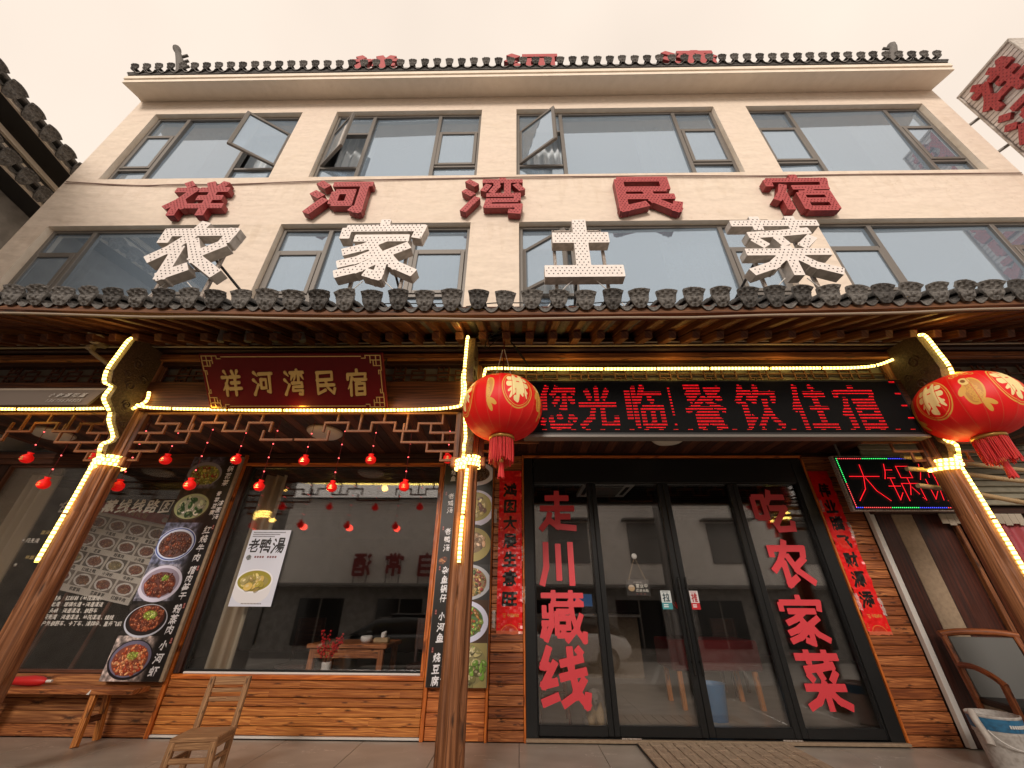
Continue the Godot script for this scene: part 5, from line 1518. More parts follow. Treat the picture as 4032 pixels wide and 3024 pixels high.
func menu_left() -> Image:
	var W := 384
	var H := 1430
	var img := canvas(W, H, Color(0.115, 0.10, 0.095))
	var top := [0, 250, 500, 775, 1000, 1195, 1430]
	var white := Color(0.93, 0.93, 0.95)
	var n := noise(0.02, 77, 4)
	var back := [Color(0.36, 0.34, 0.42), Color(0.22, 0.15, 0.12), Color(0.45, 0.47, 0.58), Color(0.55, 0.55, 0.62), Color(0.20, 0.18, 0.17), Color(0.72, 0.66, 0.64)]
	for k in 6:
		for y in range(top[k], top[k + 1]):
			for x in 300:
				var f := 1.0 - smoothstep(225.0, 295.0, x)
				var c: Color = back[k] * (0.9 + n.get_noise_2d(x, y) * 0.8)
				img.set_pixel(x, y, img.get_pixel(x, y).lerp(c, f))
	var greens := [Color(0.62, 0.66, 0.24), Color(0.78, 0.76, 0.42), Color(0.50, 0.50, 0.16), Color(0.72, 0.65, 0.30), Color(0.55, 0.10, 0.06)]
	ell(img, 140, 135, 138, 92, Color(0.55, 0.54, 0.58), 0.1)
	food(img, 145, 145, 120, 76, greens, 110, 15, 1, 0.1)
	var soup := [Color(0.84, 0.86, 0.80), Color(0.90, 0.91, 0.88), Color(0.16, 0.36, 0.16), Color(0.74, 0.78, 0.66), Color(0.10, 0.28, 0.13)]
	ell(img, 140, 385, 140, 100, Color(0.30, 0.26, 0.20))
	ell(img, 140, 382, 130, 92, Color(0.72, 0.76, 0.58))
	food(img, 140, 382, 112, 78, soup, 40, 26, 2)
	var beef := [Color(0.36, 0.16, 0.10), Color(0.24, 0.10, 0.07), Color(0.48, 0.23, 0.14), Color(0.30, 0.13, 0.09)]
	ell(img, 135, 645, 145, 112, Color(0.82, 0.86, 0.95))
	ell(img, 135, 645, 140, 107, Color(0.30, 0.38, 0.66), 0.0, 0.93)
	food(img, 135, 648, 118, 88, beef, 120, 15, 3)
	ell(img, 140, 895, 148, 112, Color(0.86, 0.85, 0.93))
	ell(img, 140, 892, 128, 92, Color(0.62, 0.58, 0.66))
	food(img, 140, 902, 108, 76, [Color(0.46, 0.20, 0.12), Color(0.34, 0.14, 0.09), Color(0.56, 0.28, 0.18)], 80, 18, 4)
	food(img, 165, 862, 24, 16, [Color(0.60, 0.70, 0.25), Color(0.40, 0.56, 0.20)], 16, 8, 5)
	ell(img, 145, 1112, 142, 94, Color(0.80, 0.82, 0.88))
	ell(img, 145, 1108, 134, 86, Color(0.16, 0.13, 0.13))
	food(img, 145, 1098, 116, 74, [Color(0.58, 0.27, 0.17), Color(0.46, 0.20, 0.13), Color(0.68, 0.36, 0.22)], 150, 12, 6)
	food(img, 160, 1080, 48, 26, [Color(0.62, 0.76, 0.24), Color(0.78, 0.82, 0.46)], 24, 8, 7)
	ell(img, 145, 1320, 140, 104, Color(0.11, 0.09, 0.11))
	ell(img, 145, 1316, 130, 95, Color(0.46, 0.44, 0.54))
	food(img, 145, 1322, 114, 82, [Color(0.76, 0.34, 0.18), Color(0.62, 0.22, 0.12), Color(0.86, 0.48, 0.28), Color(0.90, 0.62, 0.42)], 150, 13, 8)
	food(img, 150, 1300, 36, 22, [Color(0.64, 0.74, 0.28), Color(0.82, 0.78, 0.4)], 16, 8, 9)
	print_line(img, "干锅花菜", 312, 22, 44, Vector2(0, 54), white, 7, 1, 0.12)
	print_line(img, "青菜豆腐", 300, 272, 34, Vector2(0, 46), white, 8, 1, 0.12)
	print_line(img, "滚圆汤", 340, 342, 36, Vector2(0, 48), white, 8, 1, 0.12)
	print_line(img, "红烧牛肉", 305, 525, 50, Vector2(0, 61), white, 7, 1, 0.12)
	print_line(img, "猪肉笋干", 308, 790, 46, Vector2(0, 52), white, 7, 1, 0.12)
	print_line(img, "粉蒸肉", 305, 1020, 50, Vector2(0, 58), white, 7, 1, 0.12)
	print_line(img, "小河虾", 302, 1220, 52, Vector2(0, 66), white, 7, 1, 0.12)
	for y in [515, 785, 1010, 1205]: seal(img, 360, y, 15)
	return img

func menu_right() -> Image:
	var W := 384
	var H := 1430
	var img := canvas(W, H, Color(0.125, 0.11, 0.105))
	var white := Color(0.93, 0.93, 0.95)
	ell(img, 250, 120, 150, 92, Color(0.86, 0.86, 0.92))
	food(img, 250, 120, 110, 62, [Color(0.28, 0.16, 0.09), Color(0.40, 0.24, 0.13), Color(0.20, 0.11, 0.07)], 90, 12, 21)
	ell(img, 260, 375, 150, 130, Color(0.82, 0.82, 0.92))
	ell(img, 255, 365, 128, 104, Color(0.62, 0.58, 0.30))
	food(img, 250, 365, 104, 80, [Color(0.78, 0.70, 0.42), Color(0.84, 0.78, 0.56), Color(0.36, 0.18, 0.16), Color(0.68, 0.60, 0.28)], 40, 24, 22)
	ell(img, 255, 620, 150, 128, Color(0.10, 0.09, 0.09))
	ell(img, 250, 625, 136, 112, Color(0.62, 0.57, 0.34))
	food(img, 245, 612, 96, 72, [Color(0.62, 0.50, 0.38), Color(0.48, 0.36, 0.27), Color(0.78, 0.62, 0.48), Color(0.82, 0.70, 0.60)], 45, 22, 23)
	img.fill_rect(Rect2i(150, 755, 234, 215), Color(0.22, 0.22, 0.22))
	ell(img, 230, 862, 165, 108, Color(0.72, 0.73, 0.76))
	food(img, 225, 862, 140, 92, [Color(0.66, 0.52, 0.28), Color(0.36, 0.30, 0.15), Color(0.55, 0.20, 0.18), Color(0.24, 0.34, 0.16), Color(0.80, 0.68, 0.44)], 130, 14, 24)
	img.fill_rect(Rect2i(140, 968, 244, 240), Color(0.30, 0.22, 0.17))
	ell(img, 225, 1090, 160, 118, Color(0.84, 0.85, 0.94))
	food(img, 220, 1088, 130, 92, [Color(0.28, 0.46, 0.14), Color(0.62, 0.44, 0.20), Color(0.76, 0.30, 0.22), Color(0.48, 0.32, 0.17), Color(0.56, 0.66, 0.30)], 120, 16, 25)
	img.fill_rect(Rect2i(130, 1205, 254, 225), Color(0.62, 0.58, 0.38))
	food(img, 250, 1320, 132, 108, [Color(0.72, 0.68, 0.48), Color(0.52, 0.50, 0.32), Color(0.82, 0.78, 0.62), Color(0.36, 0.34, 0.22), Color(0.44, 0.60, 0.24)], 90, 24, 26)
	img.fill_rect(Rect2i(0, 0, 88, H), Color(0.125, 0.11, 0.105))
	img.fill_rect(Rect2i(88, 700, 60, 730), Color(0.125, 0.11, 0.105))
	print_line(img, "臭桂鱼", 48, 42, 38, Vector2(0, 48), white, 7, 1, 0.1)
	print_line(img, "老鸡汤", 42, 272, 40, Vector2(0, 50), white, 7, 1, 0.1)
	print_line(img, "老鸭汤", 38, 520, 42, Vector2(0, 54), white, 7, 1, 0.1)
	print_line(img, "杂鱼锅仔", 42, 770, 44, Vector2(0, 56), white, 7, 1, 0.1)
	print_line(img, "小河鱼", 42, 1040, 46, Vector2(0, 58), white, 7, 1, 0.1)
	print_line(img, "昂刺鱼", 92, 1220, 46, Vector2(0, 62), white, 7, 1, 0.1)
	print_line(img, "烧豆腐", 32, 1260, 46, Vector2(0, 58), white, 7, 1, 0.1)
	for y in [30, 258, 505, 765, 1025, 1230]: seal(img, 16, y, 13)
	food(img, 40, 730, 34, 22, [Color(0.6, 0.3, 0.18), Color(0.75, 0.5, 0.3)], 12, 10, 27, -0.5)
	return img

func couplet(text: String, seed_: int) -> Image:
	var W := 200
	var H := 1240
	var img := canvas(W, H, Color(0.80, 0.05, 0.06))
	var n := noise(0.012, seed_, 4)
	for y in H:
		for x in W:
			var c := Color(0.88, 0.07, 0.08) * (1.0 + n.get_noise_2d(x, y * 0.6) * 0.10)
			img.set_pixel(x, y, c)
	for k in text.length():
		var cy := 118.0 + k * 140.0
		ell(img, 100, cy + 50, 62, 62, Color(0.86, 0.26, 0.14, 0.55))
		print_glyph(img, text[k], 46, cy, 108, 104, Color(0.07, 0.045, 0.045), 8.5, 1, 0.06)
	var gold := Color(0.82, 0.52, 0.22)
	print_line(img, "中国邮政", 82, 1108, 22, Vector2(23, 0), gold, 8, 0)
	for k in 3: img.fill_rect(Rect2i(46 + k * 3, 1108 + k * 10, 26 - k * 4, 5), gold)
	ell(img, 100, 1240, 70, 62, gold, 0.0, 0.93)
	ell(img, 100, 1240, 60, 52, Color(0.74, 0.20, 0.10))
	img.fill_rect(Rect2i(0, 1218, W, 22), Color(0.80, 0.40, 0.28))
	for sx in [14, 172]:
		for k in 3: img.fill_rect(Rect2i(sx - k * 2, 1170 + k * 12, 14 + k * 2, 3), gold)
	return img

func duck_poster() -> Image:
	var img := canvas(320, 530, Color(0.80, 0.82, 0.88))
	var ink := Color(0.10, 0.10, 0.12)
	print_glyph(img, "老", 14, 70, 78, 96, ink, 6, 1, 0.05)
	print_glyph(img, "鸭", 104, 66, 84, 100, ink, 6, 1, 0.05)
	print_glyph(img, "湯", 204, 62, 92, 106, ink, 6, 1, 0.05)
	for k in 3:
		for j in 26 - k * 4: img.fill_rect(Rect2i(20 + j * 10, 14 + k * 15, 7, 8), Color(0.35, 0.35, 0.38))
	for j in 9:
		if j != 4: img.fill_rect(Rect2i(84 + j * 20, 190, 14, 14), Color(0.46, 0.26, 0.28))
	food(img, 40, 200, 20, 16, [Color(0.4, 0.42, 0.42), Color(0.25, 0.27, 0.26)], 8, 8, 31)
	ell(img, 140, 430, 140, 88, Color(0.85, 0.85, 0.87))
	img.fill_rect(Rect2i(1, 360, 279, 70), Color(0.85, 0.85, 0.87))
	ell(img, 140, 362, 140, 80, Color(0.90, 0.90, 0.92))
	ell(img, 140, 362, 128, 70, Color(0.58, 0.54, 0.16))
	food(img, 140, 366, 108, 46, [Color(0.78, 0.72, 0.46), Color(0.70, 0.60, 0.32), Color(0.64, 0.58, 0.22)], 22, 30, 32)
	for j in 14: img.fill_rect(Rect2i(90 + j * 11, 508, 7, 7), Color(0.4, 0.38, 0.36))
	return img

func inner_menu() -> Image:
	var img := canvas(560, 520, Color(0.84, 0.81, 0.77))
	img.fill_rect(Rect2i(0, 0, 560, 60), Color(0.58, 0.07, 0.08))
	img.fill_rect(Rect2i(0, 60, 560, 8), Color(0.72, 0.66, 0.66))
	for k in 3: ell(img, 480 + k * 26, 34, 16, 16, Color(0.66, 0.60, 0.58))
	print_line(img, "祥河湾民宿", 150, 14, 34, Vector2(44, 0), Color(0.66, 0.50, 0.34), 8, 0)
	var names := ["老鸭汤", "干蒸鸡", "猪肉笋干", "青豆腐", "红烧桂鱼", "花菜", "粉蒸肉", "小河鱼", "红烧牛肉", "红烧土鸭", "小河虾", "牛肉干", "粉蒸肉", "农家锅", "豆腐青菜", "红烧牛肉"]
	var r := RandomNumberGenerator.new()
	r.seed = 5
	for k in 16:
		var x := 16.0 + (k % 4) * 136.0
		var y := 82.0 + (k / 4) * 108.0
		var b := Color(0.44, 0.40, 0.37) * r.randf_range(0.7, 1.2)
		b.a = 1.0
		img.fill_rect(Rect2i(int(x), int(y), 122, 76), b)
		ell(img, x + 61, y + 40, 55, 34, Color(0.90, 0.88, 0.86))
		var hue: Array = [[Color(0.42, 0.22, 0.13), Color(0.30, 0.15, 0.09), Color(0.50, 0.33, 0.20)], [Color(0.58, 0.50, 0.30), Color(0.48, 0.40, 0.24), Color(0.66, 0.60, 0.42)], [Color(0.46, 0.16, 0.10), Color(0.56, 0.36, 0.24)]][r.randi() % 3]
		food(img, x + 61, y + 40, 42, 25, hue, 34, 9, 100 + k)
		print_line(img, names[k], x + 16, y + 82, 20, Vector2(23, 0), Color(0.16, 0.13, 0.12), 8, 0)
	return img

# woven red lantern skin: gold roundels with a character, gold carp between them
func lantern_print() -> Image:
	var W := 1024
	var H := 384
	var red := Color(0.90, 0.02, 0.02)
	var img := canvas(W, H, red)
	var n := noise(0.4, 3, 2)
	for y in H:
		for x in W: img.set_pixel(x, y, red * (1.0 + n.get_noise_2d(x, y) * 0.05))
	var gold := Color(0.88, 0.66, 0.28)
	var faces := ["恭", "恭", "恭", "恭"]
	for k in 4:
		var cx := 128.0 + k * 256.0
		ell(img, cx, 170, 66, 86, gold, 0.0, 0.93)
		ell(img, cx, 170, 58, 76, gold, 0.0, 0.955)
		print_glyph(img, faces[k], cx - 42, 108, 84, 122, Color(0.95, 0.88, 0.62), 9, 1, 0.05)
		var fx := fposmod(cx + 128.0, W)
		ell(img, fx, 180, 30, 58, gold, 0.25)
		ell(img, fx, 180, 24, 50, Color(0.80, 0.55, 0.24), 0.25)
		for j in 26:
			var a := j * 2.4
			ell(img, fx + cos(a) * 14.0 * sqrt(j / 26.0), 195 + sin(a) * 40.0 * sqrt(j / 26.0), 6, 7, gold, 0.0, 0.55)
		ell(img, fx - 10, 138, 15, 18, Color(0.95, 0.82, 0.5))
		ell(img, fx - 12, 137, 7, 8, Color(0.55, 0.32, 0.12))
		ell(img, fx + 26, 232, 20, 9, gold, 0.7)
		ell(img, fx + 14, 248, 9, 22, gold, -0.3)
		ell(img, fx - 30, 178, 10, 22, gold, 0.6)
		for j in 5: ell(img, fx - 34 + j * 17, 84 - absf(j - 2) * -6.0, 11, 10, gold, 0.0, 0.62)
	for k in 20:
		img.fill_rect(Rect2i(int(k * W / 20.0), 0, 2, H), Color(0.86, 0.34, 0.2))
	return img

# running-text screen: 320 x 48 red lamps behind a black grille
func screen_image() -> Image:
	var small := Image.create(320, 50, false, Image.FORMAT_RGB8)
	small.fill(Color.BLACK)
	var at := [["您", 10, 36], ["光", 44, 36], ["临", 84, 36], ["！", 113, 24], ["餐", 134, 38], ["饮", 178, 38], ["住", 224, 36], ["宿", 263, 37]]
	for a in at: print_glyph(small, a[0], a[1], 4, a[2] - 4, 42, Color.WHITE, 6.6, 0)
	var img := canvas(1280, 200, Color(0.004, 0.004, 0.005))
	var r := RandomNumberGenerator.new()
	r.seed = 9
	for j in 50:
		var row := j % 3
		for i in 320:
			var on := small.get_pixel(i, j).r > 0.5
			if j == 47: on = (i / 4) % 3 == 0
			if i > 314 and j < 40: on = (j / 3) % 4 == 0
			var c := Color(0.010, 0.008, 0.009)
			if on and row != 2: c = Color(0.95, 0.06, 0.10) if row == 0 else Color(0.68, 0.03, 0.06)
			if j == 47 and on: c = Color(0.9, 0.1, 0.08)
			img.fill_rect(Rect2i(i * 4, j * 4, 3, 3 if row == 0 else 2), c * r.randf_range(0.85, 1.1))
	return img

func dots_sign() -> Image:
	var W := 860
	var H := 412
	var img := canvas(W, H, Color(0.006, 0.005, 0.007))
	var text := "大锅饭"
	for k in 3:
		var x := 52.0 + k * 262.0
		print_glyph(img, text[k], x, 62, 240, 288, Color(0.13, 0.012, 0.018), 7.5, 0)
		print_glyph(img, text[k], x, 62, 240, 288, Color(0.035, 0.004, 0.006), 5.8, 0)
		var list := []
		strokes(text[k], x, 62, x + 240, 350, list)
		for line: PackedVector2Array in list:
			for i in line.size() - 1:
				var len := line[i].distance_to(line[i + 1])
				var cnt := maxi(int(len / 8.0), 1)
				for s in cnt + 1:
					var p := line[i].lerp(line[i + 1], float(s) / cnt)
					ell(img, p.x, p.y, 3.4, 3.4, Color(0.95, 0.10, 0.14))
	var hues := [Color(0.95, 0.30, 0.30), Color(0.25, 0.95, 0.45), Color(0.30, 0.32, 0.98)]
	for k in 58:
		var x := 16.0 + k * 14.4
		ell(img, x, 16, 4, 4, hues[(k / 14) % 3])
		ell(img, x, H - 16, 4, 4, hues[((k + 10) / 14 + 2) % 3])
	for k in 27:
		var y := 16.0 + k * 14.4
		ell(img, 16, y, 4, 4, hues[1 if k < 14 else 0])
		ell(img, W - 16, y, 4, 4, hues[2 if k < 14 else 1])
	return img

func screen_mat(img: Image, energy: float) -> StandardMaterial3D:
	var m := mat(lin(0.004, 0.004, 0.004), 0.6)
	m.metallic_specular = 0.2
	m.emission_enabled = true
	m.emission = Color.BLACK
	m.emission_texture = tex(img)
	m.emission_energy_multiplier = energy
	m.texture_repeat = false
	return m

func sticker(ch: String, c: Color, paper: Color, ink: Color) -> Image:
	var img := canvas(96, 160, paper)
	img.fill_rect(Rect2i(0, 104, 96, 56), c)
	print_glyph(img, ch, 14, 22, 68, 74, ink, 7, 0)
	for k in 5: img.fill_rect(Rect2i(16 + k * 13, 8, 8, 7), ink)
	for k in 2: img.fill_rect(Rect2i(14, 118 + k * 16, 44, 8), Color(0.9, 0.9, 0.9))
	return img

func welcome_plate() -> Image:
	var img := canvas(256, 160, Color(0.10, 0.09, 0.085))
	print_line(img, "营业中", 104, 40, 40, Vector2(46, 0), Color(0.85, 0.84, 0.8), 8, 0)
	print_line(img, "欢迎光临", 100, 92, 30, Vector2(36, 0), Color(0.85, 0.84, 0.8), 8, 0)
	ell(img, 54, 82, 36, 34, Color(0.78, 0.66, 0.5))
	ell(img, 54, 62, 30, 12, Color(0.85, 0.8, 0.74))
	for k in 7: ell(img, 84 + k * 15, 22, 5, 6, Color(0.8, 0.78, 0.74), 0.0, 0.5)
	for k in 3: img.fill_rect(Rect2i(100 + k * 42, 136, 20, 12), Color(0.5, 0.32, 0.3))
	return img
# ---------------------------------------------------------------- materials
var M := {}

func lin(r: float, g: float, b: float) -> Color:
	return Color(r, g, b).linear_to_srgb()

func mat(c: Color, rough := 0.8, metal := 0.0) -> StandardMaterial3D:
	var m := StandardMaterial3D.new()
	m.albedo_color = c
	m.roughness = rough
	m.metallic = metal
	return m

func noise(freq: float, seed_: int, oct := 4) -> FastNoiseLite:
	var f := FastNoiseLite.new()
	f.noise_type = FastNoiseLite.TYPE_SIMPLEX_SMOOTH
	f.frequency = freq
	f.seed = seed_
	f.fractal_octaves = oct
	return f

func tex(img: Image) -> ImageTexture:
	return ImageTexture.create_from_image(img)

func bump(m: StandardMaterial3D, freq: float, seed_: int, strength: float, size := 256) -> void:
	var n := NoiseTexture2D.new()
	n.noise = noise(freq, seed_, 5)
	n.width = size
	n.height = size
	n.seamless = true
	n.as_normal_map = true
	n.bump_strength = strength
	m.normal_enabled = true
	m.normal_texture = n

# sawn softwood: grain along u, a few knots with the grain flowing round them
func wood(seed_: int, pale: Color, deep: Color, knots: int, W := 512, H := 256) -> ImageTexture:
	var img := Image.create(W, H, false, Image.FORMAT_RGB8)
	var a := noise(0.011, seed_, 3)
	var b := noise(0.05, seed_ + 7, 3)
	var c := noise(0.006, seed_ + 3, 2)
	var r := RandomNumberGenerator.new()
	r.seed = seed_
	var kn := []
	for k in knots: kn.append([r.randf() * W, r.randf() * H, r.randf_range(3.5, 8.0)])
	for y in H:
		for x in W:
			var v := float(y)
			var dark := 0.0
			for k in kn:
				var dx: float = (x - k[0]) / (k[2] * 3.2)
				var dy: float = (y - k[1]) / k[2]
				var q: float = dx * dx + dy * dy
				if q < 9.0:
					var e := exp(-q)
					v += signf(dy) * e * k[2] * 1.4
					dark = maxf(dark, exp(-q * 2.2))
			var g := a.get_noise_2d(x * 0.35, v * 9.0) * 0.5 + 0.5
			g = g * 0.6 + (b.get_noise_2d(x * 0.12, v * 5.0) * 0.5 + 0.5) * 0.4
			var ring := 0.5 + 0.5 * sin((v + c.get_noise_2d(x * 0.35, v * 1.2) * 26.0) * 0.55)
			var streak := smoothstep(0.16, 0.42, b.get_noise_2d(x * 0.05 + 300.0, v * 9.0))
			var s := clampf(0.5 + (g - 0.5) * 1.7 - ring * ring * 0.22 - streak * 0.28, 0.0, 1.0)
			var col := deep.lerp(pale, s).lerp(deep * 0.42, dark * 0.85)
			img.set_pixel(x, y, col)
	return tex(img)

func wood_mat(name: String, t: Texture2D, tint: Color, rough: float, scale: Vector2) -> void:
	var m := mat(tint, rough)
	m.albedo_texture = t
	m.uv1_scale = Vector3(scale.x, scale.y, 1)
	bump(m, 0.02, name.length() * 13 + 5, 2.0, 256)
	m.normal_scale = 0.5
	m.resource_name = name
	M[name] = m

# speckled matter: colours spread by noise, mapped on all sides
func rock(name: String, cols: Array, freq: float, seed_: int, rough: float, scale: float, bumps := 3.0) -> StandardMaterial3D:
	var m := mat(Color.WHITE, rough)
	var n := NoiseTexture2D.new()
	n.noise = noise(freq, seed_, 6)
	n.width = 512
	n.height = 512
	n.seamless = true
	var g := Gradient.new()
	g.offsets = PackedFloat32Array([])
	var offs := PackedFloat32Array()
	var cc := PackedColorArray()
	for k in cols.size():
		offs.append(0.2 + 0.6 * k / maxf(cols.size() - 1, 1))
		cc.append(cols[k])
	g.offsets = offs
	g.colors = cc
	n.color_ramp = g
	m.albedo_texture = n
	m.uv1_triplanar = true
	m.uv1_world_triplanar = true
	m.uv1_scale = Vector3.ONE * scale
	if bumps > 0.0: bump(m, freq * 1.7, seed_ + 1, bumps, 512)
	m.resource_name = name
	M[name] = m
	return m

# cream wall paint: weathered patches, hairline cracks, rain runs under the sills
func plaster_image(W: int, H: int) -> ImageTexture:
	var img := Image.create(W, H, false, Image.FORMAT_RGB8)
	var a := noise(0.008, 21, 5)
	var b := noise(0.03, 22, 5)
	var c := noise(0.02, 23, 3)
	var d := noise(0.12, 24, 3)
	var base := lin(0.77, 0.665, 0.55)
	var pink := lin(0.775, 0.655, 0.555)
	var dirt := lin(0.56, 0.44, 0.32)
	for y in H:
		for x in W:
			var p := a.get_noise_2d(x, y) * 0.5 + 0.5
			var col := base.lerp(pink, p)
			var blot := smoothstep(0.22, 0.6, b.get_noise_2d(x, y))
			col = col.lerp(dirt, blot * 0.13)
			var run := smoothstep(0.25, 0.55, c.get_noise_2d(x * 2.2, y * 0.12)) * smoothstep(0.0, 0.4, a.get_noise_2d(x + 900, y * 1.4))
			col = col.lerp(dirt, run * 0.16)
			# rain runs starting at the sills and the string of letters
			var wy := 10.6 - y * 7.0 / H
			for sill in [7.77, 6.52, 4.72]:
				var dn: float = sill - wy
				if dn > 0.0 and dn < 1.0:
					var reach := c.get_noise_2d(x * 3.0 + sill * 50.0, 3.0) * 0.9 + 0.25
					if dn < reach: col = col.lerp(dirt, 0.22 * (d.get_noise_2d(x * 2.0, y * 0.15) * 0.5 + 0.5))
			var crack := absf(b.get_noise_2d(x * 0.5 + 400, y * 0.5))
			if crack < 0.006 and p > 0.56: col = col.lerp(dirt, 0.35)
			col *= 1.0 + d.get_noise_2d(x, y) * 0.025
			col.a = 1.0
			img.set_pixel(x, y, col)
	return tex(img)

# polished stone floor: cloudy, with a few pale veins
func stone_image() -> ImageTexture:
	var n := 768
	var img := Image.create(n, n, false, Image.FORMAT_RGB8)
	var a := noise(0.006, 14, 5)
	var b := noise(0.004, 15, 4)
	var c := noise(0.02, 16, 3)
	for y in n:
		for x in n:
			var s := a.get_noise_2d(x, y * 1.8) * 0.5 + 0.5
			var col := lin(0.31, 0.272, 0.228).lerp(lin(0.48, 0.432, 0.38), s)
			var v := absf(b.get_noise_2d(x * 0.8 + c.get_noise_2d(x, y) * 25.0, y * 1.6))
			if v < 0.007 and c.get_noise_2d(x * 0.4, y * 0.4) > 0.05: col = col.lerp(lin(0.72, 0.67, 0.6), 0.55)
			img.set_pixel(x, y, col)
	return tex(img)

func glow(c: Color, energy: float) -> StandardMaterial3D:
	var m := mat(c, 0.6)
	m.emission_enabled = true
	m.emission = c
	m.emission_energy_multiplier = energy
	return m

func glass(c: Color, alpha: float, metal: float) -> StandardMaterial3D:
	var m := mat(Color(c.r, c.g, c.b, alpha), 0.02, metal)
	m.transparency = BaseMaterial3D.TRANSPARENCY_ALPHA
	return m

func printed(t: Texture2D, rough := 0.5) -> StandardMaterial3D:
	var m := mat(Color.WHITE, rough)
	m.albedo_texture = t
	m.texture_repeat = false
	return m

func make_materials() -> void:
	var t1 := wood(11, Color(1.0, 0.70, 0.38), Color(0.60, 0.33, 0.13), 16)
	var t2 := wood(12, Color(0.90, 0.66, 0.44), Color(0.46, 0.27, 0.15), 20)
	var t3 := wood(13, Color(0.52, 0.31, 0.19), Color(0.25, 0.12, 0.06), 5)
	wood_mat("plank_orange", t1, Color.WHITE, 0.45, Vector2(0.8, 2.2))
	wood_mat("plank_orange_deep", t1, Color(0.86, 0.82, 0.80), 0.45, Vector2(0.7, 2.5))
	wood_mat("plank_knotty", t2, Color(1.0, 0.9, 0.8), 0.5, Vector2(1.1, 2.4))
	wood_mat("plank_knotty_deep", t2, Color(0.82, 0.68, 0.56), 0.5, Vector2(0.9, 2.2))
	wood_mat("plank_dull", t2, Color(1.0, 0.96, 0.88), 0.65, Vector2(0.6, 1.4))
	wood_mat("eave_grey", t2, Color(0.66, 0.62, 0.58), 0.7, Vector2(0.6, 1.4))
	wood_mat("plank_pink", t1, Color(1.0, 0.93, 0.93), 0.65, Vector2(0.8, 1.8))
	wood_mat("timber", t3, Color(1, 1, 1), 0.6, Vector2(0.5, 1.2))
	wood_mat("timber_deep", t3, Color(0.62, 0.56, 0.52), 0.6, Vector2(0.5, 1.0))
	wood_mat("timber_pale", t2, Color(0.80, 0.73, 0.68), 0.6, Vector2(0.6, 1.6))
	wood_mat("log", wood(17, Color(0.74, 0.50, 0.33), Color(0.42, 0.25, 0.14), 6), Color.WHITE, 0.55, Vector2(0.5, 1.6))
	wood_mat("trim_wood", t1, Color(1.0, 0.86, 0.72), 0.4, Vector2(0.6, 1.0))
	wood_mat("grey_wood", wood(15, Color(0.82, 0.73, 0.62), Color(0.52, 0.43, 0.35), 4), Color(1.0, 0.88, 0.75), 0.75, Vector2(1.5, 4.0))
	wood_mat("dark_sheet", t3, Color(0.72, 0.55, 0.48), 0.5, Vector2(0.3, 0.8))
	wood_mat("mat_plank", wood(16, Color(0.82, 0.73, 0.62), Color(0.52, 0.44, 0.37), 8), Color.WHITE, 0.8, Vector2(2.0, 5.0))
	M.plaster = mat(Color.WHITE, 0.9)
	M.plaster.albedo_texture = plaster_image(1024, 512)
	bump(M.plaster, 0.05, 40, 1.2, 512)
	M.plaster.resource_name = "plaster"
	M.cream = rock("cream", [lin(0.82, 0.72, 0.60), lin(0.88, 0.78, 0.66)], 0.02, 5, 0.9, 0.35, 1.0)
	rock("tile_clay", [lin(0.035, 0.033, 0.031), lin(0.075, 0.069, 0.064), lin(0.12, 0.11, 0.10)], 0.03, 8, 0.75, 1.7, 5.0)
	rock("tile_clay_pale", [lin(0.085, 0.08, 0.075), lin(0.135, 0.125, 0.115), lin(0.20, 0.185, 0.17)], 0.03, 9, 0.75, 1.9, 5.0)
	rock("asphalt", [lin(0.43, 0.40, 0.37), lin(0.52, 0.49, 0.455)], 0.05, 10, 0.9, 0.6, 2.0)
	rock("floor_stone", [lin(0.33, 0.275, 0.215), lin(0.40, 0.34, 0.275), lin(0.48, 0.415, 0.345)], 0.006, 14, 0.32, 0.45, 0.0)
	M.floor_stone.albedo_texture = stone_image()
	M.floor_stone.uv1_scale = Vector3.ONE * 0.37
	rock("white_render", [lin(0.74, 0.71, 0.67), lin(0.82, 0.79, 0.75)], 0.02, 31, 0.9, 0.2, 0.5)
	rock("grey_render", [lin(0.20, 0.19, 0.18), lin(0.30, 0.285, 0.27)], 0.02, 32, 0.9, 0.3, 0.5)
	rock("corbel", [lin(0.05, 0.026, 0.014), lin(0.11, 0.062, 0.034)], 0.03, 33, 0.6, 2.0, 6.0)
	M.frame = mat(lin(0.17, 0.155, 0.14), 0.4, 0.2)
	M.frame_dark = mat(lin(0.022, 0.023, 0.024), 0.3, 0.4)
	M.reveal = mat(lin(0.42, 0.36, 0.29), 0.9)
	M.frieze_board = mat(lin(0.17, 0.15, 0.125), 0.9)
	M.pane = glass(lin(0.47, 0.60, 0.74), 0.06, 0.66)
	M.shop_glass = glass(Color(0.95, 0.96, 0.95), 0.0, 0.0)
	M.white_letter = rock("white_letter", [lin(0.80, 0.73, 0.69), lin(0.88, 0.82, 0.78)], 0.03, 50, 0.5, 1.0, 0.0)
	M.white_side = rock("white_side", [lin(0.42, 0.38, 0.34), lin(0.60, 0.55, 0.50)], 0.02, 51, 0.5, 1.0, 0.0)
	M.bulb = mat(lin(0.05, 0.03, 0.03), 0.4)
	M.bulb_white = mat(lin(0.6, 0.5, 0.45), 0.3)
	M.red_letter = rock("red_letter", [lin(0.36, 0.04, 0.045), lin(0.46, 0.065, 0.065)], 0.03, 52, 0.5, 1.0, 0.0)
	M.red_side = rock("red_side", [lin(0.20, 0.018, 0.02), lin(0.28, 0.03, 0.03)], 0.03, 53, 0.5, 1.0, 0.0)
	M.red_bulb = mat(lin(0.15, 0.012, 0.015), 0.4)
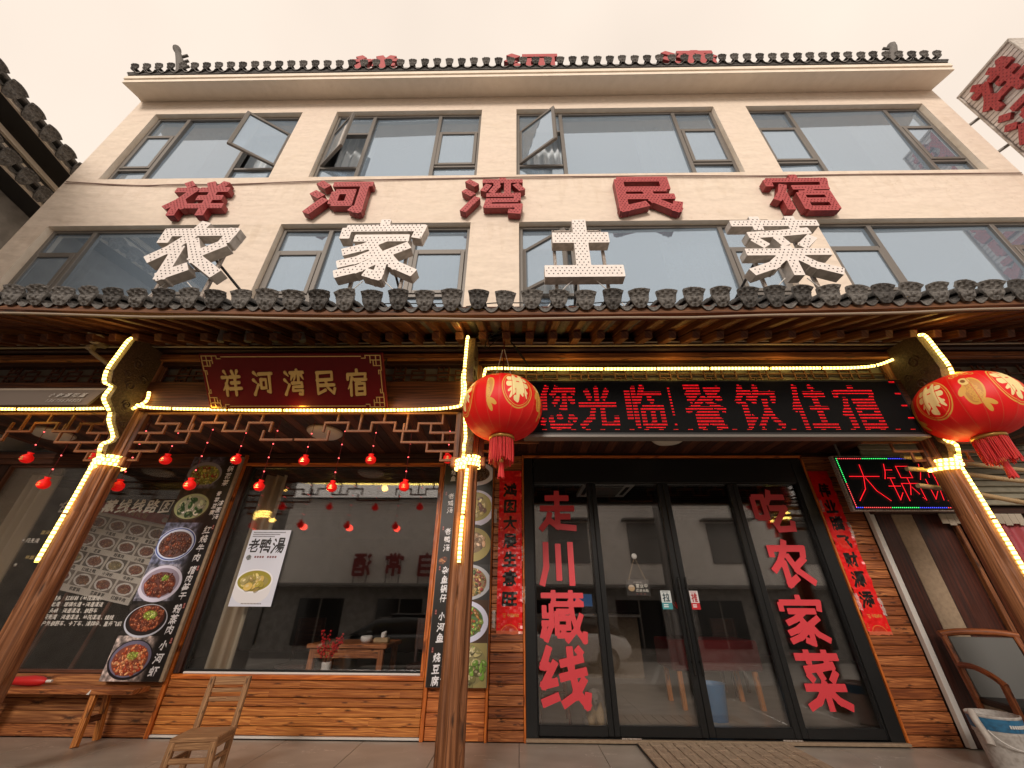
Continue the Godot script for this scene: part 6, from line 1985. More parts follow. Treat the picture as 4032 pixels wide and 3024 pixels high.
	M.steel = rock("steel", [lin(0.18, 0.13, 0.10), lin(0.5, 0.46, 0.42)], 0.03, 54, 0.5, 3.0, 0.0)
	M.black = mat(lin(0.012, 0.011, 0.011), 0.5)
	M.black_gloss = mat(lin(0.01, 0.01, 0.01), 0.15)
	M.rubber = mat(lin(0.015, 0.015, 0.015), 0.7)
	M.conduit = mat(lin(0.34, 0.27, 0.2), 0.6)
	M.white = mat(lin(0.72, 0.70, 0.67), 0.5)
	M.grey = mat(lin(0.22, 0.21, 0.2), 0.6)
	M.cable = mat(lin(0.30, 0.2, 0.17), 0.7)
	M.rope_light = glow(Color(1.0, 0.88, 0.46), 5.0)
	var ri := Image.create(8, 2, false, Image.FORMAT_RGB8)
	for x in 8:
		for y in 2: ri.set_pixel(x, y, Color.WHITE if x < 5 else Color(0.55, 0.5, 0.42))
	M.rope_light.emission_texture = tex(ri)
	M.rope_light.emission_operator = BaseMaterial3D.EMISSION_OP_MULTIPLY
	M.rope_light.uv1_scale = Vector3(26, 1, 1)
	M.rope_tie = mat(lin(0.2, 0.08, 0.04), 0.6)
	M.vinyl_red = mat(lin(0.66, 0.05, 0.065), 0.45)
	M.lantern_gold = mat(lin(0.55, 0.34, 0.08), 0.35, 0.5)
	M.red_cloth = mat(lin(0.62, 0.012, 0.012), 0.55)
	M.red_cloth.rim_enabled = true
	M.red_cloth.rim = 0.3
	M.bag_red = glow(Color(0.80, 0.05, 0.04), 0.38)
	M.bead = glow(Color(1.0, 0.35, 0.35), 2.5)
	M.gold = mat(lin(0.62, 0.42, 0.14), 0.3, 0.6)
	M.plaque_red = mat(lin(0.10, 0.003, 0.004), 0.5)
	M.plaque_red.metallic_specular = 0.3
	M.curtain = mat(lin(0.74, 0.80, 0.84), 0.9)
	M.curtain_beige = mat(lin(0.40, 0.34, 0.25), 0.9)
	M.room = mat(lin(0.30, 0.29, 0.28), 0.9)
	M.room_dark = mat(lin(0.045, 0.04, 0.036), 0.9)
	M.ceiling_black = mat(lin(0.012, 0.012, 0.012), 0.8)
	M.blue = mat(lin(0.03, 0.16, 0.34), 0.45)
	M.bamboo = rock("bamboo", [lin(0.30, 0.2, 0.1), lin(0.44, 0.32, 0.18)], 0.04, 61, 0.55, 3.0, 0.0)
	M.beige = rock("beige", [lin(0.27, 0.195, 0.13), lin(0.33, 0.245, 0.165)], 0.03, 62, 0.8, 1.0, 0.5)
	M.shutter = rock("shutter", [lin(0.22, 0.20, 0.14), lin(0.29, 0.26, 0.19)], 0.02, 63, 0.45, 0.8, 0.0)
	M.cushion = mat(lin(0.11, 0.112, 0.108), 0.6)
	M.car_black = mat(lin(0.012, 0.013, 0.015), 0.12)
	M.car_black.clearcoat_enabled = true
	M.car_white = mat(lin(0.62, 0.62, 0.62), 0.2)
	M.car_white.clearcoat_enabled = true
	M.lamp_shade = mat(lin(0.62, 0.58, 0.5), 0.5)
	M.line_paint = mat(lin(0.62, 0.60, 0.56), 0.8)
# ---------------------------------------------------------------- mesh helpers
class MB:
	var v := PackedVector3Array()
	var n := PackedVector3Array()
	var t := PackedVector2Array()
	func tri(a: Vector3, b: Vector3, c: Vector3, na: Vector3, nb: Vector3, nc: Vector3, ua := Vector2.ZERO, ub := Vector2.ZERO, uc := Vector2.ZERO) -> void:
		if (b - a).cross(c - a).dot(na + nb + nc) > 0.0:   # Godot's front faces run clockwise
			v.append_array(PackedVector3Array([a, c, b])); n.append_array(PackedVector3Array([na, nc, nb])); t.append_array(PackedVector2Array([ua, uc, ub]))
		else:
			v.append_array(PackedVector3Array([a, b, c])); n.append_array(PackedVector3Array([na, nb, nc])); t.append_array(PackedVector2Array([ua, ub, uc]))
	func poly(p: Array, nr: Vector3) -> void:
		for k in range(1, p.size() - 1):
			tri(p[0], p[k], p[k + 1], nr, nr, nr, Vector2(p[0].x, p[0].y), Vector2(p[k].x, p[k].y), Vector2(p[k + 1].x, p[k + 1].y))
	func quad(a: Vector3, b: Vector3, c: Vector3, d: Vector3, ua := Vector2(0, 0), ub := Vector2(1, 0), uc := Vector2(1, 1), ud := Vector2(0, 1)) -> void:
		# a, b, c, d counter-clockwise seen from the front
		var nr := (c - a).cross(d - b).normalized()
		tri(a, b, c, nr, nr, nr, ua, ub, uc)
		tri(a, c, d, nr, nr, nr, ua, uc, ud)
	# chamfered box; grain = axis the texture's u runs along
	func box(c: Vector3, s: Vector3, ch := 0.0, grain := -1, off := Vector2.ZERO) -> void:
		var h := s * 0.5
		if grain < 0: grain = s.max_axis_index()
		ch = minf(ch, minf(h.x, minf(h.y, h.z)) * 0.45)
		for ax in 3:
			var a1 := (ax + 1) % 3
			var a2 := (ax + 2) % 3
			for sg in [-1.0, 1.0]:
				var q := []
				for k in [[-1.0, -1.0], [1.0, -1.0], [1.0, 1.0], [-1.0, 1.0]]:
					var p := Vector3.ZERO
					p[ax] = h[ax] * sg
					p[a1] = (h[a1] - ch) * k[0]
					p[a2] = (h[a2] - ch) * k[1]
					q.append(p)
				var nr := Vector3.ZERO
				nr[ax] = sg
				face(q, nr, c, grain, off)
		if ch > 0.0:
			for ax in 3:
				var a1 := (ax + 1) % 3
				var a2 := (ax + 2) % 3
				for s1 in [-1.0, 1.0]:
					for s2 in [-1.0, 1.0]:
						var q := []
						for k in [[-1.0, 0], [1.0, 0], [1.0, 1], [-1.0, 1]]:
							var p := Vector3.ZERO
							p[ax] = (h[ax] - ch) * k[0]
							p[a1] = (h[a1] - (ch if k[1] == 0 else 0.0)) * s1
							p[a2] = (h[a2] - (0.0 if k[1] == 0 else ch)) * s2
							q.append(p)
						var nr := Vector3.ZERO
						nr[a1] = s1 * 0.7071
						nr[a2] = s2 * 0.7071
						face(q, nr, c, grain, off)
			for sx in [-1.0, 1.0]:
				for sy in [-1.0, 1.0]:
					for sz in [-1.0, 1.0]:
						var nr := Vector3(sx, sy, sz).normalized()
						var a := Vector3(h.x * sx, (h.y - ch) * sy, (h.z - ch) * sz) + c
						var b := Vector3((h.x - ch) * sx, h.y * sy, (h.z - ch) * sz) + c
						var d := Vector3((h.x - ch) * sx, (h.y - ch) * sy, h.z * sz) + c
						tri(a, b, d, nr, nr, nr, off, off, off)
	func face(q: Array, nr: Vector3, c: Vector3, grain: int, off: Vector2) -> void:
		var w := []
		for p: Vector3 in q:
			var o := [0, 1, 2]
			o.erase(grain)
			w.append(Vector2(p[grain], p[o[0]] + p[o[1]]) + off)
		tri(q[0] + c, q[1] + c, q[2] + c, nr, nr, nr, w[0], w[1], w[2])
		tri(q[0] + c, q[2] + c, q[3] + c, nr, nr, nr, w[0], w[2], w[3])
	func tube(p: PackedVector3Array, r: float, k := 8, caps := true, radii := PackedFloat32Array(), off := Vector2.ZERO) -> void:
		var m := p.size()
		var up := Vector3.UP
		var d0 := (p[1] - p[0]).normalized()
		if absf(d0.dot(up)) > 0.9: up = Vector3.RIGHT
		var e := d0.cross(up).normalized()
		var prev := []
		var ln := 0.0
		for i in m:
			var d := (p[mini(i + 1, m - 1)] - p[maxi(i - 1, 0)]).normalized()
			e = (e - d * e.dot(d)).normalized()
			var g := d.cross(e)
			var rr := r if radii.is_empty() else radii[i]
			if i > 0: ln += p[i].distance_to(p[i - 1])
			var ring := []
			for j in k + 1:
				var a := TAU * j / k
				var nn := e * cos(a) + g * sin(a)
				ring.append([p[i] + nn * rr, nn, Vector2(ln, a * r) + off])
			if i > 0:
				for j in k:
					var A: Array = prev[j]
					var B: Array = prev[j + 1]
					var C: Array = ring[j + 1]
					var D: Array = ring[j]
					tri(A[0], B[0], C[0], A[1], B[1], C[1], A[2], B[2], C[2])
					tri(A[0], C[0], D[0], A[1], C[1], D[1], A[2], C[2], D[2])
			if caps and (i == 0 or i == m - 1):
				var nn := -d if i == 0 else d
				for j in k:
					tri(p[i], ring[j][0], ring[j + 1][0], nn, nn, nn)
			prev = ring
	# turned shape round the y axis; profile of (radius, height)
	func lathe(prof: Array, k := 20, c := Vector3.ZERO, smooth := true, wob := 0.0) -> void:
		var m := prof.size()
		for i in m - 1:
			for j in k:
				var q := []
				var nn := []
				for s in [[i, j], [i, j + 1], [i + 1, j + 1], [i + 1, j]]:
					var a = TAU * s[1] / k
					var pr: Vector2 = prof[s[0]]
					var d: Vector2
					if smooth: d = prof[mini(s[0] + 1, m - 1)] - prof[maxi(s[0] - 1, 0)]
					else: d = prof[i + 1] - prof[i]
					var rr := pr.x * (1.0 + wob * cos(a * 8.0))
					q.append(c + Vector3(rr * cos(a), pr.y, rr * sin(a)))
					var nr := Vector2(d.y, -d.x).normalized()
					nn.append(Vector3(nr.x * cos(a), nr.y, nr.x * sin(a)))
				var u0 := float(j) / k
				var u1 := float(j + 1) / k
				var v0 := 1.0 - float(i) / (m - 1)
				var v1 := 1.0 - float(i + 1) / (m - 1)
				if nn[0].dot(q[0] - c) + nn[2].dot(q[2] - c) < -1000.0: continue
				tri(q[0], q[1], q[2], nn[0], nn[1], nn[2], Vector2(u0, v0), Vector2(u1, v0), Vector2(u1, v1))
				tri(q[0], q[2], q[3], nn[0], nn[2], nn[3], Vector2(u0, v0), Vector2(u1, v1), Vector2(u0, v1))
	# a flat outline (x, y) given thickness along z, back at z0 and front at z1
	func slab(p: PackedVector2Array, z0: float, z1: float) -> void:
		var ix := Geometry2D.triangulate_polygon(p)
		for k in range(0, ix.size(), 3):
			for z in [[z0, Vector3.FORWARD], [z1, Vector3.BACK]]:
				tri(Vector3(p[ix[k]].x, p[ix[k]].y, z[0]), Vector3(p[ix[k + 1]].x, p[ix[k + 1]].y, z[0]), Vector3(p[ix[k + 2]].x, p[ix[k + 2]].y, z[0]), z[1], z[1], z[1], p[ix[k]], p[ix[k + 1]], p[ix[k + 2]])
		var cw := Geometry2D.is_polygon_clockwise(p)
		for k in p.size():
			var a := p[k]
			var b := p[(k + 1) % p.size()]
			var nr := Vector3(b.y - a.y, a.x - b.x, 0).normalized() * (-1.0 if cw else 1.0)
			var ln := a.distance_to(b)
			tri(Vector3(a.x, a.y, z0), Vector3(b.x, b.y, z0), Vector3(b.x, b.y, z1), nr, nr, nr, Vector2(0, 0), Vector2(ln, 0), Vector2(ln, z1 - z0))
			tri(Vector3(a.x, a.y, z0), Vector3(b.x, b.y, z1), Vector3(a.x, a.y, z1), nr, nr, nr, Vector2(0, 0), Vector2(ln, z1 - z0), Vector2(0, z1 - z0))
	func rect(x0: float, y0: float, x1: float, y1: float, z: float) -> void:   # facing +z, whole texture
		quad(Vector3(x0, y0, z), Vector3(x1, y0, z), Vector3(x1, y1, z), Vector3(x0, y1, z), Vector2(0, 1), Vector2(1, 1), Vector2(1, 0), Vector2(0, 0))
	func mesh() -> ArrayMesh:
		var a := []
		a.resize(Mesh.ARRAY_MAX)
		a[Mesh.ARRAY_VERTEX] = v
		a[Mesh.ARRAY_NORMAL] = n
		a[Mesh.ARRAY_TEX_UV] = t
		var m := ArrayMesh.new()
		if v.size() > 0: m.add_surface_from_arrays(Mesh.PRIMITIVE_TRIANGLES, a)
		return m

var rng := RandomNumberGenerator.new()

func P(name: String, m: Mesh, material: Material, parent: Node, at := Vector3.ZERO, basis := Basis()) -> MeshInstance3D:
	var o := MeshInstance3D.new()
	o.name = name
	o.mesh = m
	o.material_override = material
	o.transform = Transform3D(basis, at)
	parent.add_child(o, true)
	return o

func thing(name: String, label: String, category: String, at := Vector3.ZERO, group := "") -> Node3D:
	var o := Node3D.new()
	o.name = name
	add_child(o, true)
	o.position = at
	tag(o, label, category, group)
	return o

func tag(o: Node, label: String, category: String, group := "") -> Node:
	o.set_meta("label", label)
	o.set_meta("category", category)
	if group: o.set_meta("group", group)
	return o

func structure(o: Node) -> Node:
	o.set_meta("kind", "structure")
	return o

func boxm(s: Vector3, ch := 0.004, grain := -1, off := Vector2.ZERO) -> ArrayMesh:
	var b := MB.new()
	b.box(Vector3.ZERO, s, ch, grain, off)
	return b.mesh()

func BX(name: String, c: Vector3, s: Vector3, material: Material, parent: Node, ch := 0.004, grain := -1) -> MeshInstance3D:
	return P(name, boxm(s, ch, grain, Vector2(rng.randf() * 3.0, rng.randf() * 3.0)), material, parent, c)

# a straight bar between two points, square or round
func BAR(name: String, a: Vector3, b: Vector3, r: float, material: Material, parent: Node, k := 8) -> MeshInstance3D:
	var m := MB.new()
	m.tube(PackedVector3Array([a, b]), r, k)
	return P(name, m.mesh(), material, parent)

func smooth_path(p: Array, sub := 6) -> PackedVector3Array:
	var out := PackedVector3Array()
	for i in p.size() - 1:
		var a: Vector3 = p[maxi(i - 1, 0)]
		var d: Vector3 = p[mini(i + 2, p.size() - 1)]
		for k in sub:
			out.append((p[i] as Vector3).cubic_interpolate(p[i + 1], a, d, float(k) / sub))
	out.append(p[p.size() - 1])
	return out
# ---------------------------------------------------------------- lettering
# Characters are drawn as brush or sign-painter strokes on a 100 x 100 square (x right, y down).
# A component is a list of strokes; a character may also be put together from components set in boxes.
var G := {
	"氵": [[25,5,75,20],[10,36,60,50],[15,98,45,80,85,58]],
	"礻": [[38,2,62,16],[8,26,85,26,50,58,8,78],[52,52,52,100],[58,58,92,80]],
	"羊": [[28,3,40,20],[72,3,60,20],[10,26,90,26],[16,50,84,50],[2,74,98,74],[50,26,50,100]],
	"可": [[2,10,98,10],[80,10,80,90,62,84],[14,34,14,70],[14,34,52,34,52,70,14,70]],
	"亦": [[50,0,50,14],[2,20,98,20],[36,20,36,55,24,94],[62,20,62,96],[16,44,4,84],[82,42,98,80]],
	"弓": [[8,6,88,6,88,36],[88,36,14,36,10,66,92,66,88,98,66,94]],
	"宀": [[50,0,50,40],[4,98,4,46],[4,46,96,46,92,98]],
	"百": [[2,6,98,6],[46,8,38,28],[14,30,14,98],[14,30,86,30,86,98],[14,62,86,62],[14,96,86,96]],
	"亻": [[70,0,45,35,8,62],[52,34,52,100]],
	"豕": [[16,8,84,8],[54,10,30,30,6,42],[40,26,58,60,56,96,40,88],[48,42,26,60,4,70],[54,58,30,80,4,92],[86,26,60,46],[58,44,74,72,98,90]],
	"艹": [[2,50,98,50],[30,5,30,95],[70,5,70,95]],
	"采": [[84,4,50,10,16,14],[20,22,30,38],[46,18,52,36],[84,18,68,40],[6,52,94,52],[50,40,50,100],[48,54,28,80,4,94],[52,54,72,80,96,94]],
	"戕": [[24,10,98,10],[24,10,24,60,10,98],[8,14,8,38,24,38],[2,56,24,56],[10,58,2,90],[36,28,36,84],[36,28,64,28],[36,84,64,84],[50,28,50,44],[36,44,62,44,62,66,36,66],[50,66,50,84],[68,0,72,40,80,72,96,96,98,76],[92,34,80,68,56,98],[82,0,92,7]],
	"纟": [[48,0,14,34,48,34],[78,26,16,66,86,60],[6,96,90,84]],
	"戋": [[40,0,44,40,58,76,92,98,98,78],[4,30,88,20],[2,54,98,42],[90,54,56,82,8,98],[66,2,84,14]],
	"口": [[8,8,8,92],[8,8,92,8,92,92],[8,88,92,88]],
	"乞": [[30,0,20,20,4,36],[24,18,92,18],[12,46,80,46,22,86,30,98,90,96,96,78]],
	"尔": [[30,2,22,20,6,40],[26,18,94,18,88,34],[56,22,56,92,40,84],[36,46,14,76],[74,44,94,72]],
	"心": [[10,40,4,80],[28,26,34,90,76,92,82,66],[48,14,58,44],[80,22,98,50]],
	"饣": [[50,0,32,24,6,42],[40,18,92,18,80,36],[44,42,44,94,86,74]],
	"欠": [[32,0,22,22,4,44],[26,20,96,20,86,42],[54,34,48,66,6,98],[54,54,70,80,98,98]],
	"主": [[42,0,58,12],[10,22,92,22],[14,56,88,56],[50,22,50,92],[2,94,98,94]],
	"钅": [[46,0,30,22,6,40],[34,16,86,16],[28,38,80,38],[10,60,92,60],[46,38,46,96,86,78]],
	"呙": [[18,4,18,36],[18,4,82,4,82,36],[18,36,82,36],[4,52,4,98],[4,52,96,52,96,96,84,90],[50,38,50,56,26,82],[52,62,74,80]],
	"反": [[90,4,54,8,16,12],[16,12,16,50,2,96],[20,36,84,36,62,72,22,98],[34,48,58,78,98,98]],
	"工": [[6,10,94,10],[50,10,50,88],[2,90,98,90]],
	"鸟": [[54,0,40,12],[20,12,20,62],[20,14,78,14,76,40,62,36],[44,24,54,32],[20,60,94,60,88,98,72,90],[2,80,70,80]],
	"囗": [[8,6,8,96],[8,6,92,6,92,96],[8,94,92,94]],
	"冬": [[42,8,12,46],[30,24,82,24,12,82],[28,34,92,80],[40,66,58,78],[28,86,62,100]],
	"日": [[10,4,10,96],[10,4,90,4,90,96],[10,48,90,48],[10,94,90,94]],
	"王": [[6,8,94,8],[10,50,90,50],[2,94,98,94],[50,8,50,94]],
	"韦": [[8,16,90,16],[10,38,84,38],[2,60,92,60,88,84,72,78],[48,0,48,100]],
	"月": [[16,4,16,60,4,98],[16,4,88,4,88,96,68,90],[16,34,88,34],[16,62,88,62]],
	"朕": [[26,0,34,12],[74,0,64,12],[10,18,90,18],[4,36,96,36],[50,6,46,36,4,62],[56,38,96,58],[22,58,80,58,76,72],[26,52,26,72],[26,72,94,72,88,98,70,92],[4,86,70,86]],
	"贝": [[12,4,12,66],[12,4,88,4,88,66],[50,18,46,64,4,98],[58,70,94,98]],
	"才": [[4,26,98,26],[66,2,66,94,46,86],[62,30,40,58,4,80]],
	"原": [[6,4,96,4],[10,4,10,56,0,98],[54,8,46,22],[30,22,30,58],[30,22,84,22,84,58],[30,40,84,40],[30,58,84,58],[56,58,56,96,42,88],[38,68,22,88],[74,66,92,86]],
	"忝": [[12,6,86,6],[4,28,96,28],[50,6,44,30,4,56],[54,30,96,52],[50,52,50,96,36,90],[26,62,10,84],[68,60,76,74],[84,56,98,80]],
	"虫": [[8,24,8,56],[8,24,88,24,88,56],[8,56,88,56],[48,2,48,86],[4,92,84,82],[78,70,94,94]],
	"下": [[4,12,96,12],[46,14,46,98],[54,36,80,54]],
	"火": [[16,28,8,56],[84,22,66,48],[48,2,48,40,36,70,4,98],[52,50,68,76,96,98]],
	"尧": [[10,14,70,10],[40,0,56,34,92,46],[82,16,48,34,10,44],[4,54,96,54],[36,56,32,78,4,98],[62,56,62,92,96,92,96,76]],
	"犭": [[80,4,50,24,10,36],[30,8,62,44,58,96,36,88],[58,50,34,70,8,82]],
	"者": [[14,14,76,14],[44,0,44,34],[2,36,98,36],[90,4,56,36,4,62],[28,56,28,98],[28,56,84,56,84,98],[28,76,84,76],[28,96,84,96]],
	"竹": [[22,0,14,40,2,70],[18,40,46,40],[30,44,36,84],[68,0,60,40,48,70],[64,40,98,40],[76,44,84,84]],
	"尹": [[10,10,84,10,84,60],[2,36,98,36],[10,62,84,62],[46,10,42,60,6,98]],
	"米": [[14,10,28,34],[84,8,68,34],[4,42,96,42],[50,2,50,98],[46,46,28,72,4,88],[54,46,72,72,96,88]],
	"分": [[38,2,26,26,2,48],[60,2,74,26,98,46],[20,50,82,50,78,96,58,88],[48,52,38,80,14,98]],
	"丞": [[20,4,70,4,50,18],[50,16,50,56,40,52],[10,28,36,28,6,62],[86,20,60,36],[58,28,76,52,96,62],[20,70,80,70],[10,82,4,98],[34,82,38,98],[62,82,66,98],[84,82,96,98]],
	"衮": [[50,0,50,10],[6,14,94,14],[34,20,14,38],[66,20,88,38],[52,36,30,54,72,50],[48,56,4,84],[34,68,34,98,54,86],[88,62,62,76],[54,60,98,98]],
	"员": [[24,6,24,26],[24,6,76,6,76,26],[24,26,76,26],[16,40,16,72],[16,40,84,40,84,72],[50,48,46,72,10,96],[60,76,90,96]],
	"昜": [[22,2,22,38],[22,2,80,2,80,38],[22,20,80,20],[22,38,80,38],[2,50,98,50],[36,52,6,78],[24,64,96,64,86,98,70,92],[54,66,18,96],[74,66,44,98]],
	"匕": [[84,14,16,42],[16,2,16,92,92,92,94,68]],
	"自": [[52,0,42,16],[14,16,14,98],[14,16,86,16,86,98],[14,42,86,42],[14,68,86,68],[14,96,86,96]],
	"木": [[4,30,96,30],[50,2,50,98],[48,32,28,66,4,84],[52,32,72,64,96,80]],
	"圭": [[16,16,84,16],[50,0,50,44],[4,44,96,44],[14,70,86,70],[50,50,50,94],[2,96,98,96]],
	"又": [[8,14,88,14,60,66,4,98],[20,30,58,64,96,92]],
	"甲": [[8,6,8,58],[8,6,92,6,92,58],[8,32,92,32],[8,58,92,58],[50,6,50,100]],
	"子": [[14,6,84,6,54,34],[54,34,54,94,34,86],[2,48,98,48]],
	"卬": [[34,4,10,14],[10,14,10,80,42,66],[56,10,92,10,92,70,78,64],[58,10,58,98]],
	"朿": [[4,16,96,16],[50,0,50,98],[14,32,14,56],[14,32,86,32,86,56],[48,58,6,92],[52,58,94,86]],
	"刂": [[20,10,20,64],[80,2,80,94,56,88]],
	"白": [[48,0,36,18],[10,20,10,98],[10,20,90,20,90,98],[10,56,90,56],[10,96,90,96]],
	"元": [[16,8,84,8],[2,36,98,36],[36,38,32,66,2,98],[62,38,62,90,96,90,96,68]],
	"足": [[14,4,14,36],[14,4,86,4,86,36],[14,36,86,36],[50,36,50,88],[50,60,88,60],[18,54,18,92],[2,96,98,84]],
	"各": [[40,0,28,22,4,40],[34,14,82,14,50,40,4,62],[36,26,70,46,98,54],[22,64,22,98],[22,64,80,64,80,98],[22,96,80,96]],
	"扌": [[8,24,94,24],[56,2,56,94,30,86],[4,66,98,50]],
	"立": [[50,0,50,14],[10,22,90,22],[28,36,38,74],[74,34,62,82],[2,92,98,92]],
	"隹": [[34,0,22,26,4,46],[26,26,26,98],[56,0,64,14],[28,22,94,22],[28,46,88,46],[28,70,88,70],[28,94,98,94],[60,22,60,94]],
	"辶": [[18,4,32,20],[4,40,30,40,18,74],[2,92,20,78,44,92,98,96]],
	"庶": [[50,0,54,10],[12,14,96,14],[12,14,10,60,2,98],[28,36,96,36],[44,24,44,58],[76,24,76,58],[44,56,76,56],[26,74,22,90],[46,74,50,90],[66,74,70,90],[86,74,94,90]],
	"夆": [[40,0,8,34],[34,12,80,12,20,48],[40,24,94,46],[20,58,84,58],[22,72,80,72],[4,86,98,86],[52,50,52,100]],
	"阝": [[10,4,10,98],[10,4,84,4,46,40,84,52,80,70,44,66]],
	"彡": [[88,4,10,36],[90,34,14,66],[92,62,8,98]],
	"皮": [[12,20,92,20,86,36],[12,20,10,60,2,98],[52,0,52,46],[24,48,84,48,56,82,20,98],[32,54,60,80,98,98]],
	"离": [[50,0,50,8],[6,12,94,12],[30,18,66,36],[66,18,34,36],[16,18,16,42,84,42],[84,18,84,42],[50,42,46,58],[10,58,10,98],[10,58,90,58,90,96],[48,58,30,82,64,80],[58,70,70,88]],
	"首": [[30,0,38,14],[72,0,62,14],[2,20,98,20],[50,20,44,34],[22,34,22,98],[22,34,80,34,80,98],[22,54,80,54],[22,76,80,76],[22,96,80,96]],
	"票": [[8,6,92,6],[20,20,20,44],[20,20,80,20,80,44],[40,6,40,44],[60,6,60,44],[20,44,80,44],[24,56,76,56],[4,70,96,70],[50,70,50,98],[28,78,12,94],[72,78,88,94]],
	"㐬": [[50,0,54,12],[6,18,94,18],[46,20,20,44,80,40],[70,30,86,48],[24,54,20,96],[50,54,50,96],[76,54,78,94,98,90]],
	"唐": [[50,0,50,10],[10,12,96,12],[10,12,2,98],[26,26,86,26,86,48],[18,37,98,37],[26,48,86,48],[56,14,56,62],[28,66,28,98],[28,66,84,66,84,98],[28,96,84,96]],
	"山": [[50,4,50,86],[8,34,8,88,92,88],[92,34,92,96]],
	"夹": [[10,18,90,18],[24,26,32,44],[76,26,66,44],[2,54,98,54],[50,0,46,60,4,98],[54,58,96,98]],
	"戈": [[4,28,88,22],[40,0,48,50,90,98,98,74],[84,40,20,92],[66,4,80,14]],
	"里": [[14,4,14,52],[14,4,86,4,86,52],[14,28,86,28],[14,52,86,52],[50,4,50,92],[16,72,84,72],[2,94,98,94]],
	"予": [[12,8,84,8,48,34],[26,26,60,42],[4,50,94,50,80,66],[50,50,50,94,32,86]],
	"骨": [[24,2,24,34],[24,2,76,2,76,34],[50,18,50,34],[4,46,4,34,96,34,96,46],[22,52,22,98],[22,52,78,52,78,96],[22,66,78,66],[22,80,78,80]],
	"羽": [[4,8,44,8,44,92],[10,28,24,42],[4,72,38,54],[56,8,96,8,96,92],[62,28,76,42],[54,72,90,54]],
	"几": [[20,6,18,60,2,98],[20,6,76,6,76,90,96,90,98,70]],
	"由": [[8,26,8,98],[8,26,92,26,92,98],[8,60,92,60],[8,96,92,96],[50,0,50,96]],
	"正": [[6,8,94,8],[52,8,52,92],[54,48,88,48],[22,40,22,92],[2,94,98,94]],
	"攵": [[40,0,6,44],[26,24,96,24],[74,26,54,68,4,98],[28,40,58,76,98,98]],
	"酉": [[4,8,96,8],[12,30,12,98],[12,30,88,30,88,98],[38,8,36,52],[62,8,62,54,86,54],[12,72,88,72],[12,96,88,96]],
	"祥": [["礻",2,0,42,100],["羊",40,0,100,100]], "河": [["氵",0,2,32,98],["可",32,4,100,100]],
	"湾": [["氵",0,2,30,98],["亦",32,0,100,46],["弓",36,48,98,100]],
	"民": [[8,8,84,8,84,38],[8,38,84,38],[10,8,10,94,48,80],[50,38,60,70,92,96,97,76],[14,60,94,60]],
	"宿": [["宀",0,0,100,34],["亻",2,30,36,100],["百",38,34,98,100]],
	"农": [[10,38,10,20,90,20,86,38],[50,2,42,24,24,50,4,68],[34,46,34,94,58,80],[88,40,62,58],[46,34,62,66,96,92]],
	"家": [["宀",0,0,100,34],["豕",2,28,98,100]], "土": [[14,36,86,36],[50,4,50,92],[2,92,98,92]],
	"菜": [["艹",0,0,100,26],["采",0,24,100,100]],
	"走": [[18,20,82,20],[50,2,50,48],[4,46,96,46],[50,48,50,88],[52,66,84,66],[30,56,24,76,4,98],[26,74,50,90,98,94]],
	"川": [[16,6,16,60,4,98],[50,10,50,88],[84,6,84,98]], "藏": [["艹",0,0,100,22],["戕",0,20,100,100]],
	"线": [["纟",0,0,42,100],["戋",40,0,100,100]], "吃": [["口",0,12,34,76],["乞",36,0,100,98]],
	"您": [["亻",2,0,30,60],["尔",30,0,98,60],["心",4,64,98,100]],
	"光": [[50,2,50,44],[22,10,32,34],[80,8,66,34],[2,46,98,46],[38,48,34,74,4,98],[62,48,62,92,96,92,96,72]],
	"临": [[8,12,8,80],[26,2,26,98],[52,0,34,40],[46,20,98,20],[62,28,74,40],[44,54,44,96],[44,54,94,54,94,96],[68,54,68,92],[44,94,94,94]],
	"！": [[50,4,50,70],[50,88,50,96]],
	"餐": [[8,4,46,4],[26,4,10,26],[16,14,40,14,14,40],[20,22,28,28],[56,8,92,8,60,38],[60,14,94,36],[50,30,28,50,2,62],[50,30,72,48,98,60],[34,56,66,56],[28,66,28,96,44,90],[28,66,72,66,72,82],[28,82,72,82],[84,82,62,90],[46,82,66,92,90,100]],
	"饮": [["饣",0,0,42,100],["欠",40,0,100,100]], "住": [["亻",0,0,36,100],["主",34,0,100,100]],
	"大": [[4,34,96,34],[50,2,48,34,36,68,4,98],[52,38,68,72,98,98]],
	"锅": [["钅",0,0,42,100],["呙",44,2,100,100]], "饭": [["饣",0,0,42,100],["反",40,0,100,100]],
	"鸿": [["氵",0,2,26,98],["工",24,20,54,80],["鸟",52,0,100,100]], "图": [["囗",0,0,100,100],["冬",20,12,80,90]],
	"展": [[14,4,86,4,86,28],[14,28,86,28],[14,4,14,56,2,98],[26,44,88,44],[44,32,44,60],[68,32,68,60],[20,60,94,60],[34,62,34,96,54,84],[86,66,66,78],[50,62,66,84,98,98]],
	"生": [[26,4,18,26,4,44],[22,24,90,24],[50,2,50,92],[16,56,84,56],[4,94,96,94]],
	"意": [[50,0,50,10],[14,14,86,14],[34,18,40,28],[66,18,60,28],[4,32,96,32],[24,40,24,68],[24,40,76,40,76,68],[24,54,76,54],[24,68,76,68],[12,78,6,94],[28,74,32,94,70,94,76,80],[46,72,54,84],[84,76,96,90]],
	"旺": [["日",0,8,34,90],["王",40,8,100,92]], "伟": [["亻",0,0,36,100],["韦",34,0,100,100]],
	"业": [[34,4,34,90],[66,4,66,90],[10,30,24,66],[90,28,76,66],[2,92,98,92]],
	"腾": [["月",0,0,36,100],["朕",38,0,100,100]],
	"飞": [[6,12,74,12,76,60,96,94,98,72],[92,22,70,40],[68,40,90,58]],
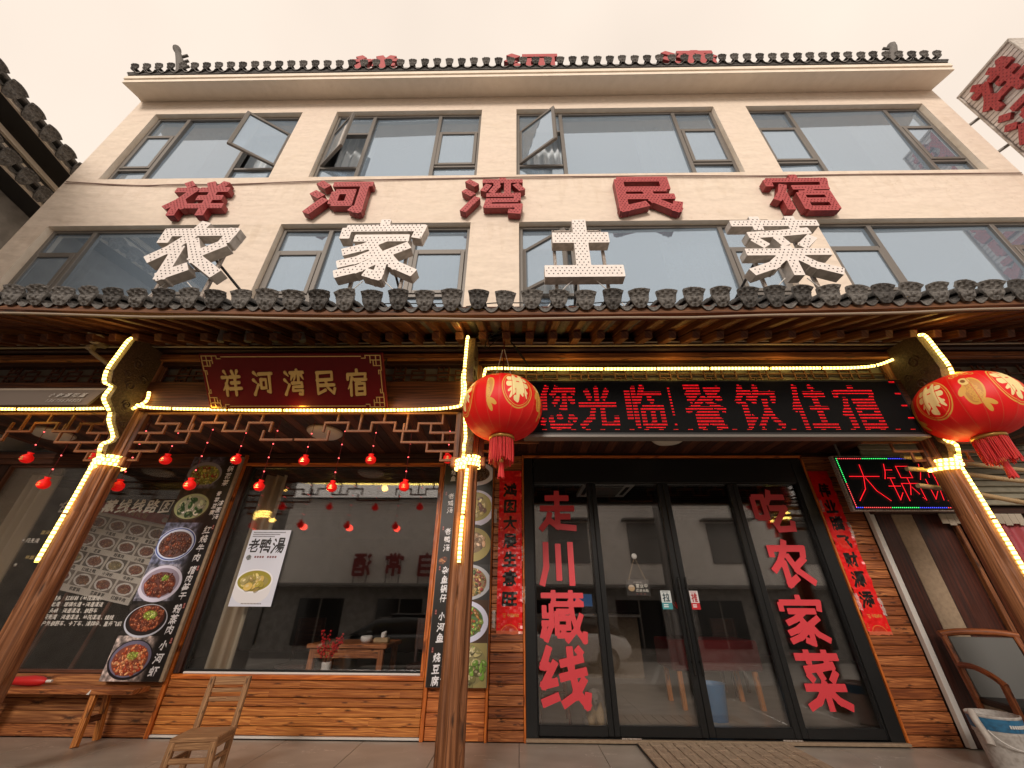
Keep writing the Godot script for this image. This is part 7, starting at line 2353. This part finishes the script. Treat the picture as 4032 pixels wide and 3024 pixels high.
	"财": [["贝",0,4,44,98],["才",46,0,100,100]], "源": [["氵",0,2,28,98],["原",28,0,100,100]], "添": [["氵",0,2,28,98],["忝",28,0,100,100]],
	"恭": [[4,18,96,18],[32,4,32,42],[68,4,68,42],[2,42,98,42],[38,44,26,58,4,68],[60,44,74,58,98,68],[50,54,50,96,38,90],[28,68,12,88],[66,68,74,80],[82,62,96,84]],
	"小": [[50,4,50,94,36,86],[26,34,8,70],[74,32,94,68]], "虾": [["虫",0,6,46,96],["下",46,4,100,100]],
	"红": [["纟",0,0,44,100],["工",46,10,100,96]], "烧": [["火",0,2,42,98],["尧",42,0,100,100]],
	"牛": [[28,6,20,28,6,44],[26,26,88,26],[2,58,98,58],[54,2,54,98]],
	"肉": [[10,22,10,98],[10,22,90,22,90,96,74,90],[50,2,46,30,22,48],[52,34,80,50],[50,52,44,66,22,82],[52,66,80,84]],
	"猪": [["犭",0,0,40,100],["者",38,0,100,100]], "笋": [["竹",0,0,100,40],["尹",2,38,98,100]],
	"干": [[14,14,86,14],[2,50,98,50],[50,14,50,98]], "粉": [["米",0,2,44,98],["分",44,0,100,100]], "蒸": [["艹",0,0,100,24],["丞",2,24,98,100]],
	"青": [[14,12,86,12],[18,28,82,28],[4,46,96,46],[50,2,50,46],[24,56,24,98],[24,56,78,56,78,96,64,92],[24,70,78,70],[24,84,78,84]],
	"豆": [[10,8,90,8],[22,24,22,58],[22,24,78,24,78,58],[22,58,78,58],[32,64,38,84],[70,64,62,84],[2,92,98,92]],
	"腐": [[48,0,52,10],[10,14,96,14],[12,14,12,56,2,98],[36,22,26,42],[32,34,32,54],[46,32,94,32],[76,22,76,54,64,50],[54,40,62,46],[28,62,28,98],[28,62,90,62,90,98],[58,56,46,78],[60,70,78,80],[58,82,44,94]],
	"滚": [["氵",0,2,30,98],["衮",30,0,100,100]], "圆": [["囗",0,0,100,100],["员",20,12,80,88]], "湯": [["氵",0,2,30,98],["昜",30,0,100,100]],
	"汤": [["氵",0,2,30,98],["勿",30,0,100,100]], "勿": [[12,8,86,8,30,42],[30,42,96,42,86,96,66,88],[56,46,16,84],[76,46,38,96]],
	"花": [["艹",0,0,100,28],["亻",4,28,44,100],["匕",42,28,98,98]], "臭": [["自",18,0,82,54],["大",2,48,98,100]],
	"桂": [["木",0,0,44,100],["圭",44,2,100,98]],
	"鱼": [[40,0,28,18,8,34],[34,14,70,14,58,32],[16,34,16,78],[16,34,86,34,86,78],[16,56,86,56],[50,34,50,78],[16,78,86,78],[2,96,98,96]],
	"老": [[18,16,70,16],[44,0,44,38],[2,40,98,40],[86,6,54,42,4,70],[82,54,38,72],[34,50,34,92,88,92,92,74]],
	"鸡": [["又",0,8,46,92],["鸟",46,0,100,100]], "鸭": [["甲",0,4,44,98],["鸟",44,0,100,100]],
	"杂": [[42,0,36,20,10,44],[14,14,66,14,66,40,94,40,94,30],[4,60,96,60],[50,46,50,96,38,92],[28,70,10,88],[72,70,90,88]],
	"仔": [["亻",0,0,38,100],["子",36,2,100,100]], "昂": [["日",20,0,80,40],["卬",4,42,96,100]], "刺": [["朿",0,0,62,100],["刂",62,2,100,98]],
	"皖": [["白",0,6,38,94],["宀",40,0,100,34],["元",40,36,100,100]],
	"南": [[10,16,90,16],[50,0,50,34],[10,34,10,98],[10,34,90,34,90,96,76,90],[34,42,40,54],[66,42,60,54],[28,60,72,60],[24,76,76,76],[50,60,50,98]],
	"路": [["足",0,2,44,98],["各",44,0,100,100]], "拉": [["扌",0,0,42,100],["立",42,0,100,98]], "推": [["扌",0,0,42,100],["隹",42,0,100,100]],
	"营": [["艹",0,0,100,26],["吕",0,28,100,100]], "吕": [[4,14,4,0,96,0,92,14],[28,20,28,44],[28,20,72,20,72,44],[28,44,72,44],[16,60,16,98],[16,60,84,60,84,98],[16,96,84,96]],
	"中": [[10,22,10,66],[10,22,90,22,90,66],[10,64,90,64],[50,0,50,100]], "欢": [["又",0,8,44,94],["欠",42,0,100,100]], "迎": [["卬",34,0,100,82],["辶",0,0,100,100]],
	"赵": [["走",0,0,64,100],["又",58,14,100,80]], "遮": [["庶",30,0,100,84],["辶",0,0,100,100]], "阳": [["阝",0,0,40,100],["日",44,6,100,94]], "篷": [["竹",0,0,100,34],["夆",32,32,100,88],["辶",0,34,100,100]],
	"方": [[50,0,56,14],[4,20,96,20],[40,22,34,60,4,98],[36,46,80,46,74,94,54,86]], "塘": [["土",0,10,36,94],["唐",36,0,100,100]],
	"乡": [[54,2,20,36,60,34],[80,26,16,66,82,58],[92,60,60,84,6,98]], "杉": [["木",0,0,50,100],["彡",48,4,100,98]], "林": [["木",0,0,50,100],["木",48,0,100,100]],
	"筏": [["竹",0,0,100,40],["亻",0,36,36,100],["戈",34,36,100,100]], "漂": [["氵",0,2,28,98],["票",30,0,100,100]], "流": [["氵",0,2,28,98],["㐬",30,0,100,100]],
	"龙": [[4,34,96,30],[44,4,40,50,4,98],[52,32,52,90,94,90,94,70],[86,44,30,88],[66,6,82,18]], "玻": [["王",0,12,38,88],["皮",38,0,100,100]], "璃": [["王",0,12,36,88],["离",38,0,100,100]],
	"水": [[50,2,50,94,34,86],[6,30,38,30,6,78],[88,18,58,46],[54,40,72,70,98,88]], "道": [["首",32,0,100,80],["辶",0,0,100,100]],
	"头": [[30,4,46,16],[18,24,34,36],[4,56,96,56],[58,2,56,50,4,98],[60,64,90,96]], "峡": [["山",0,16,38,86],["夹",38,0,100,100]],
	"越": [["走",0,0,64,100],["戋",54,6,100,82]], "野": [["里",0,0,52,98],["予",50,0,100,98]],
	"车": [[10,14,90,14],[40,2,20,46,84,46],[4,68,98,68],[54,30,54,98]],
	"亮": [[50,0,50,8],[6,12,94,12],[28,20,28,38],[28,20,72,20,72,38],[28,38,72,38],[6,60,6,48,94,48,90,60],[38,62,32,84,4,98],[38,62,64,62,64,92,94,92,94,80]],
	"烤": [["火",0,2,42,98],["老",42,0,100,100]], "户": [[50,0,54,14],[18,20,82,20,82,50],[18,50,82,50],[18,20,16,60,2,98]],
	"外": [[30,2,4,46],[26,20,52,20,40,58,4,96],[22,36,36,50],[70,2,70,98],[72,36,96,54]], "卡": [[50,0,50,46],[52,22,84,22],[2,46,98,46],[50,46,50,98],[54,62,82,78]],
	"丁": [[4,10,96,10],[52,10,52,92,32,84]], "滑": [["氵",0,2,28,98],["骨",30,0,100,100]], "翔": [["羊",0,0,48,100],["羽",48,4,100,98]],
	"伞": [[50,0,4,42],[50,0,96,42],[30,40,38,54],[72,38,62,54],[4,62,96,62],[50,30,50,98]],
	"直": [[10,12,90,12],[50,0,48,24],[22,26,22,92],[22,26,78,26,78,92],[22,44,78,44],[22,60,78,60],[22,76,78,76],[2,94,98,94]],
	"升": [[74,4,14,18],[2,46,98,46],[32,14,30,60,6,98],[72,2,72,98]], "机": [["木",0,0,46,100],["几",46,4,100,98]],
	"国": [["囗",0,0,100,100],["王",26,20,74,80]], "邮": [["由",0,2,56,98],["阝",60,2,100,100]], "政": [["正",0,6,50,96],["攵",46,0,100,100]],
	"酒": [["氵",0,2,28,98],["酉",30,2,100,100]], "常": [[50,0,50,14],[24,4,32,14],[76,4,68,14],[6,32,6,20,94,20,94,32],[30,32,30,50],[30,32,70,32,70,50],[30,50,70,50],[16,60,16,92],[16,60,84,60,84,90],[50,52,50,100]],
	"：": [[40,36,44,36],[40,74,44,74]], "、": [[20,70,44,92]], "+": [[50,26,50,74],[24,50,76,50]], "（": [[76,4,56,50,76,96]], "）": [[24,4,44,50,24,96]],
	"0": [[30,6,70,6,78,30,78,70,70,94,30,94,22,70,22,30,30,6]], "1": [[34,22,54,6,54,94]], "3": [[24,10,74,8,78,36,46,48,78,60,76,92,24,92]], "4": [[64,96,64,4,16,68,88,68]],
	"5": [[76,6,30,6,26,46,72,44,78,70,66,94,24,92]], "6": [[70,8,34,30,24,66,36,94,70,94,78,70,66,52,28,56]], "7": [[20,8,80,8,42,96]], "8": [[50,48,26,28,34,6,66,6,74,28,50,48,76,70,68,94,32,94,24,70,50,48]], "-": [[24,50,76,50]],
}

func strokes(ch: String, x0: float, y0: float, x1: float, y1: float, out: Array) -> void:
	for s in G[ch]:
		if s[0] is String:
			var w := (x1 - x0) / 100.0
			var h := (y1 - y0) / 100.0
			strokes(s[0], x0 + s[1] * w, y0 + s[2] * h, x0 + s[3] * w, y0 + s[4] * h, out)
		else:
			var line := PackedVector2Array()
			for k in range(0, s.size(), 2):
				line.append(Vector2(x0 + s[k] * (x1 - x0) / 100.0, y0 + s[k + 1] * (y1 - y0) / 100.0))
			out.append(line)

# signed "inside" field of a character on an n x n grid that covers -8..108; style 0 = square-cut sign strokes, 1 = brush
func field(ch: String, n: int, r: float, style: int, slant := 0.0) -> PackedFloat32Array:
	var f := PackedFloat32Array()
	f.resize(n * n)
	f.fill(-50.0)
	var list := []
	strokes(ch, 0, 0, 100, 100, list)
	var cell := 116.0 / (n - 1)
	for line: PackedVector2Array in list:
		var m := line.size()
		for k in m - 1:
			var a := line[k]
			var b := line[k + 1]
			if slant != 0.0:
				a.x += (50.0 - a.y) * slant
				b.x += (50.0 - b.y) * slant
				a.y -= (a.x - 50.0) * slant * 0.5
				b.y -= (b.x - 50.0) * slant * 0.5
			var d := b - a
			var len := maxf(d.length(), 0.01)
			d /= len
			var ra := r
			var rb := r
			if style == 1:
				ra = r * (1.18 if k == 0 else 0.86)
				rb = r * (0.86 if k < m - 2 else (0.42 if (b.y > a.y + 8.0 and absf(b.x - a.x) > 6.0) else 1.05))
			var ea := 1.0 if k == 0 else r * 0.92
			var eb := 1.0 if k == m - 2 else r * 0.92
			var pad := r * 1.4 + 3.0
			var i0 := clampi(int((minf(a.x, b.x) - pad + 8.0) / cell), 0, n - 1)
			var i1 := clampi(int((maxf(a.x, b.x) + pad + 8.0) / cell) + 1, 0, n - 1)
			var j0 := clampi(int((minf(a.y, b.y) - pad + 8.0) / cell), 0, n - 1)
			var j1 := clampi(int((maxf(a.y, b.y) + pad + 8.0) / cell) + 1, 0, n - 1)
			for j in range(j0, j1 + 1):
				for i in range(i0, i1 + 1):
					var p := Vector2(i * cell - 8.0, j * cell - 8.0) - a
					var t := p.dot(d)
					var c := absf(p.cross(d))
					var v: float
					if style == 0:
						v = minf(r - c, minf(t + ea, len + eb - t))
					else:
						var tt := clampf(t / len, 0.0, 1.0)
						v = lerpf(ra, rb, tt) - (p - d * tt * len).length()
					if v > f[j * n + i]:
						f[j * n + i] = v
	return f

# a character as a solid: returns [front mesh, side-and-back mesh]; size in metres, centred on x, y; front at z = 0, back at -depth
func solid_glyph(ch: String, w: float, h: float, depth: float, r: float, style: int, n := 66, mirror := 1.0, slant := 0.0) -> Array:
	var f := field(ch, n, r, style, slant)
	var front := MB.new()
	var side := MB.new()
	var cell := 116.0 / (n - 1)
	for j in n - 1:
		var i := 0
		while i < n - 1:
			var c := [f[j * n + i], f[j * n + i + 1], f[(j + 1) * n + i + 1], f[(j + 1) * n + i]]
			if c[0] > 0 and c[1] > 0 and c[2] > 0 and c[3] > 0:
				var e := i
				while e + 1 < n - 1 and f[j * n + e + 2] > 0 and f[(j + 1) * n + e + 2] > 0:
					e += 1
				var q := [gp(i, j, cell, w, h, mirror), gp(e + 1, j, cell, w, h, mirror), gp(e + 1, j + 1, cell, w, h, mirror), gp(i, j + 1, cell, w, h, mirror)]
				front.poly(q, Vector3.BACK)
				side.poly([q[0] + Vector3(0, 0, -depth), q[3] + Vector3(0, 0, -depth), q[2] + Vector3(0, 0, -depth), q[1] + Vector3(0, 0, -depth)], Vector3.FORWARD)
				i = e + 1
				continue
			if c[0] > 0 or c[1] > 0 or c[2] > 0 or c[3] > 0:
				var co := [Vector2(i, j), Vector2(i + 1, j), Vector2(i + 1, j + 1), Vector2(i, j + 1)]
				var pts := []
				var outs := []
				var ins := []
				for k in 4:
					var k2 := (k + 1) % 4
					if c[k] > 0:
						pts.append(gp(co[k].x, co[k].y, cell, w, h, mirror))
					if (c[k] > 0) != (c[k2] > 0):
						var t: float = c[k] / (c[k] - c[k2])
						var p: Vector2 = co[k].lerp(co[k2], t)
						var g := gp(p.x, p.y, cell, w, h, mirror)
						pts.append(g)
						if c[k] > 0: outs.append(g)
						else: ins.append(g)
				front.poly(pts, Vector3.BACK)
				for k in mini(outs.size(), ins.size()):
					var a: Vector3 = outs[k]
					var b: Vector3 = ins[k]
					if a.distance_to(b) < 0.00001: continue
					var back := Vector3(0, 0, -depth)
					var nr := -(b - a).cross(Vector3.BACK).normalized() * mirror
					side.poly([a, a + back, b + back, b], nr)
			i += 1
	return [front.mesh(), side.mesh()]

func gp(i: float, j: float, cell: float, w: float, h: float, mirror: float) -> Vector3:
	return Vector3((i * cell - 58.0) / 100.0 * w * mirror, -(j * cell - 58.0) / 100.0 * h, 0)

# print a character into an image, its square at (x, y) with the given width and height in pixels
func print_glyph(img: Image, ch: String, x: float, y: float, w: float, h: float, col: Color, r: float, style: int, slant := 0.0) -> void:
	if not G.has(ch): return
	var n := clampi(int(maxf(w, h)) + 4, 12, 150)
	var f := field(ch, n, r, style, slant)
	var x0 := int(x - w * 0.08)
	var y0 := int(y - h * 0.08)
	var aa := 100.0 / maxf(w, h)
	for py in range(maxi(y0, 0), mini(int(y + h * 1.08) + 1, img.get_height())):
		for px in range(maxi(x0, 0), mini(int(x + w * 1.08) + 1, img.get_width())):
			var gi := ((px + 0.5 - x) / w * 100.0 + 8.0) / 116.0 * (n - 1)
			var gj := ((py + 0.5 - y) / h * 100.0 + 8.0) / 116.0 * (n - 1)
			if gi < 0 or gj < 0 or gi >= n - 1 or gj >= n - 1: continue
			var i := int(gi)
			var j := int(gj)
			var u := gi - i
			var v := gj - j
			var s := lerpf(lerpf(f[j * n + i], f[j * n + i + 1], u), lerpf(f[(j + 1) * n + i], f[(j + 1) * n + i + 1], u), v)
			var al := clampf(s / aa + 0.5, 0.0, 1.0) * col.a
			if al > 0.003:
				img.set_pixel(px, py, img.get_pixel(px, py).lerp(Color(col.r, col.g, col.b, 1.0), al))

func print_line(img: Image, text: String, x: float, y: float, size: float, step: Vector2, col: Color, r: float, style: int, slant := 0.0, squeeze := 1.0) -> void:
	for k in text.length():
		print_glyph(img, text[k], x + step.x * k, y + step.y * k, size * squeeze, size, col, r, style, slant)
